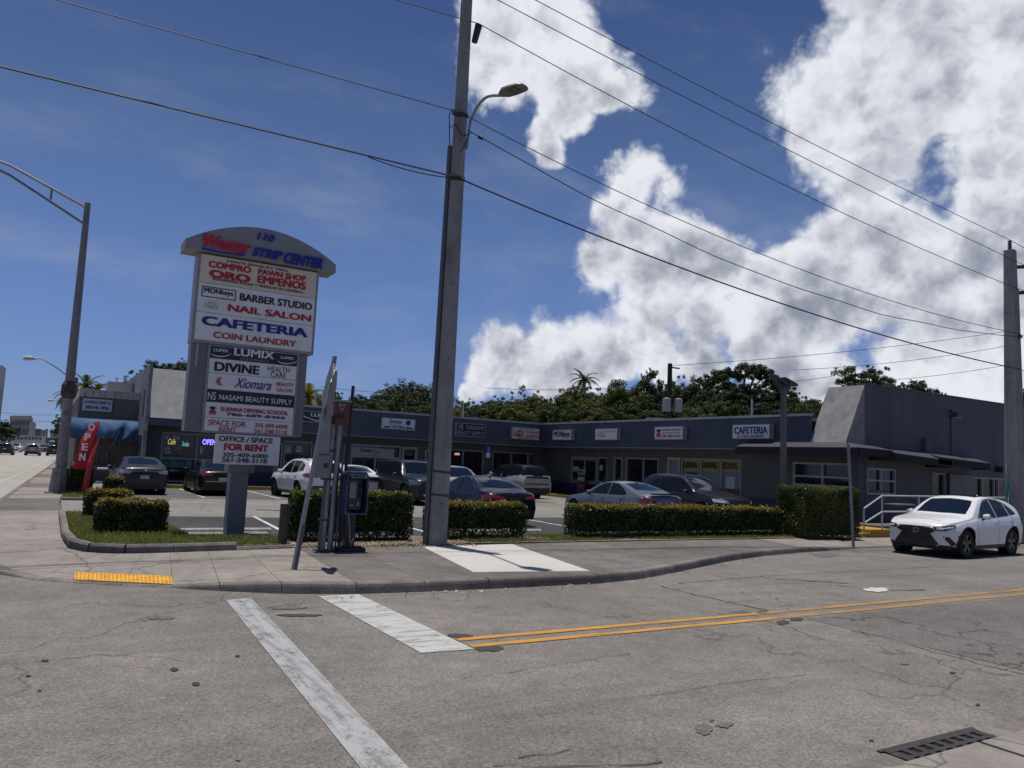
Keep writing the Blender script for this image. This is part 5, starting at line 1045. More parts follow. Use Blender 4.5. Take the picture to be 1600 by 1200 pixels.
obj('cord', MB().tube(bez([Vector((5.09, 14.42, .92)), Vector((5.14, 14.4, .6)), Vector((5.18, 14.45, .32)), Vector((5.24, 14.44, .42)), Vector((5.22, 14.5, .24))], 16), .008, 5), LGREY, t)
t = thing('timber_stump', 'short split timber post at the left end of the clipped hedge', 'post', (4.15, 15.6, .17)); 
TW = mat('timber_grey', (.085, .07, .06), .9, var=.3, vscale=9, stretch=(3, 3, .5)); obj('post', MB().box((4.1, 15.45, .1), (4.2, 15.56, .98), rz=.2), TW, t); obj('splinter', MB().prism([(4.2, 15.5, .1), (4.26, 15.5, .1), (4.27, 15.5, .93), (4.22, 15.5, .98)], (0, .05, 0)), TW, t)
# flags
def flag(lab, bx, by, pts_s, z0_, z1_, wid, yaw, word, m, lean):
    t = thing('feather_flag', lab, 'flag', (bx, by, .2), 'red OPEN feather flags by the pavement'); d = Vector((math.cos(yaw), math.sin(yaw), 0)); n = 20
    pole = [Vector((bx, by, .1))+Vector((lean*(z/3.0)**1.0, 0, z)) for z in [i*.15 for i in range(int((z1_)/.15)+1)]]; obj('pole', MB().tube(pole, .014, 6), WIRE, t)
    vs = []
    for i in range(n+1):
        f = i/n; z = z0_+(z1_-z0_)*f; ww = wid*(1-max(0, (f-.45)/.55)**2.2*.75); p = Vector((bx+lean*z/3.0, by, z+.1)); wv_ = .04*math.sin(f*9)
        for k in range(5): g = k/4; q = p-d*ww*g+Vector((0, wv_*g+.05*math.sin(g*4+f*5), -.05*g)); vs.append(q)
    mb = MB(); mb.add(vs, [(i*5+j, i*5+j+1, (i+1)*5+j+1, (i+1)*5+j) for i in range(n) for j in range(4)]); fl_ = obj('cloth', mb, m, t, smooth=True)
    if word:
        for k, ch in enumerate(word):
            f = .86-.21*k; z = z0_+(z1_-z0_)*f; xx = bx+lean*z/3.0-wid*.5*(1-max(0, (f-.45)/.55)**2*.5)-.04; text(ch, ('Y', by-.07), (xx-.10, z-.02), (xx+.10, z+.24), LWH, t, bold=.05)
    return t
RF = mat('flag_red', (.48, .018, .022), .7, var=.1, vscale=4); RF2 = mat('flag_red_white', (.38, .03, .035), .7, var=.5, vscale=14)
flag('upright red feather flag reading OPEN by the small shrubs', 1.28, 31.8, None, 1.0, 2.72, .47, 0, 'OPEN', RF, .36); flag('folded red flag hanging to the ground beside the OPEN flag', 1.42, 31.6, None, .02, 2.1, .22, .3, '', RF2, .30)
q = onY(1576, 760, 14.0); tfl = thing('feather_flag', 'furled teal and white feather flag at the right edge behind the white car', 'flag', (q.x, 14.0, .1)); n = 16; mb = MB(); vs = []
for i in range(n+1):
    f = i/n; z = .8+1.85*f; w_ = .30*math.sin(PI*min(1, (1-f)*.62+.02)); 
    for k in range(4): g = k/3; vs.append((q.x-.1*f+w_*(g-.25), 14.0+.06*math.sin(g*6+f*4), z))
mb.add(vs, [(i*4+j, i*4+j+1, (i+1)*4+j+1, (i+1)*4+j) for i in range(n) for j in range(3)]); obj('cloth', mb, mat('flag_teal', (.05, .20, .24), .7, var=.75, vscale=5, stretch=(4, 4, .6)), tfl, smooth=True); obj('pole', MB().tube([(q.x+.02, 14, .1), (q.x-.05, 14, 1.8), (q.x-.12, 14, 2.66)], .012, 6), LWH, tfl)
rb = thing('red_wall_sign', 'narrow red sign on the side wall at the right edge', 'sign', (39.5, 18.6, 4)); q0 = onY(1597, 730, 18.6); q1 = onY(1612, 668, 18.6); obj('face', MB().box((q0.x, 18.55, q0.z), (q1.x+.6, 18.68, q1.z)), mat('sign_red', (.22, .02, .03), .5), rb)
# ================================================================ HEDGES AND TREES
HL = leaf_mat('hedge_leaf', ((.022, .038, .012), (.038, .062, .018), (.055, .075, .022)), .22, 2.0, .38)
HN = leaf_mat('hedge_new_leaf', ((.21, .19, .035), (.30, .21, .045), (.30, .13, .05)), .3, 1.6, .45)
HG = leaf_mat('hedge_green_leaf', ((.07, .095, .03), (.10, .12, .035), (.13, .13, .045)), .3, 1.6, .42)
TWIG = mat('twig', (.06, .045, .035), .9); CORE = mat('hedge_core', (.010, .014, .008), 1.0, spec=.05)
def leafquad(mb, c, n, s, rr, asp=.55):
    a = n.orthogonal().normalized(); b = n.cross(a); t = rr.uniform(0, 2*PI); u_ = a*math.cos(t)+b*math.sin(t); v_ = n.cross(u_)
    mb.add([c-u_*s, c-v_*s*asp, c+u_*s, c+v_*s*asp], [(0, 1, 2, 3)])
def hedge(name, lab, x0, x1, y0, y1, z0, z1, ls=.032, dens=1900, top=HN, seed=1, gap=.28, rz=0, topfrac=.75, group='clipped hedges along the car park edge', cat='hedge', rough=.045):
    rr = random.Random(seed); cx, cy = (x0+x1)/2, (y0+y1)/2; t = thing(name, lab, cat, (cx, cy, z0), group)
    lx_, ly_, h = x1-x0, y1-y0, z1-z0; M1, M2 = MB(), MB()
    def wob(u, v, k): return rough*(math.sin(u*3.1+k)+math.sin(v*4.3+u*2.2+k*2)+.7*math.sin(u*8.3-v*7+k))*.6
    def rnd3(s): return Vector((rr.gauss(0, s), rr.gauss(0, s), rr.gauss(0, s)))
    faces = [('y0', lx_, h), ('y1', lx_, h), ('x0', ly_, h), ('x1', ly_, h), ('top', lx_, ly_)]
    for f, a, b in faces:
        n = int(a*b*dens*(1.15 if f == 'top' else 1)*(.5 if f == 'y1' else 1))
        for _ in range(n):
            u, v = rr.random()*a, rr.random()*b; d = -abs(rr.gauss(0, .05))
            if f == 'top': p = Vector((x0+u, y0+v, z1+wob(u, v, 1)+d*.7)); nr = Vector((0, 0, 1))
            else:
                if v < gap*h and rr.random() < .72*(1-v/(gap*h)): continue
                zz = z0+v
                if f == 'y0': p = Vector((x0+u, y0+wob(u, v, 2)-d, zz)); nr = Vector((0, -1, 0))
                elif f == 'y1': p = Vector((x0+u, y1+wob(u, v, 3)+d, zz)); nr = Vector((0, 1, 0))
                elif f == 'x0': p = Vector((x0+wob(u, v, 4)-d, y0+u, zz)); nr = Vector((-1, 0, 0))
                else: p = Vector((x1+wob(u, v, 5)+d, y0+u, zz)); nr = Vector((1, 0, 0))
            # round the long edges
            ez = max(0, (p.z-(z1-.12))/.12)
            p.y += (cy-p.y)/max(.01, ly_/2)*.05*ez*ez; p.x += (cx-p.x)/max(.01, lx_/2)*.05*ez*ez
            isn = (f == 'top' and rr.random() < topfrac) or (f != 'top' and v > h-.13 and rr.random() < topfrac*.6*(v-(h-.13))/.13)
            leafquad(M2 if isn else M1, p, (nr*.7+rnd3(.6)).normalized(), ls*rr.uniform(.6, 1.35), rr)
    for _ in range(int(lx_*26)):   # stray shoots
        p = Vector((x0+rr.random()*lx_, y0+rr.random()*ly_, z1)); 
        for k in range(rr.randint(1, 3)): leafquad(M2, p+Vector((rr.gauss(0, .015), rr.gauss(0, .015), .02+.03*k)), rnd3(1).normalized(), ls, rr)
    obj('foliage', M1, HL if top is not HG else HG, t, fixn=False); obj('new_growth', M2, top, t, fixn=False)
    obj('dark_core', MB().box((x0+.09, y0+.09, z0+h*gap*.75), (x1-.09, y1-.09, z1-.08)), CORE, t)  # added solid dark box, blocks the view through the leaves
    mb = MB()
    for i in range(int(lx_*7)+3):
        a = Vector((x0+.1+rr.random()*(lx_-.2), y0+.1+rr.random()*(ly_-.2), z0-.03)); b = a+Vector((rr.gauss(0, .12), rr.gauss(0, .08), h*.55)); mb.cyl(a, b, .014, .008, 5)
    obj('stems', mb, TWIG, t, stuff=True)
    if rz: t.rotation_euler = (0, 0, rz)
    return t
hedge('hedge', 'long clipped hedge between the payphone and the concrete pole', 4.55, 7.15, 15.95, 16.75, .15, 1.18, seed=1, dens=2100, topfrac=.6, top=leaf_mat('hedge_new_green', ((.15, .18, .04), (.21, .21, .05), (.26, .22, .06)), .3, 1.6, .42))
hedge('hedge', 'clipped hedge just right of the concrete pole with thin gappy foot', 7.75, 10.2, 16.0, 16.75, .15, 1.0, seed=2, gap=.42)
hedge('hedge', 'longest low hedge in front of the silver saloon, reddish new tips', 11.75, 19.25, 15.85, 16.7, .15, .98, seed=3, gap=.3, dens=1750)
hedge('hedge', 'tall dense green block hedge beside the car park lamp', 19.3, 21.9, 15.1, 16.2, .1, 1.66, seed=4, gap=.12, dens=2400, ls=.026, top=HG, topfrac=.9)
hedge('shrub', 'nearer box shrub on the corner island in the foreground', 1.02, 2.32, 17.5, 18.4, .2, .86, seed=5, gap=.16, dens=2400, group='box shrubs on the corner island', cat='shrub')
hedge('shrub', 'second box shrub on the corner island behind the front one', .98, 2.0, 21.4, 22.4, .2, .84, seed=6, gap=.16, dens=1500, group='box shrubs on the corner island', cat='shrub', ls=.04)
hedge('shrub', 'dark shrub beside the red flags near the street lamp', .9, 1.6, 32.3, 33.2, .17, 1.2, seed=7, gap=.1, dens=1200, group='box shrubs on the corner island', cat='shrub', ls=.05)
hedge('shrub', 'small low shrub right of the red flags', 2.0, 2.6, 31.9, 32.5, .17, .75, seed=8, gap=.1, dens=1200, group='box shrubs on the corner island', cat='shrub', ls=.05)

TL = [leaf_mat('tree_leaf_dark', ((.018, .033, .012), (.030, .052, .016), (.045, .068, .02)), .25, .35, .6),
      leaf_mat('tree_leaf_olive', ((.045, .060, .015), (.085, .10, .022), (.12, .125, .03)), .28, .4, .6),
      leaf_mat('tree_leaf_mid', ((.028, .046, .014), (.048, .072, .02), (.07, .09, .026)), .27, .4, .6)]
BARK = mat('bark', (.075, .06, .05), .9, var=.3, vscale=4, bump=.5, bscale=12)
def crown_mesh(name, lobes, n, ls, m, seed, flat=1.0, gapk=.0):
    """leaf clusters spread over many small sub-lobes: twigs of leaves, with hollows between them"""
    rr = random.Random(seed); mb = MB(); subs = []
    for (cx, cy, cz, r) in lobes:
        k = max(7, int(r*r*15))
        for _ in range(k):
            d = Vector((rr.gauss(0, 1), rr.gauss(0, 1), rr.gauss(0, .9))).normalized()
            if d.z < -.35 and rr.random() < .6: continue
            subs.append((Vector((cx, cy, cz))+Vector((d.x*r, d.y*r, d.z*r*flat))*rr.uniform(.55, 1.06), r*rr.uniform(.14, .36), d))
    tot = sum(s[1]**2 for s in subs)
    for c, r, d0 in subs:
        for _ in range(int(n*r*r/tot)+1):
            d = Vector((rr.gauss(0, 1), rr.gauss(0, 1), rr.gauss(0, 1))).normalized(); p = c+Vector((d.x*r, d.y*r, d.z*r*.75))*(rr.random()**.4)
            nr = (d+Vector((0, 0, .7))+Vector((rr.gauss(0, .45), rr.gauss(0, .45), rr.gauss(0, .45)))).normalized(); leafquad(mb, p, nr, ls*rr.uniform(.6, 1.4), rr, .5)
    me = bpy.data.meshes.new(name); me.from_pydata(mb.v, [], mb.f); me.materials.append(m); return me
def lobes_round(R, H, n, seed, flat=.8):
    rr = random.Random(seed); out = [(0, 0, H*.55, R*.62)]
    for i in range(n): a = 2*PI*i/n+rr.uniform(-.4, .4); q = rr.uniform(.45, .72)*R; out.append((q*math.cos(a), q*math.sin(a), H*rr.uniform(.3, .78), R*rr.uniform(.3, .46)))
    for i in range(n//2): a = rr.uniform(0, 2*PI); q = rr.uniform(.1, .4)*R; out.append((q*math.cos(a), q*math.sin(a), H*rr.uniform(.75, .95), R*rr.uniform(.22, .34)))
    return out
CM = {}
for k in range(3):
    CM['d%d' % k] = crown_mesh('crown', lobes_round(3.0, 4.6, 9, 10+k), 17000, .092, TL[0], 20+k)
    CM['o%d' % k] = crown_mesh('crown', lobes_round(3.0, 4.4, 9, 30+k), 17000, .092, TL[1], 40+k)
    CM['m%d' % k] = crown_mesh('crown', lobes_round(3.0, 4.6, 9, 50+k), 17000, .092, TL[2], 60+k)
rr = random.Random(99)
CM['u'] = crown_mesh('crown', [(x_*1.1, rr.uniform(-1.5, 1.5), 3.2-abs(x_)**2*.11+rr.uniform(-.2, .3), 1.15+.25*rr.random()) for x_ in [-4.2, -3.3, -2.4, -1.5, -.6, .3, 1.2, 2.1, 3.0, 3.9]]+[(x_, 0, 1.6+rr.uniform(-.3, .3), 1.2) for x_ in (-2.6, -1, 1, 2.6)], 26000, .085, TL[0], 71, flat=.55)
CM['w'] = crown_mesh('crown', lobes_round(4.0, 4.2, 13, 81), 28000, .10, TL[0], 82)
def tree(kind, lab, px, pytop, D, W_, H_, trunk=True, cat='tree', group='trees rising behind the shops', nm='broadleaf_tree', zscale=None):
    top = onD(px, pytop, D); me = CM[kind]; bw = {'u': 5.2, 'w': 4.3}.get(kind, 3.15); ch = {'u': 4.6, 'w': 4.7}.get(kind, 5.0)
    s = W_/2/bw; sz = H_/ch; t = thing(nm, lab, cat, (top.x, top.y, 0), group)
    c = bpy.data.objects.new('crown', me); COL.objects.link(c); c.parent = t; c.scale = (s, s, sz); c.location = (0, 0, top.z-H_); c.rotation_euler = (0, 0, rr.uniform(0, 6.28) if kind != 'u' else -math.atan2(top.x, top.y)); WORLD[c.name] = Vector(t.location)
    zb = max(1.0, top.z-H_*.55); mb = MB(); X, Y = top.x, top.y
    mb.tube([(X, Y, -.1), (X+.1, Y, zb*.5), (X, Y+.1, zb)], [.30, .22, .14], 8)
    for i in range(6): a = i*1.05+rr.random(); L = W_*.3; mb.tube([(X, Y, zb*.72), (X+L*.5*math.cos(a), Y+L*.5*math.sin(a), zb), (X+L*math.cos(a), Y+L*math.sin(a), zb+H_*.3)], [.12, .07, .03], 6)
    obj('trunk', mb, BARK, t, smooth=True)
    return t
TREES = [('w', 'wide dark domed tree behind the beauty salon sign', 642, 601, 72, 8.6, 4.2), ('d0', 'ragged dark tree showing between the shop sign and the concrete pole', 568, 612, 66, 5.0, 3.6), ('m0', 'small tree just right of the leaning traffic sign', 524, 607, 60, 3.6, 3.4),
 ('o0', 'low yellowish tree tucked behind the tall shop sign', 484, 612, 60, 3.2, 3.4), ('m1', 'small tree left of the umbrella shaped one, behind the posts', 590, 622, 62, 3.6, 2.8),
 ('m2', 'mid green tree directly right of the concrete pole', 735, 622, 60, 4.4, 4.0), ('d1', 'dark round tree behind the cream pawn shop sign', 775, 616, 66, 5.4, 4.6), ('o1', 'olive tree with sunny lumps right of the cream sign', 832, 608, 57, 5.2, 4.8), ('m0', 'leafy tree in front of the palm, above the inner corner of the shops', 880, 612, 56, 4.4, 4.0),
 ('o2', 'tallest olive tree beside the palm', 912, 592, 55, 4.8, 4.6), ('o0', 'broad olive tree filling the gap right of the palm', 972, 593, 54, 5.0, 4.6), ('d2', 'upright dark tree left of the timber power pole', 1014, 569, 56, 3.6, 6.2), ('m1', 'loose dark green tree behind the timber power pole', 1068, 583, 58, 4.4, 5.6),
 ('d0', 'dark tree under the spreading one', 1120, 597, 54, 5.6, 5.0), ('u', 'tall spreading flat topped tree above all the others', 1160, 559, 56, 6.9, 3.4), ('d1', 'dark tree directly behind the car park lamp', 1195, 598, 55, 5.2, 4.6), ('m2', 'last dark tree before the leaning mansard wall', 1248, 613, 57, 4.6, 4.2),
 ('m1', 'round crowned tree peeping over the tall side wall', 1354, 569, 52, 4.0, 3.0), ('d2', 'low treetop right of the round one over the side wall', 1428, 590, 56, 2.8, 2.2), ('m0', 'small tuft of a treetop over the side wall', 1392, 594, 58, 1.8, 1.6), ('d1', 'tiny treetop furthest right over the side wall', 1462, 606, 58, 1.4, 1.2),
 ('d2', 'tree top just showing right of the far concrete pole', 1600, 604, 60, 2.8, 3.0),
 ('d0', 'dark tree behind the left end block', 262, 562, 62, 5.0, 3.6), ('m1', 'tree between the clinic and the left end block', 232, 578, 60, 3.8, 3.2), ('o1', 'hanging creeper covered tree above the clinic parapet', 205, 590, 56, 3.2, 2.2), ('d1', 'dark tree behind the right part of the tall shop sign', 290, 558, 66, 4.0, 3.4)]
for q in TREES: tree(*q)
# second and third rows keep the wood behind the shops closed
ords = 'first second third fourth fifth sixth seventh eighth ninth tenth eleventh twelfth thirteenth'.split()
for i, (px, py) in enumerate(((722, 626), (765, 624), (808, 619), (852, 613), (896, 606), (940, 604), (985, 602), (1030, 598), (1078, 598), (1125, 600), (1172, 598), (1218, 606), (1262, 616))):
    tree(('d0', 'm1', 'd2', 'd1')[i % 4], 'dark tree in the rear row over the shop roof, %s from the concrete pole' % ords[i], px, py, 66, 6.4, 5.4)
for i, px in enumerate((706, 757, 812, 868, 925, 980, 1036, 1092, 1148, 1204, 1256)):
    tree(('o1', 'm0', 'o2', 'm2')[i % 4] if px < 1000 else ('d2', 'm1', 'd0')[i % 3], 'low bushy tree just over the roof edge, %s from the concrete pole' % ords[i], px, 630-(5 if 800 < px < 1220 else 0), 51, 4.4, 3.2)
for i, px in enumerate((505, 555, 610, 660)):
    tree(('m1', 'd2', 'm0', 'd1')[i], 'low tree over the left roof, %s from the tall shop sign' % ords[i], px, 626, 60, 4.6, 3.2)
# palms
PALM = leaf_mat('palm_leaf', ((.045, .065, .02), (.06, .085, .025), (.085, .11, .035)), .2, .8, .4); PALY = leaf_mat('palm_leaf_yellow', ((.16, .13, .025), (.22, .17, .03), (.12, .12, .03)), .25, .8, .4)
def palm(lab, px, pyc, D, L, m, n=16, seed=1, droop=.55):
    rr = random.Random(seed); c = onD(px, pyc, D); t = thing('palm_tree', lab, 'palm', (c.x, c.y, 0), 'palms behind the buildings')
    obj('trunk', MB().tube([(c.x, c.y, -.1), (c.x+.1, c.y, c.z*.5), (c.x, c.y, c.z)], [.2, .16, .13], 8), BARK, t, smooth=True)
    for i in range(n):
        a = 2*PI*i/n+rr.uniform(-.2, .2); el_ = rr.uniform(.0, 1.2); mb = MB(); pts = []; sg_ = 12; p = Vector((c.x, c.y, c.z)); v = Vector((math.cos(a)*math.cos(el_), math.sin(a)*math.cos(el_), math.sin(el_)))
        for k in range(sg_+1): pts.append(p.copy()); p = p+v*(L/sg_); v = (v+Vector((0, 0, -droop*.22))).normalized()
        mb.tube(pts, [.03*(1-k/(sg_+2)) for k in range(sg_+1)], 4)
        for k in range(1, sg_*3):
            f = k/(sg_*3); q = pts[int(f*sg_)].lerp(pts[min(sg_, int(f*sg_)+1)], f*sg_-int(f*sg_)); d = (pts[min(sg_, int(f*sg_)+1)]-pts[int(f*sg_)]).normalized(); sd_ = d.cross(Vector((0, 0, 1))).normalized()
            for s_ in (-1, 1): e = q+sd_*s_*L*.24*math.sin(PI*min(1, f*.85+.12))+d*L*.14+Vector((0, 0, -.12*L*.5)); w_ = d*.03*L/1.5; mb.add([q-w_, q+w_, e], [(0, 1, 2)])
        obj('frond', mb, m, t, fixn=False)
    return t
palm('palm standing above the olive trees behind the shops', 913, 593, 62, 1.35, PALM, seed=1); palm('palm rising behind the streaked clinic parapet', 134, 604, 70, 1.7, PALM, seed=2); palm('drooping palm beside the flaking street lamp', 112, 622, 80, 1.8, PALM, seed=3, droop=.9)
palm('yellowing palm right beside the tall shop sign', 482, 620, 56, 1.9, PALY, seed=4); palm('second palm crown above the clinic, lower right', 150, 612, 64, 1.2, PALM, seed=5)
# timber power pole with transformers beyond the roof
b = onD(1047, 568, 48); t = thing('power_pole', 'dark timber power pole with two grey transformers behind the shops', 'power pole', (b.x, b.y, 0)); 
TD = mat('timber_dark', (.022, .018, .016), .9); obj('pole', MB().tube([(b.x, b.y, 0), (b.x, b.y, b.z)], [.19, .14], 8), TD, t, smooth=True); obj('arm', MB().box((b.x-.1, b.y-.22, b.z-.30), (b.x+.6, b.y-.13, b.z-.22)), TD, t)
for dx in (-.36, .36): q = onD(1047, 634, 48); obj('transformer', MB().tube([(b.x+dx*.9, b.y-dx*.45-.3, q.z-.38), (b.x+dx*.9, b.y-dx*.45-.3, q.z+.40), (b.x+dx*.9, b.y-dx*.45-.3, q.z+.46)], [.26, .26, .1], 12), mat('transformer_grey', (.26, .27, .28), .5), t)
for dx in (-.5, .3): obj('guy_wire', MB().tube([(b.x, b.y, b.z-2), (b.x+dx*6, b.y+1, 1)], .02, 4), WIRE, t)
for (x0_, y0_, D0, x1_, y1_, D1, lab) in ((1050, 571, 48, 1570, 518, 60, 'thin distant wire, upper one above the side wall'), (1240, 578, 56, 1570, 541, 60, 'thin distant wire, middle one above the side wall'), (1300, 598, 60, 1575, 570, 62, 'thin distant wire, lower one above the side wall'), (760, 606, 60, 1047, 600, 48, 'thin distant wire over the trees left of the timber pole'), (1047, 603, 48, 1300, 588, 60, 'thin distant wire over the trees right of the timber pole'),
    (-30, 640, 90, 110, 647, 80, 'upper wire crossing the avenue at far left'), (-30, 652, 90, 110, 657, 80, 'lower wire crossing the avenue at far left'), (500, 604, 60, 690, 612, 62, 'thin distant wire in front of the domed tree')):
    wire(lab, onD(x0_, y0_, D0), onD(x1_, y1_, D1), .016, .25, group='thin wires in the distance')
b = onD(635, 609, 58); t = tag(obj('power_pole', MB().cyl((b.x, b.y, 0), b, .17, .13, 8), TW), 'grey power pole in front of the wide domed tree', 'power pole')
# far end of the avenue
def fbox(root, name, px0, px1, pyt, D, dep, m, zb=0):
    a = onD(px0, pyt, D); b = onD(px1, pyt, D); return obj(name, MB().prism([(a.x, a.y, zb), (b.x, b.y, zb), (b.x, b.y, (a.z+b.z)/2), (a.x, a.y, (a.z+b.z)/2)], (dep*.03, dep, 0)), m, root)
FB = [mat('far_grey', (.20, .20, .20), .8, var=.1), mat('far_pale', (.38, .38, .37), .8, var=.1), mat('far_dark', (.13, .12, .12), .8), mat('far_window', (.07, .08, .10), .3)]
def far(lab, px0, px1, pyt, D, dep, m, rows, cols, pyb=690, roof=None):
    a = onD((px0+px1)/2, 690, D); t = thing('far_building', lab, 'building', (a.x, a.y, 0), 'buildings at the far end of the avenue'); fbox(t, 'wall', px0, px1, pyt, D, dep, m)
    for r in range(rows):
        for c in range(cols):
            x0_ = px0+(px1-px0)*(c+.22)/cols; x1_ = px0+(px1-px0)*(c+.78)/cols; z0_ = pyt+(pyb-pyt)*(r+.3)/rows; z1_ = pyt+(pyb-pyt)*(r+.72)/rows; p = onD(x0_, z1_, D-.15); q = onD(x1_, z0_, D-.15); obj('window', MB().prism([p, (q.x, q.y, p.z), q, (p.x, p.y, q.z)], (0, .1, 0)), FB[3], t)
    if roof: a = onD(px0-1, pyt, D); b = onD(px1+1, pyt, D); obj('roof', MB().prism([(a.x, a.y-.3, a.z), (b.x, b.y-.3, b.z), (b.x, b.y, b.z+roof), (a.x, a.y, a.z+roof)], (0, dep, 0)), FB[2], t)
    return t
far('broad grey building with dark sloping roof at far left', 16, 47, 656, 175, 26, FB[0], 3, 5, roof=.8); far('long low pale building under the grey one', 14, 66, 680, 168, 20, FB[1], 1, 9); far('dark mid distance building right of the grey one', 54, 64, 670, 260, 20, FB[2], 3, 3)
far('thin white tower far down the avenue', 71, 74.5, 670, 420, 14, FB[1], 5, 1); far('pale ribbed apartment block far down the avenue', 79, 93, 671, 400, 20, FB[1], 5, 7); far('low dark block beyond the traffic', 60, 98, 684, 330, 20, FB[2], 1, 8); far('grey block behind the white tower', 64, 72, 672, 440, 14, FB[0], 5, 3); far('tall pale wall cut off by the left edge of the picture', -40, 5, 569, 60, 2.5, mat('far_cream', (.42, .42, .41), .8), 1, 1, pyb=575)
for (px, py, D, w_, h_, k, lab) in ((6, 655, 150, 5.5, 4.2, 'd1', 'dark round street tree at the left edge of the avenue'), (20, 666, 170, 3.5, 3.2, 'm1', 'smaller street tree beside the grey building'), (84, 690, 210, 8, 4, 'd0', 'low dark trees beyond the traffic'), (74, 691, 230, 7, 4, 'm0', 'pale green trees beyond the traffic'), (96, 690, 180, 6, 4, 'd2', 'dark tree beyond the traffic near the lamp post'), (120, 655, 85, 4.2, 4.5, 'd0', 'dark tree behind the flaking lamp post'), (118, 632, 95, 4.5, 4.5, 'd2', 'tree crown between lamp post and clinic')):
    tree(k, lab, px, py, D, w_, h_, group='trees along the avenue')
for i, (px, D) in enumerate(((115, 75), (119, 58))):
    b = onD(px, 590, D); tag(obj('power_pole', MB().cyl((b.x, b.y, 0), b, .17, .12, 8), TW), ('slim grey pole behind the flaking lamp post', 'grey pole at the corner of the clinic')[i], 'power pole')
b = onD(117, 662, 58); t = thing('street_sign', 'small grey traffic sign by the clinic corner', 'sign', (b.x, b.y, .1)); obj('post', MB().cyl((b.x, b.y, .1), (b.x, b.y, b.z), .03, n=6), GALV, t); obj('plate', MB().box((b.x-.25, b.y-.02, b.z-.5), (b.x+.25, b.y+.02, b.z)), FRAM, t)
# ================================================================ VEHICLES
CG = mat('car_glass', (.006, .008, .011), .06, spec=.32); CGB = mat('car_glass_blue', (.006, .011, .021), .07, spec=.30)
TYRE = mat('tyre', (.014, .014, .015), .8, bump=.2); RIMD = mat('rim_dark', (.05, .05, .055), .35, metal=.7); RIMS = mat('rim_silver', (.32, .32, .33), .3, metal=.8)
TRIM = mat('car_trim_black', (.012, .012, .013), .5); CHROME = mat('chrome', (.55, .55, .56), .15, metal=1.0); TAIL = mat('tail_lamp', (.20, .008, .010), .15, coat=.8); TAILD = mat('tail_lamp_dark', (.075, .006, .008), .15, coat=.8)
HEADL = mat('head_lamp', (.10, .11, .12), .12, coat=.8); HEADB = mat('head_lamp_bright', (.55, .57, .6), .12, coat=.8); PLATE = mat('number_plate', (.42, .42, .42), .5, var=.3, vscale=30)
def paint(name, col, rough=.3, metal=.2): return mat('car_paint_'+name, col, rough, metal=metal, spec=.35, coat=.55 if max(col) > .1 else .28)
def interp(pts, x):
    if x <= pts[0][0]: return pts[0][1]
    for (a, b), (c, d) in zip(pts[:-1], pts[1:]):
        if x <= c:
            t = (x-a)/(c-a) if c > a else 0; return b+(d-b)*t
    return pts[-1][1]
def smooth_profile(pts, k=3):
    """corner cutting keeps the outline but rounds it"""
    for _ in range(k):
        out = [pts[0]]
        for (a, b), (c, d) in zip(pts[:-1], pts[1:]): out += [(a*.75+c*.25, b*.75+d*.25), (a*.25+c*.75, b*.25+d*.75)]
        out.append(pts[-1]); pts = out
    return pts
def conform(poly, proj, bvh, g=.06, off=.008, frm=4.0):
    """patch that hugs the body: polygon in a 2-D view, cast back on to the body"""
    pts = []
    for i in range(len(poly)):
        a = Vector(poly[i]); b = Vector(poly[(i+1) % len(poly)]); n = max(1, int((b-a).length/g)); pts += [a.lerp(b, k/n) for k in range(n)]
    nb = len(pts); xs = [p.x for p in pts]; ys = [p.y for p in pts]; inn = []; x = min(xs)+g*.6
    P_ = [(p.x, p.y) for p in pts]
    while x < max(xs):
        y = min(ys)+g*.6
        while y < max(ys):
            if inpoly(x, y, P_) and min((p.x-x)**2+(p.y-y)**2 for p in pts) > (g*.45)**2: inn.append(Vector((x, y)))
            y += g
        x += g
    res = delaunay_2d_cdt(pts+inn, [(i, (i+1) % nb) for i in range(nb)], [], 1, 1e-5); V2, F2 = res[0], res[2]; out = []; ok = []
    for v in V2:
        if proj == 'L': o, d = Vector((v.x, frm, v.y)), Vector((0, -1, 0))
        elif proj == 'R': o, d = Vector((v.x, -frm, v.y)), Vector((0, 1, 0))
        elif proj == 'T': o, d = Vector((v.x, v.y, frm)), Vector((0, 0, -1))
        elif proj == 'F': o, d = Vector((frm, v.x, v.y)), Vector((-1, 0, 0))
        else: o, d = Vector((-frm, v.x, v.y)), Vector((1, 0, 0))
        h = bvh.ray_cast(o, d)
        if h[0] is None: ok.append(False); out.append((0, 0, 0))
        else: ok.append(True); n = h[1]; n = n if n.dot(d) < 0 else -n; out.append(tuple(h[0]+n*off))
    mb = MB(); mb.add(out, [tuple(f) for f in F2 if all(ok[i] for i in f)]); return mb
def used(mb):
    ids = sorted({i for f in mb.f for i in f}); mp = {j: k for k, j in enumerate(ids)}; m2 = MB(); m2.v = [mb.v[i] for i in ids]; m2.f = [tuple(mp[i] for i in f) for f in mb.f]; return m2
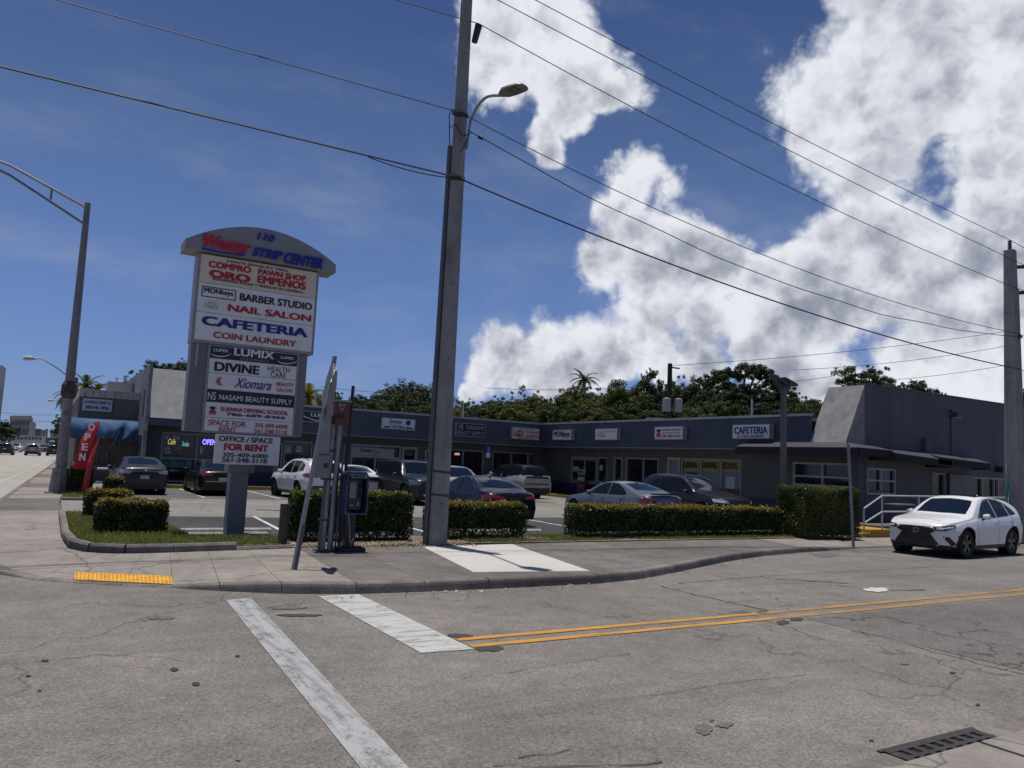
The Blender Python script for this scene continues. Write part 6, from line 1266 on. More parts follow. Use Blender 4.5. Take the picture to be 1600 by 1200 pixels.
def wheel_parts(root, x, y, r, wdt, side, rim, spokes=5, style=0):
    """tyre with rim as its sub-part; outer face towards side*y"""
    s = side; mb = MB(); h = wdt/2; ri = r*.68
    prof = [(ri, h*.72), (ri+.012, h), (r*.90, h*.98), (r*.985, h*.70), (r, h*.3), (r, -h*.3), (r*.985, -h*.7), (r*.9, -h), (ri, -h)]
    mb.lathe([(a, b*s) for a, b in prof], (x, y, r), 'Y', 32); t = obj('wheel', mb, TYRE, root, smooth=True, angle=50)
    mb = MB(); mb.lathe([(ri*1.0, h*.74*s), (ri*.97, h*.80*s), (ri*.90, h*.76*s), (ri*.88, h*.1*s), (.0, h*.05*s)], (x, y, r), 'Y', 32); o1 = obj('rim', mb, rim, t, smooth=True, angle=35)
    mb = MB()
    for i in range(spokes):
        a = 2*PI*i/spokes+.3
        for da in ((-.11, .11) if style else (0,)):
            ww = .028 if style else .05; p = Vector((math.cos(a+da*.4), 0, math.sin(a+da*.4))); q = Vector((math.cos(a+da*1.4), 0, math.sin(a+da*1.4))); e = Vector((-math.sin(a), 0, math.cos(a)))*ww
            A_ = Vector((x, y+s*h*.66, r))+p*ri*.12; B_ = Vector((x, y+s*h*.80, r))+q*ri*.93; mb.prism([A_-e*1.1, B_-e*.8, B_+e*.8, A_+e*1.1], (0, -s*.03, 0))
    mb.cyl((x, y+s*h*.5, r), (x, y+s*h*.74, r), ri*.2, n=12); obj('spokes', mb, mat('rim_spoke_'+rim.name, tuple(min(1, c*1.7+.02) for c in rim.node_tree.nodes['Principled BSDF'].inputs['Base Color'].default_value[:3]), .3, metal=.7), t)
    mb = MB(); mb.lathe([(r*.5, 0), (r*1.0, 0)], (x, y-s*h*1.02, r), 'Y', 16); return t
CARS = {}
def build_car(S, root):
    """body shell lofted through stations; nose at +L/2, tail at -L/2, left side +y"""
    L, W_, wb, fo, r = S['L'], S['W'], S['wb'], S['fo'], S['r']; top = smooth_profile(S['top'], 2); belt = smooth_profile(S['belt'], 2); wr = S['wr']; zr = max(z for _, z in S['top']); sill = S.get('sill', .21)
    xw = [fo, fo+wb]; R = S.get('ar', r+.045); st = set([0, .02, .05, .09, .15, .22, .3, .4, .5, .62, .75, .9, L-.9, L-.75, L-.6, L-.45, L-.32, L-.22, L-.14, L-.08, L-.04, L-.015, L])
    for x in xw:
        st |= {x-R-.001, x+R+.001}
        for i in range(13): st.add(x-R*math.cos(PI*i/12)*.9995)
    s = 0
    while s < L: st.add(round(s, 3)); s += .11
    st = sorted(st); st2 = [st[0]]
    for q in st[1:]:
        if q-st2[-1] > .0009: st2.append(q)
    fr, rr_ = S.get('fround', .26), S.get('rround', .17); fl, rl = S.get('flen', .95), S.get('rlen', .7)
    rows = []; nlow, nup = 9, 6
    def half(s): 
        k = 1.0
        if s < fl: k = 1-fr*(1-s/fl)**2.3
        if L-s < rl: k = 1-rr_*(1-(L-s)/rl)**2.3
        return W_/2*k
    fl_b = lambda z, s: 1.0
    for s in st2:
        w_ = half(s); zt = interp(top, s); zb = min(interp(belt, s), zt-.02); b0 = sill+(S.get('nz', .05)*max(0, 1-s/.35)) + (S.get('tz', .06)*max(0, 1-(L-s)/.4))
        for x in xw:
            if abs(s-x) < R: b0 = max(b0, r+math.sqrt(max(0, R*R-(s-x)**2)))
        b0 = min(b0, zb-.06); ring = []
        for j in range(nlow+1):
            t = j/nlow; z = b0+(zb-b0)*t; tz = max(0, (z-sill)/(zb-sill)); y = w_*(1-.055*max(0, 1-tz)**2.5-.05*max(0, (tz-.62)/.38)**2+.012*math.exp(-((tz-.66)/.06)**2)*S.get('crease', 1))
            fx = 0
            for x in xw: fx = max(fx, max(0, 1-abs(abs(s-x)-R*.4)/(R*1.1)))
            y += S.get('flare', .018)*fx*(1-abs(tz-.55)*1.2)
            ring.append((y, z))
        yb = ring[-1][0]; crown = S.get('crown', .055); ze = max(zb+.006, zt-crown*min(1, (zt-zb)/.12+.25)); 
        for k in range(1, nup+1):
            z = zb+(ze-zb)*k/nup; f = (z-zb)/max(.05, zr-zb); y = yb*.985-(yb*.985-wr)*f**1.15 if z-zb > .0 else yb
            ring.append((y, z))
        ye = ring[-1][0]
        for q in (.97, .88, .68, .36, 0): ring.append((ye*q, ze+(zt-ze)*(1-q*q)**.6 if q < .97 else ze+(zt-ze)*.22))
        rows.append((s, ring))
    m = len(rows[0][1]); vs = []; fs = []
    for s, ring in rows:
        dx = 0
        for (y, z) in ring: vs.append((L/2-s, y, z))
        for (y, z) in reversed(ring[:-1]): vs.append((L/2-s, -y, z))
    n2 = 2*m-1
    # bow the nose and tail in plan and tuck them in at the sill
    vv = []
    for i, (x, y, z) in enumerate(vs):
        s = L/2-x; h_ = W_/2
        if s < .6: x -= (abs(y)/h_)**3.2*S.get('nosebow', .16)*(1-s/.6) + max(0, (.52-z))*S.get('chin', .12)*(1-s/.6)
        if L-s < .6: x += (abs(y)/h_)**3.2*S.get('tailbow', .10)*(1-(L-s)/.6) + max(0, (.5-z))*S.get('tuck', .22)*(1-(L-s)/.6)
        vv.append((x, y, z))
    for i in range(len(rows)-1):
        for j in range(n2-1): fs.append((i*n2+j, i*n2+j+1, (i+1)*n2+j+1, (i+1)*n2+j))
    # nose and tail caps as cross strips
    def cap(b, flip):
        for j in range(m-1):
            a, c, d, e = b+j, b+j+1, b+n2-2-j, b+n2-1-j
            fs.append((a, c, d, e) if c != d else (a, c, e))
    cap(0, 0); cap((len(rows)-1)*n2, 1)
    bm = MB(); bm.add(vv, fs); bvh = BVHTree.FromPolygons([Vector(v) for v in vv], [f for f in fs], all_triangles=False)
    # split the paint shell and the black lower cladding
    M1, M2, M3 = MB(), MB(), MB(); M1.v = M2.v = M3.v = vv; cz = S.get('clad', 0); sp_ = S.get('split', 9)
    for f in fs:
        zc_ = sum(vv[i][2] for i in f)/len(f); xc = sum(vv[i][0] for i in f)/len(f); yc = abs(sum(vv[i][1] for i in f)/len(f)); lo = zc_ < sill+cz
        if cz:
            for x in xw:
                d = math.hypot((L/2-xc)-x, zc_-r)
                if d < R+cz*.42 and zc_ < r+R+.06 and yc > W_*.36: lo = True
        (M2 if lo else M3 if (zc_ > sp_ and L/2-xc > 1.5) else M1).f.append(f)
    O = lambda nm, mb, m_, par=root, **k: obj(nm, used(mb), m_, par, **k)
    body = O('body', M1, S['paint'], smooth=True, angle=S.get('sharp', 32))
    if M2.f: O('cladding', M2, TRIM, smooth=True, angle=35)
    if M3.f: O('roof', M3, paint('roof_black', (.008, .008, .009), .25, .1), smooth=True, angle=35)
    ub = MB(); ub.box((-L/2+.35, -W_*.40, .2), (L/2-.4, W_*.40, .62)); O('underbody', ub, TRIM)
    wl = MB()
    for x in xw:
        for sd in (-1, 1): wl = MB(); wl.lathe([(R-.01, 0), (R-.012, -.22*sd)], (L/2-x, sd*(W_/2*.955), r), 'Y', 24); O('wheel_arch', wl, TRIM)
    for x in xw:
        for sd in (1, -1): wheel_parts(root, L/2-x, sd*(W_/2-.115), r, .215, sd, S.get('rim', RIMD), S.get('spokes', 5), S.get('rstyle', 0))
    X = lambda s_: L/2-s_
    def side(nm, pts, m_, off=.008, g=.07, both=True, par=root, only=None):
        for sd in ('L', 'R'):
            if only and sd != only: continue
            mb = conform([(X(a), b) for a, b in pts], sd, bvh, g, off); O(nm, mb, m_, par, smooth=True, fixn=False)
    def patch(nm, pts, pr, m_, off=.008, g=.07, mirror=False):
        for k in ((1, -1) if mirror else (1,)):
            q = [(X(a), b*k) for a, b in pts] if pr == 'T' else [(a*k, b) for a, b in pts]; mb = conform(q, pr, bvh, g, off)
            if mb.f: O(nm, mb, m_, smooth=True, fixn=False)
    for q in S.get('side', []): side(*q[:3], **(q[3] if len(q) > 3 else {}))
    for q in S.get('patch', []): patch(*q[:4], **(q[4] if len(q) > 4 else {}))
    for q in S.get('seams', []): side('door_seam', q, TRIM, .0035, .1)
    if 'mirror' in S:
        mx, mz = S['mirror']
        for sd in (1, -1):
            mb = MB(); c = Vector((X(mx), sd*(W_/2+.09), mz)); mb.lathe([(0, -.11), (.06, -.09), (.085, -.02), (.08, .05), (0, .06)], c, 'Y', 12)
            mb.v = [(c.x+(v[0]-c.x)*.85-.0, c.y+(v[1]-c.y)*1.15, c.z+(v[2]-c.z)*.95) for v in mb.v]; O('mirror', mb, S.get('mirpaint', S['paint']), smooth=True); mb = MB(); mb.cyl(c+Vector((0, -sd*.05, -.05)), Vector((X(mx), sd*(W_/2-.08), mz-.09)), .03, n=6); O('mirror_arm', mb, TRIM)
    for hx, hz in S.get('handles', []):
        for sd in (1, -1):
            h = bvh.ray_cast(Vector((X(hx), sd*4, hz)), Vector((0, -sd, 0)))
            if h[0]: mb = MB(); mb.box((X(hx)-.09, h[0].y-sd*.005, hz-.013), (X(hx)+.09, h[0].y+sd*.03, hz+.013)); O('door_handle', mb, S.get('handlem', S['paint']))
    return bvh
def car(lab, S, x, y, z, heading, cat='car', nm='parked_car', group='cars parked at the shops', parts=None):
    root = thing(nm, lab, cat, (0, 0, 0), group); bvh = build_car(S, root)
    if parts: parts(root, S, bvh)
    root.location = (x, y, z); root.rotation_euler = (0, 0, heading); return root
def rails(root, S, bvh, x0, x1, yy, m=TRIM, h=.05):
    for sd in (1, -1):
        pts = []
        for i in range(9):
            s = x0+(x1-x0)*i/8; q = bvh.ray_cast(Vector((S['L']/2-s, sd*yy, 4)), Vector((0, 0, -1)))
            if q[0]: pts.append(q[0]+Vector((0, 0, h*(1 if 0 < i < 8 else 0))))
        obj('roof_rail', MB().tube(pts, .018, 6), m, root, smooth=True)
def fin(root, S, bvh, s, m):
    q = bvh.ray_cast(Vector((S['L']/2-s, 0, 4)), Vector((0, 0, -1)))[0]; obj('aerial_fin', MB().prism([q+Vector((.08, .015, -.01)), q+Vector((-.08, .02, -.01)), q+Vector((-.07, .004, .06))], (0, -.03, 0)), m, root)

# ---- white crossover at the right edge, nose towards the junction
PW_ = paint('pearl_white', (.70, .70, .685), .28, 0.0)
LEX = dict(L=4.70, W=1.90, wb=2.69, fo=.93, r=.375, ar=.435, wr=.60, sill=.25, clad=.085, paint=PW_, flare=.04, rim=RIMD, spokes=5, rstyle=1, fround=.22, flen=.95, nosebow=.18, rround=.16, tailbow=.14, tuck=.28, chin=.22, crown=.07, sharp=40,
    top=[(0, .80), (.06, .90), (.25, .97), (.7, 1.04), (1.22, 1.105), (1.42, 1.16), (1.88, 1.44), (2.15, 1.575), (2.5, 1.64), (2.95, 1.655), (3.4, 1.63), (3.85, 1.555), (4.15, 1.43), (4.38, 1.26), (4.52, 1.13), (4.62, 1.06), (4.70, .90)],
    belt=[(0, .72), (.3, .86), (.8, .94), (1.4, 1.0), (2.2, 1.02), (3.2, 1.06), (3.7, 1.12), (4.1, 1.14), (4.5, 1.06), (4.66, .84)],
    side=[('side_window', [(1.72, 1.06), (2.12, 1.36), (2.38, 1.50), (2.72, 1.545), (2.74, 1.07)], CG), ('side_window', [(2.80, 1.075), (2.78, 1.55), (3.15, 1.53), (3.46, 1.46), (3.50, 1.12)], CG), ('rear_quarter_window', [(3.56, 1.13), (3.52, 1.445), (3.80, 1.30), (3.93, 1.17)], CG),
          ('tail_lamp', [(4.20, 1.02), (4.30, 1.07), (4.72, 1.03), (4.72, .94), (4.42, .95)], TAILD)],
    patch=[('windscreen', [(1.42, -.66), (1.36, 0), (1.42, .66), (1.80, .62), (2.06, .555), (2.09, 0), (2.06, -.555), (1.80, -.62)], 'T', CGB, dict(g=.09)),
           ('sunroof', [(2.42, -.46), (2.42, .46), (3.42, .44), (3.42, -.44)], 'T', mat('sunroof_black', (.01, .01, .012), .08, coat=.5), dict(g=.12)), ('rear_window', [(-.6, 1.18), (.6, 1.18), (.52, 1.42), (-.52, 1.42)], 'B', CG),
           ('grille', [(-.40, .80), (.40, .80), (.52, .70), (.38, .62), (.60, .34), (.50, .30), (-.50, .30), (-.60, .34), (-.38, .62), (-.52, .70)], 'F', TRIM, dict(off=.012)),
           ('head_lamp', [(.47, .80), (.66, .83), (.86, .87), (.86, .80), (.74, .71), (.52, .71)], 'F', TRIM, dict(mirror=True, off=.010, g=.04)), ('daytime_light', [(.54, .79), (.70, .795), (.84, .84), (.84, .80), (.70, .745), (.56, .75)], 'F', HEADB, dict(mirror=True, off=.018, g=.035)),
           ('bumper_vent', [(.70, .58), (.80, .56), (.88, .36), (.80, .33), (.76, .46)], 'F', TRIM, dict(mirror=True, off=.01, g=.04)), ('lower_grille', [(-.62, .275), (.62, .275), (.58, .25), (-.58, .25)], 'F', CHROME, dict(off=.015)),
           ('bonnet_seam', [(.36, -.52), (.36, .52), (.345, .52), (.345, -.52)], 'T', TRIM, dict(off=.003, g=.1))],
    seams=[[(1.55, .30), (1.56, .30), (1.565, .95), (1.70, 1.05), (1.69, 1.05), (1.553, .95)], [(2.77, .30), (2.782, .30), (2.79, 1.07), (2.778, 1.07)], [(3.62, .62), (3.64, .66), (3.60, 1.1), (3.585, 1.1), (3.61, .66)]],
    mirror=(1.86, 1.10), handles=[(2.62, .93), (3.52, .98)])
def lexparts(root, S, bvh):
    fin(root, S, bvh, 3.6, PW_)
    for i in range(9):
        a = -.36+.09*i; mb = conform([(a, .36), (a+.02, .36), (a+.02, .74), (a, .74)], 'F', bvh, .1, .02)
        if mb.f: obj('grille_bar', used(mb), RIMD, root, fixn=False)
    mb = MB()
    q = bvh.ray_cast(Vector((4, 0, .69)), Vector((-1, 0, 0)))[0]
    for k in range(17): pass
    pts = [(q.x+.03, .085*math.cos(a), .69+.062*math.sin(a)) for a in [i*2*PI/20 for i in range(21)]]; mb.tube(pts, .009, 5); mb.tube([(q.x+.03, -.035, .73), (q.x+.03, .01, .655), (q.x+.03, -.05, .65)][:3], .010, 5); obj('badge', mb, CHROME, root, smooth=True)
    q1 = conform([(-.60, .36), (-.50, .315), (.50, .315), (.60, .36), (.60, .335), (.52, .285), (-.52, .285), (-.60, .335)], 'F', bvh, .05, .018); obj('grille_edge', used(q1), CHROME, root, fixn=False, smooth=True)
    for sd in (1, -1): 
        pts = []
        for i in range(13):
            s = 1.66+2.3*i/12; zz = interp([(1.66, 1.075), (2.1, 1.375), (2.4, 1.53), (2.75, 1.58), (3.2, 1.565), (3.55, 1.48), (3.96, 1.19)], s); h = bvh.ray_cast(Vector((S['L']/2-s, sd*4, zz)), Vector((0, -sd, 0)))
            if h[0]: pts.append(h[0]+Vector((0, sd*.004, 0)))
        if len(pts) > 3: obj('window_trim', MB().tube(pts, .012, 5), CHROME, root, smooth=True)
car('white crossover with black grille waiting at the right edge', LEX, 22.55, 12.50, 0.0, math.radians(184.2), cat='car', nm='crossover_car', group='cars around the junction', parts=lexparts)

def sedan(pnt, **k):
    S = dict(L=4.88, W=1.84, wb=2.82, fo=.96, r=.33, ar=.375, wr=.56, sill=.19, paint=pnt, rim=RIMS, spokes=5, flare=.014,
        top=[(0, .60), (.06, .70), (.3, .80), (.9, .90), (1.35, .96), (1.6, 1.06), (2.05, 1.32), (2.35, 1.425), (2.8, 1.455), (3.25, 1.42), (3.7, 1.28), (4.15, 1.09), (4.4, 1.05), (4.74, 1.03), (4.84, .96), (4.88, .82)],
        belt=[(0, .55), (.3, .74), (1.0, .84), (1.6, .89), (2.6, .92), (3.6, .95), (4.2, .98), (4.7, .95), (4.88, .76)],
        side=[('side_window', [(1.80, .96), (2.14, 1.2), (2.42, 1.325), (2.78, 1.355), (2.80, .965)], CG), ('side_window', [(2.86, .965), (2.84, 1.355), (3.18, 1.33), (3.55, 1.20), (3.84, 1.03), (3.66, .985)], CG), ('tail_lamp', [(4.42, .90), (4.50, .80), (4.9, .78), (4.9, .92), (4.7, .94)], TAIL)],
        patch=[('windscreen', [(1.56, -.62), (1.50, 0), (1.56, .62), (2.3, .50), (2.36, 0), (2.3, -.50)], 'T', CGB, dict(g=.1)), ('rear_window', [(3.36, -.47), (3.32, 0), (3.36, .47), (3.98, .56), (4.08, 0), (3.98, -.56)], 'T', CGB, dict(g=.1)),
               ('tail_lamp', [(.40, .90), (.80, .93), (.80, .79), (.50, .78)], 'B', TAIL, dict(mirror=True, off=.012, g=.05)), ('number_plate', [(-.16, .62), (.16, .62), (.16, .76), (-.16, .76)], 'B', PLATE, dict(off=.012, g=.1)),
               ('bumper_insert', [(-.62, .24), (.62, .24), (.58, .38), (-.58, .38)], 'B', TRIM, dict(g=.1)), ('head_lamp', [(.48, .66), (.82, .72), (.82, .62), (.55, .58)], 'F', HEADL, dict(mirror=True, g=.05)), ('grille', [(-.45, .50), (.45, .50), (.5, .28), (-.5, .28)], 'F', TRIM)],
        seams=[[(2.82, .26), (2.832, .26), (2.838, .96), (2.826, .96)], [(1.72, .26), (1.732, .26), (1.742, .9), (1.73, .9)], [(3.80, .55), (3.812, .58), (3.78, .96), (3.768, .96)]], mirror=(1.92, .98), handles=[(2.62, .83), (3.62, .86)])
    S.update(k); return S
def suv(pnt, **k):
    S = dict(L=4.62, W=1.86, wb=2.69, fo=.93, r=.36, ar=.42, wr=.62, sill=.26, clad=.10, paint=pnt, rim=RIMD, spokes=5, flare=.03, nosebow=.18, sharp=36,
        top=[(0, .86), (.06, .96), (.4, 1.03), (1.15, 1.09), (1.35, 1.16), (1.85, 1.50), (2.15, 1.64), (2.6, 1.69), (3.4, 1.685), (4.1, 1.63), (4.35, 1.45), (4.52, 1.16), (4.60, 1.05), (4.62, .90)],
        belt=[(0, .76), (.3, .90), (1.3, .98), (2.5, 1.03), (3.6, 1.08), (4.3, 1.10), (4.62, .86)],
        side=[('side_window', [(1.62, 1.07), (2.0, 1.38), (2.3, 1.56), (2.66, 1.585), (2.68, 1.07)], CG), ('side_window', [(2.74, 1.07), (2.72, 1.585), (3.5, 1.56), (3.42, 1.11)], CG), ('rear_quarter_window', [(3.50, 1.14), (3.58, 1.54), (3.95, 1.42), (3.98, 1.2)], CG), ('tail_lamp', [(4.05, 1.02), (4.25, 1.10), (4.62, 1.08), (4.62, .96), (4.3, .93)], TAIL)],
        patch=[('windscreen', [(1.36, -.66), (1.30, 0), (1.36, .66), (2.08, .56), (2.12, 0), (2.08, -.56)], 'T', CGB, dict(g=.1)), ('rear_window', [(-.62, 1.13), (.62, 1.13), (.54, 1.53), (-.54, 1.53)], 'B', CG, dict(g=.1)),
               ('tail_lamp', [(.50, 1.07), (.84, 1.09), (.84, .97), (.42, .94)], 'B', TAIL, dict(mirror=True, off=.012, g=.05)), ('number_plate', [(-.16, .76), (.16, .76), (.16, .9), (-.16, .9)], 'B', PLATE, dict(off=.012, g=.1)),
               ('bumper', [(-.78, .30), (.78, .30), (.74, .60), (-.74, .60)], 'B', TRIM, dict(g=.12)), ('head_lamp', [(.50, .84), (.86, .90), (.86, .78), (.55, .76)], 'F', HEADL, dict(mirror=True, g=.05)), ('grille', [(-.5, .80), (.5, .80), (.42, .42), (-.42, .42)], 'F', TRIM, dict(off=.012)), ('lower_grille', [(-.6, .36), (.6, .36), (.55, .28), (-.55, .28)], 'F', CHROME, dict(off=.014))],
        seams=[[(2.70, .34), (2.712, .34), (2.716, 1.07), (2.704, 1.07)], [(1.58, .34), (1.592, .34), (1.60, 1.0), (1.588, 1.0)], [(3.52, .66), (3.534, .7), (3.46, 1.1), (3.448, 1.1)]], mirror=(1.76, 1.10), handles=[(2.50, .93), (3.36, .98)])
    S.update(k); return S
H90 = math.radians(90)
def cpos(xl, xr, ytail, L, hd=1): return (xl+xr)/2, ytail+hd*L/2
BR = dict(patch_badge=1)
# 1 graphite saloon, nose to the shops
S1 = sedan(paint('graphite', (.035, .035, .042), .35, .4), L=4.86, top=[(0, .60), (.06, .70), (.3, .80), (.9, .90), (1.35, .96), (1.6, 1.06), (2.05, 1.34), (2.35, 1.45), (2.8, 1.475), (3.25, 1.44), (3.75, 1.28), (4.2, 1.13), (4.5, 1.10), (4.74, 1.08), (4.82, 1.0), (4.86, .84)])
def tailparts(chrome_bar=True, lamp=None, z0=.93, badge=True, red=False):
    def f(root, S, bvh):
        if chrome_bar:
            mb = conform([(-.66, z0-.02), (.66, z0-.02), (.66, z0+.0), (-.66, z0+.0)], 'B', bvh, .12, .014)
            if mb.f: obj('chrome_bar', used(mb), CHROME, root, fixn=False)
        if badge:
            q = bvh.ray_cast(Vector((-4, 0, z0+.05)), Vector((1, 0, 0)))
            if q[0]: c = q[0]; obj('badge', MB().tube([(c.x-.01, .045*math.cos(i*PI/6), z0+.05+.03*math.sin(i*PI/6)) for i in range(13)], .007, 4), CHROME, root)
        if red:
            mb = conform([(-.11, .53), (.11, .53), (.11, .56), (-.11, .56)], 'B', bvh, .1, .014); obj('red_sticker', used(mb), mat('sticker_red', (.5, .02, .03), .5), root, fixn=False)
    return f
S1['patch'] = [q for q in S1['patch'] if q[0] != 'tail_lamp']+[('tail_lamp', [(.42, .93), (.84, .97), (.84, .80), (.52, .83)], 'B', mat('tail_lamp_clear', (.22, .21, .22), .15, coat=.8), dict(mirror=True, off=.012, g=.05)), ('boot_panel', [(-.66, .88), (.66, .88), (.5, .62), (-.5, .62)], 'B', TRIM, dict(off=.005, g=.12))]
S1['side'][2] = ('tail_lamp', [(4.40, .92), (4.50, .82), (4.9, .80), (4.9, .95), (4.7, .96)], TAILD)
car('graphite saloon parked nose in, leftmost, pale tail lamps', S1, 3.36, 33.0+2.43, .1, H90+.02, parts=tailparts(True, red=True))
# 2 black saloon
S2 = sedan(paint('black', (.005, .005, .006), .3, .1), L=4.64, W=1.78); S2['L'] = 4.88
S2['patch'] = [q for q in S2['patch'] if q[0] != 'tail_lamp']+[('tail_lamp', [(.36, .88), (.82, .96), (.82, .84), (.45, .80)], 'B', TAIL, dict(mirror=True, off=.012, g=.05))]
car('black saloon with red tail lamps half hidden by the sign post', S2, 6.30, 33.0+2.44, .1, H90, parts=tailparts(True, z0=.60))
# 3 white suv
S3 = suv(paint('white', (.66, .67, .69), .3, 0), flare=.04)
def suvparts(root, S, bvh): rails(root, S, bvh, 1.9, 4.0, .62); fin(root, S, bvh, 3.9, S['paint'])
car('white compact sport utility car seen from its left rear', S3, 9.72, 30.7+2.31, .1, H90+.10, parts=suvparts)
# 4 white muscle coupe
S4 = sedan(paint('white_coupe', (.66, .66, .66), .3, 0), L=5.02, W=1.93, wb=2.95, fo=.95, r=.35, ar=.40, wr=.58, rround=.10, tailbow=.06,
    top=[(0, .62), (.05, .84), (.3, .93), (1.4, 1.02), (1.75, 1.10), (2.3, 1.36), (2.6, 1.45), (3.0, 1.47), (3.5, 1.42), (4.15, 1.14), (4.4, 1.10), (4.92, 1.09), (5.0, 1.04), (5.02, .8)], belt=[(0, .6), (.3, .84), (1.4, .93), (2.6, .97), (3.8, 1.01), (4.6, 1.02), (5.02, .78)])
S4['side'] = [('side_window', [(2.05, 1.0), (2.35, 1.22), (2.65, 1.34), (3.15, 1.36), (3.2, 1.02)], CG), ('rear_quarter_window', [(3.28, 1.05), (3.26, 1.33), (3.5, 1.25), (3.7, 1.09)], CG)]
S4['patch'] = [S4['patch'][0], ('rear_window', [(3.50, -.50), (3.46, 0), (3.50, .50), (4.10, .62), (4.16, 0), (4.10, -.62)], 'T', CGB, dict(g=.1)), ('tail_panel', [(-.86, .98), (.86, .98), (.84, .76), (-.84, .76)], 'B', mat('tail_band', (.02, .008, .01), .2, coat=.6), dict(off=.010, g=.12)), ('number_plate', [(-.16, .5), (.16, .5), (.16, .64), (-.16, .64)], 'B', PLATE, dict(off=.012, g=.1)), ('bumper_insert', [(-.7, .24), (.7, .24), (.66, .36), (-.66, .36)], 'B', TRIM, dict(g=.1))]
S4['seams'] = S4['seams'][:2]; S4['handles'] = [(3.0, .86)]
car('white two door coupe with a full width dark tail band', S4, 12.1, 32.2+2.5, .1, H90, parts=lambda r, S, b: None)
# 5 dark grey off road suv facing the street
S5 = suv(paint('dark_slate', (.018, .021, .028), .35, .3), L=4.82, W=1.93, r=.40, ar=.47, sill=.32, wr=.66, paint2=1,
    top=[(0, .90), (.05, 1.06), (.4, 1.14), (1.25, 1.18), (1.4, 1.26), (1.72, 1.58), (1.95, 1.76), (2.4, 1.81), (3.6, 1.81), (4.4, 1.78), (4.62, 1.6), (4.74, 1.2), (4.80, 1.1), (4.82, .95)], belt=[(0, .8), (.3, 1.0), (1.3, 1.09), (2.5, 1.12), (3.6, 1.14), (4.3, 1.15), (4.82, .9)])
S5['side'] = [('side_window', [(1.58, 1.16), (1.85, 1.45), (2.05, 1.66), (2.62, 1.70), (2.64, 1.16)], CG), ('side_window', [(2.72, 1.16), (2.70, 1.70), (3.5, 1.69), (3.52, 1.18)], CG), ('rear_quarter_window', [(3.60, 1.19), (3.58, 1.68), (4.3, 1.64), (4.35, 1.25)], CG)]
S5['patch'] = [('windscreen', [(1.42, -.70), (1.37, 0), (1.42, .70), (1.90, .61), (1.92, 0), (1.90, -.61)], 'T', CGB, dict(g=.1)), ('head_lamp', [(.58, 1.0), (.92, 1.02), (.92, .80), (.60, .84)], 'F', HEADL, dict(mirror=True, g=.05)), ('grille', [(-.50, .98), (.50, .98), (.58, .86), (.44, .58), (-.44, .58), (-.58, .86)], 'F', TRIM, dict(off=.012)), ('skid_plate', [(-.5, .46), (.5, .46), (.42, .38), (-.42, .38)], 'F', HEADB, dict(off=.014)), ('bumper', [(-.9, .54), (.9, .54), (.8, .36), (-.8, .36)], 'F', TRIM, dict(off=.008, g=.12)), ('fog_lamp', [(.66, .7), (.84, .7), (.84, .6), (.66, .6)], 'F', TRIM, dict(mirror=True, off=.01))]
S5['mirror'] = (1.72, 1.2)
car('dark slate off road car facing out, left of the concrete pole', S5, 13.62, 28.4+2.4, .1, -H90, parts=lambda r, S, b: rails(r, S, b, 2.1, 4.3, .66))
# 6 pale champagne suv facing the street right of the pole
S6 = suv(paint('champagne', (.36, .35, .33), .28, .4), top=[(0, .80), (.06, .90), (.4, .99), (1.1, 1.06), (1.35, 1.14), (1.85, 1.46), (2.15, 1.59), (2.6, 1.64), (3.4, 1.63), (4.1, 1.56), (4.4, 1.35), (4.55, 1.1), (4.60, 1.0), (4.62, .85)])
car('pale champagne crossover facing out just right of the concrete pole', S6, 16.35, 29.9+2.3, .1, -H90-.06)
# 7 white two tone suv by the inner corner
S7 = suv(paint('white_twotone', (.36, .36, .36), .32, 0), L=4.95, W=1.98, rim=RIMS, split=1.24, rround=.06, tailbow=.05, top=[(0, .86), (.06, 1.0), (.4, 1.10), (1.25, 1.18), (1.45, 1.25), (1.85, 1.55), (2.1, 1.76), (2.6, 1.84), (3.6, 1.83), (4.5, 1.78), (4.72, 1.6), (4.86, 1.3), (4.93, 1.18), (4.95, 1.0)], belt=[(0, .8), (.3, 1.0), (1.3, 1.10), (2.5, 1.16), (3.6, 1.20), (4.6, 1.22), (4.95, 1.0)])
S7['patch'] = [S7['patch'][0], ('rear_window', [(-.70, 1.26), (.70, 1.26), (.6, 1.64), (-.6, 1.64)], 'B', CG, dict(g=.12)), ('tail_panel', [(-.74, 1.20), (.74, 1.20), (.74, 1.10), (-.74, 1.10)], 'B', TRIM, dict(off=.01, g=.12)), ('number_plate', [(-.16, .95), (.16, .95), (.16, 1.07), (-.16, 1.07)], 'B', PLATE, dict(off=.012, g=.1)), ('tail_panel', [(-.74, .82), (.74, .82), (.74, .76), (-.74, .76)], 'B', TRIM, dict(off=.01, g=.12)), ('bumper', [(-.86, .58), (.86, .58), (.8, .34), (-.8, .34)], 'B', TRIM, dict(off=.01, g=.12))]
S7['side'] = [q for q in S7['side'] if q[0] != 'tail_lamp']; S7['mirror'] = (1.8, 1.24)
car('white sport utility car with black roof and windows by the inner corner', S7, 22.78, 35.0+2.48, .1, H90+.04)
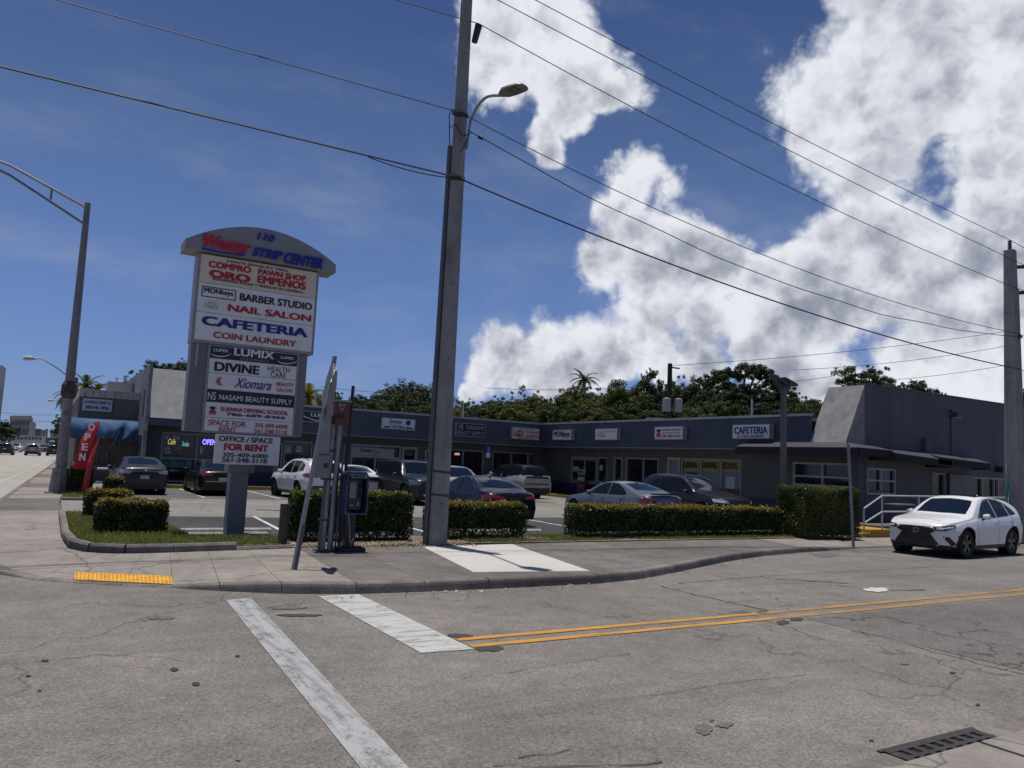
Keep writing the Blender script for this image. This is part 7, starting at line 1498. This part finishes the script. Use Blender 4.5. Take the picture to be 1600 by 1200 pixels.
# 8 navy saloon in the front row
S8 = sedan(paint('navy', (.0035, .004, .009), .3, .1), W=1.86)
S8['patch'] = [q for q in S8['patch'] if q[0] != 'tail_lamp']+[('tail_lamp', [(.34, .88), (.84, .95), (.84, .84), (.40, .82)], 'B', TAIL, dict(mirror=True, off=.012, g=.05)), ('rear_diffuser', [(-.7, .22), (.7, .22), (.6, .46), (-.6, .46)], 'B', TRIM, dict(off=.006, g=.12))]
def winline(root, S, bvh, path):
    for sd in (1, -1):
        pts = []
        for i in range(29):
            s = path[0][0]+(path[-1][0]-path[0][0])*i/28; h = bvh.ray_cast(Vector((S['L']/2-s, sd*4, interp(path, s))), Vector((0, -sd, 0)))
            if h[0]: pts.append(h[0]+Vector((0, sd*.006, 0)))
        obj('window_trim', MB().tube(pts, .011, 4), CHROME, root, smooth=True)
def p8(root, S, bvh): tailparts(False)(root, S, bvh); fin(root, S, bvh, 3.25, S['paint']); winline(root, S, bvh, [(1.75, .96), (2.14, 1.24), (2.45, 1.375), (2.8, 1.405), (3.2, 1.37), (3.6, 1.22), (3.9, 1.04)])
car('navy saloon in the front row right of the concrete pole', S8, 12.0, 19.5+2.44, .1, H90-.02, parts=p8)
# 9 silver saloon
S9 = sedan(paint('silver', (.17, .18, .20), .32, .5), top=[(0, .58), (.06, .68), (.3, .78), (.9, .88), (1.35, .95), (1.65, 1.07), (2.05, 1.30), (2.4, 1.41), (2.8, 1.44), (3.3, 1.40), (3.9, 1.22), (4.4, 1.07), (4.62, 1.045), (4.78, 1.04), (4.85, .96), (4.88, .80)], rim=RIMD)
car('silver fastback saloon behind the longest hedge', S9, 17.55, 19.1+2.44, .1, H90, parts=lambda r, S, b: (fin(r, S, b, 3.3, S['paint']), obj('boot_spoiler', MB().prism([(-2.28, -.62, 1.052), (-2.28, .62, 1.052), (-2.40, .60, 1.085), (-2.40, -.60, 1.085)], (0, 0, .02)), TRIM, r)))
# 10 charcoal suv facing out
S10 = suv(paint('charcoal', (.018, .019, .023), .32, .3), L=4.95, W=1.93, wb=2.85, fo=.98, top=[(0, .82), (.06, .93), (.4, 1.02), (1.2, 1.10), (1.45, 1.17), (2.0, 1.49), (2.35, 1.64), (2.8, 1.71), (3.6, 1.71), (4.4, 1.62), (4.7, 1.40), (4.85, 1.15), (4.92, 1.05), (4.95, .9)])
S10['patch'] = [('windscreen', [(1.46, -.68), (1.40, 0), (1.46, .68), (2.26, .57), (2.30, 0), (2.26, -.57)], 'T', CGB, dict(g=.1)), ('head_lamp', [(.50, .82), (.9, .90), (.9, .78), (.6, .75)], 'F', HEADB, dict(mirror=True, g=.05)), ('grille', [(-.48, .84), (.48, .84), (.56, .70), (.5, .42), (-.5, .42), (-.56, .70)], 'F', TRIM, dict(off=.012)), ('chrome_bar', [(-.46, .80), (.46, .80), (.46, .775), (-.46, .775)], 'F', CHROME, dict(off=.018)), ('lower_grille', [(-.6, .36), (.6, .36), (.55, .28), (-.55, .28)], 'F', TRIM)]
def p10(root, S, bvh): rails(root, S, bvh, 2.2, 4.4, .62, CHROME, .035); winline(root, S, bvh, [(1.5, 1.10), (2.0, 1.46), (2.35, 1.6)])
car('charcoal family sport utility car facing out beside the silver saloon', S10, 22.1, 20.1+2.5, .1, -H90, parts=p10)
# ---- traffic on the avenue, seen small
TR = [('grey hatchback driving away on the avenue, nearest of the traffic', 'suv', (.16, .155, .17), 50.5, 712, H90, 1.68), ('dark saloon at the left edge of the avenue', 'suv', (.02, .022, .03), 8, 704, H90, 1.7),
      ('black box van further down the avenue', 'van', (.015, .015, .02), 36, 697, H90, 2.7), ('dark car beyond the grey hatchback', 'sedan', (.02, .02, .022), 68, 703.5, H90, 1.5), ('dark pickup close behind the lamp post on the avenue', 'suv', (.015, .017, .022), 85, 706, H90, 1.7),
      ('small white car far down the avenue, left one', 'sedan', (.6, .6, .6), 24, 697, -H90, 1.45), ('small white car far down the avenue, right one', 'sedan', (.6, .6, .6), 46, 697, H90, 1.45), ('silver car far away beyond the hatchback', 'sedan', (.35, .35, .36), 76, 699, H90, 1.45), ('white van roof among the far traffic', 'van', (.55, .55, .55), 83, 698, H90, 2.2)]
for lab, kind, col, px, pyb, hd_, hh in TR:
    p = gp(px, pyb, 0.0); D = math.hypot(p.x, p.y)
    cap_ = {8: 120, 36: 170, 68: 150, 85: 125, 24: 150, 46: 170}.get(px, 190)
    if D > cap_: p = CAM+(p-CAM)*(cap_/D); p.z = 0
    pt = paint('traffic_%d' % (px*10), col, .35, .2)
    if kind == 'van':
        S = suv(pt, L=5.4, W=2.05, wb=3.3, top=[(0, .9), (.1, 1.3), (.5, 1.6), (.9, hh-.3), (1.2, hh), (5.2, hh), (5.4, hh-.1)], belt=[(0, .8), (.5, 1.2), (5.4, 1.25)], rround=.02, tailbow=0, tuck=0); S['side'] = []; S['patch'] = [('rear_window', [(-.7, 1.4), (.7, 1.4), (.65, hh-.35), (-.65, hh-.35)], 'B', CG, dict(g=.2)), ('tail_lamp', [(.82, 1.2), (.95, 1.2), (.95, .9), (.82, .9)], 'B', TAIL, dict(mirror=True, g=.1))]; S['seams'] = []; S['handles'] = []
    else: S = suv(pt) if kind == 'suv' else sedan(pt)
    S['seams'] = []; S['handles'] = []
    car(lab, S, p.x, p.y+S['L']/2, 0.0, hd_-.036, nm='moving_car', cat='car' if kind != 'van' else 'van', group='traffic on the avenue')
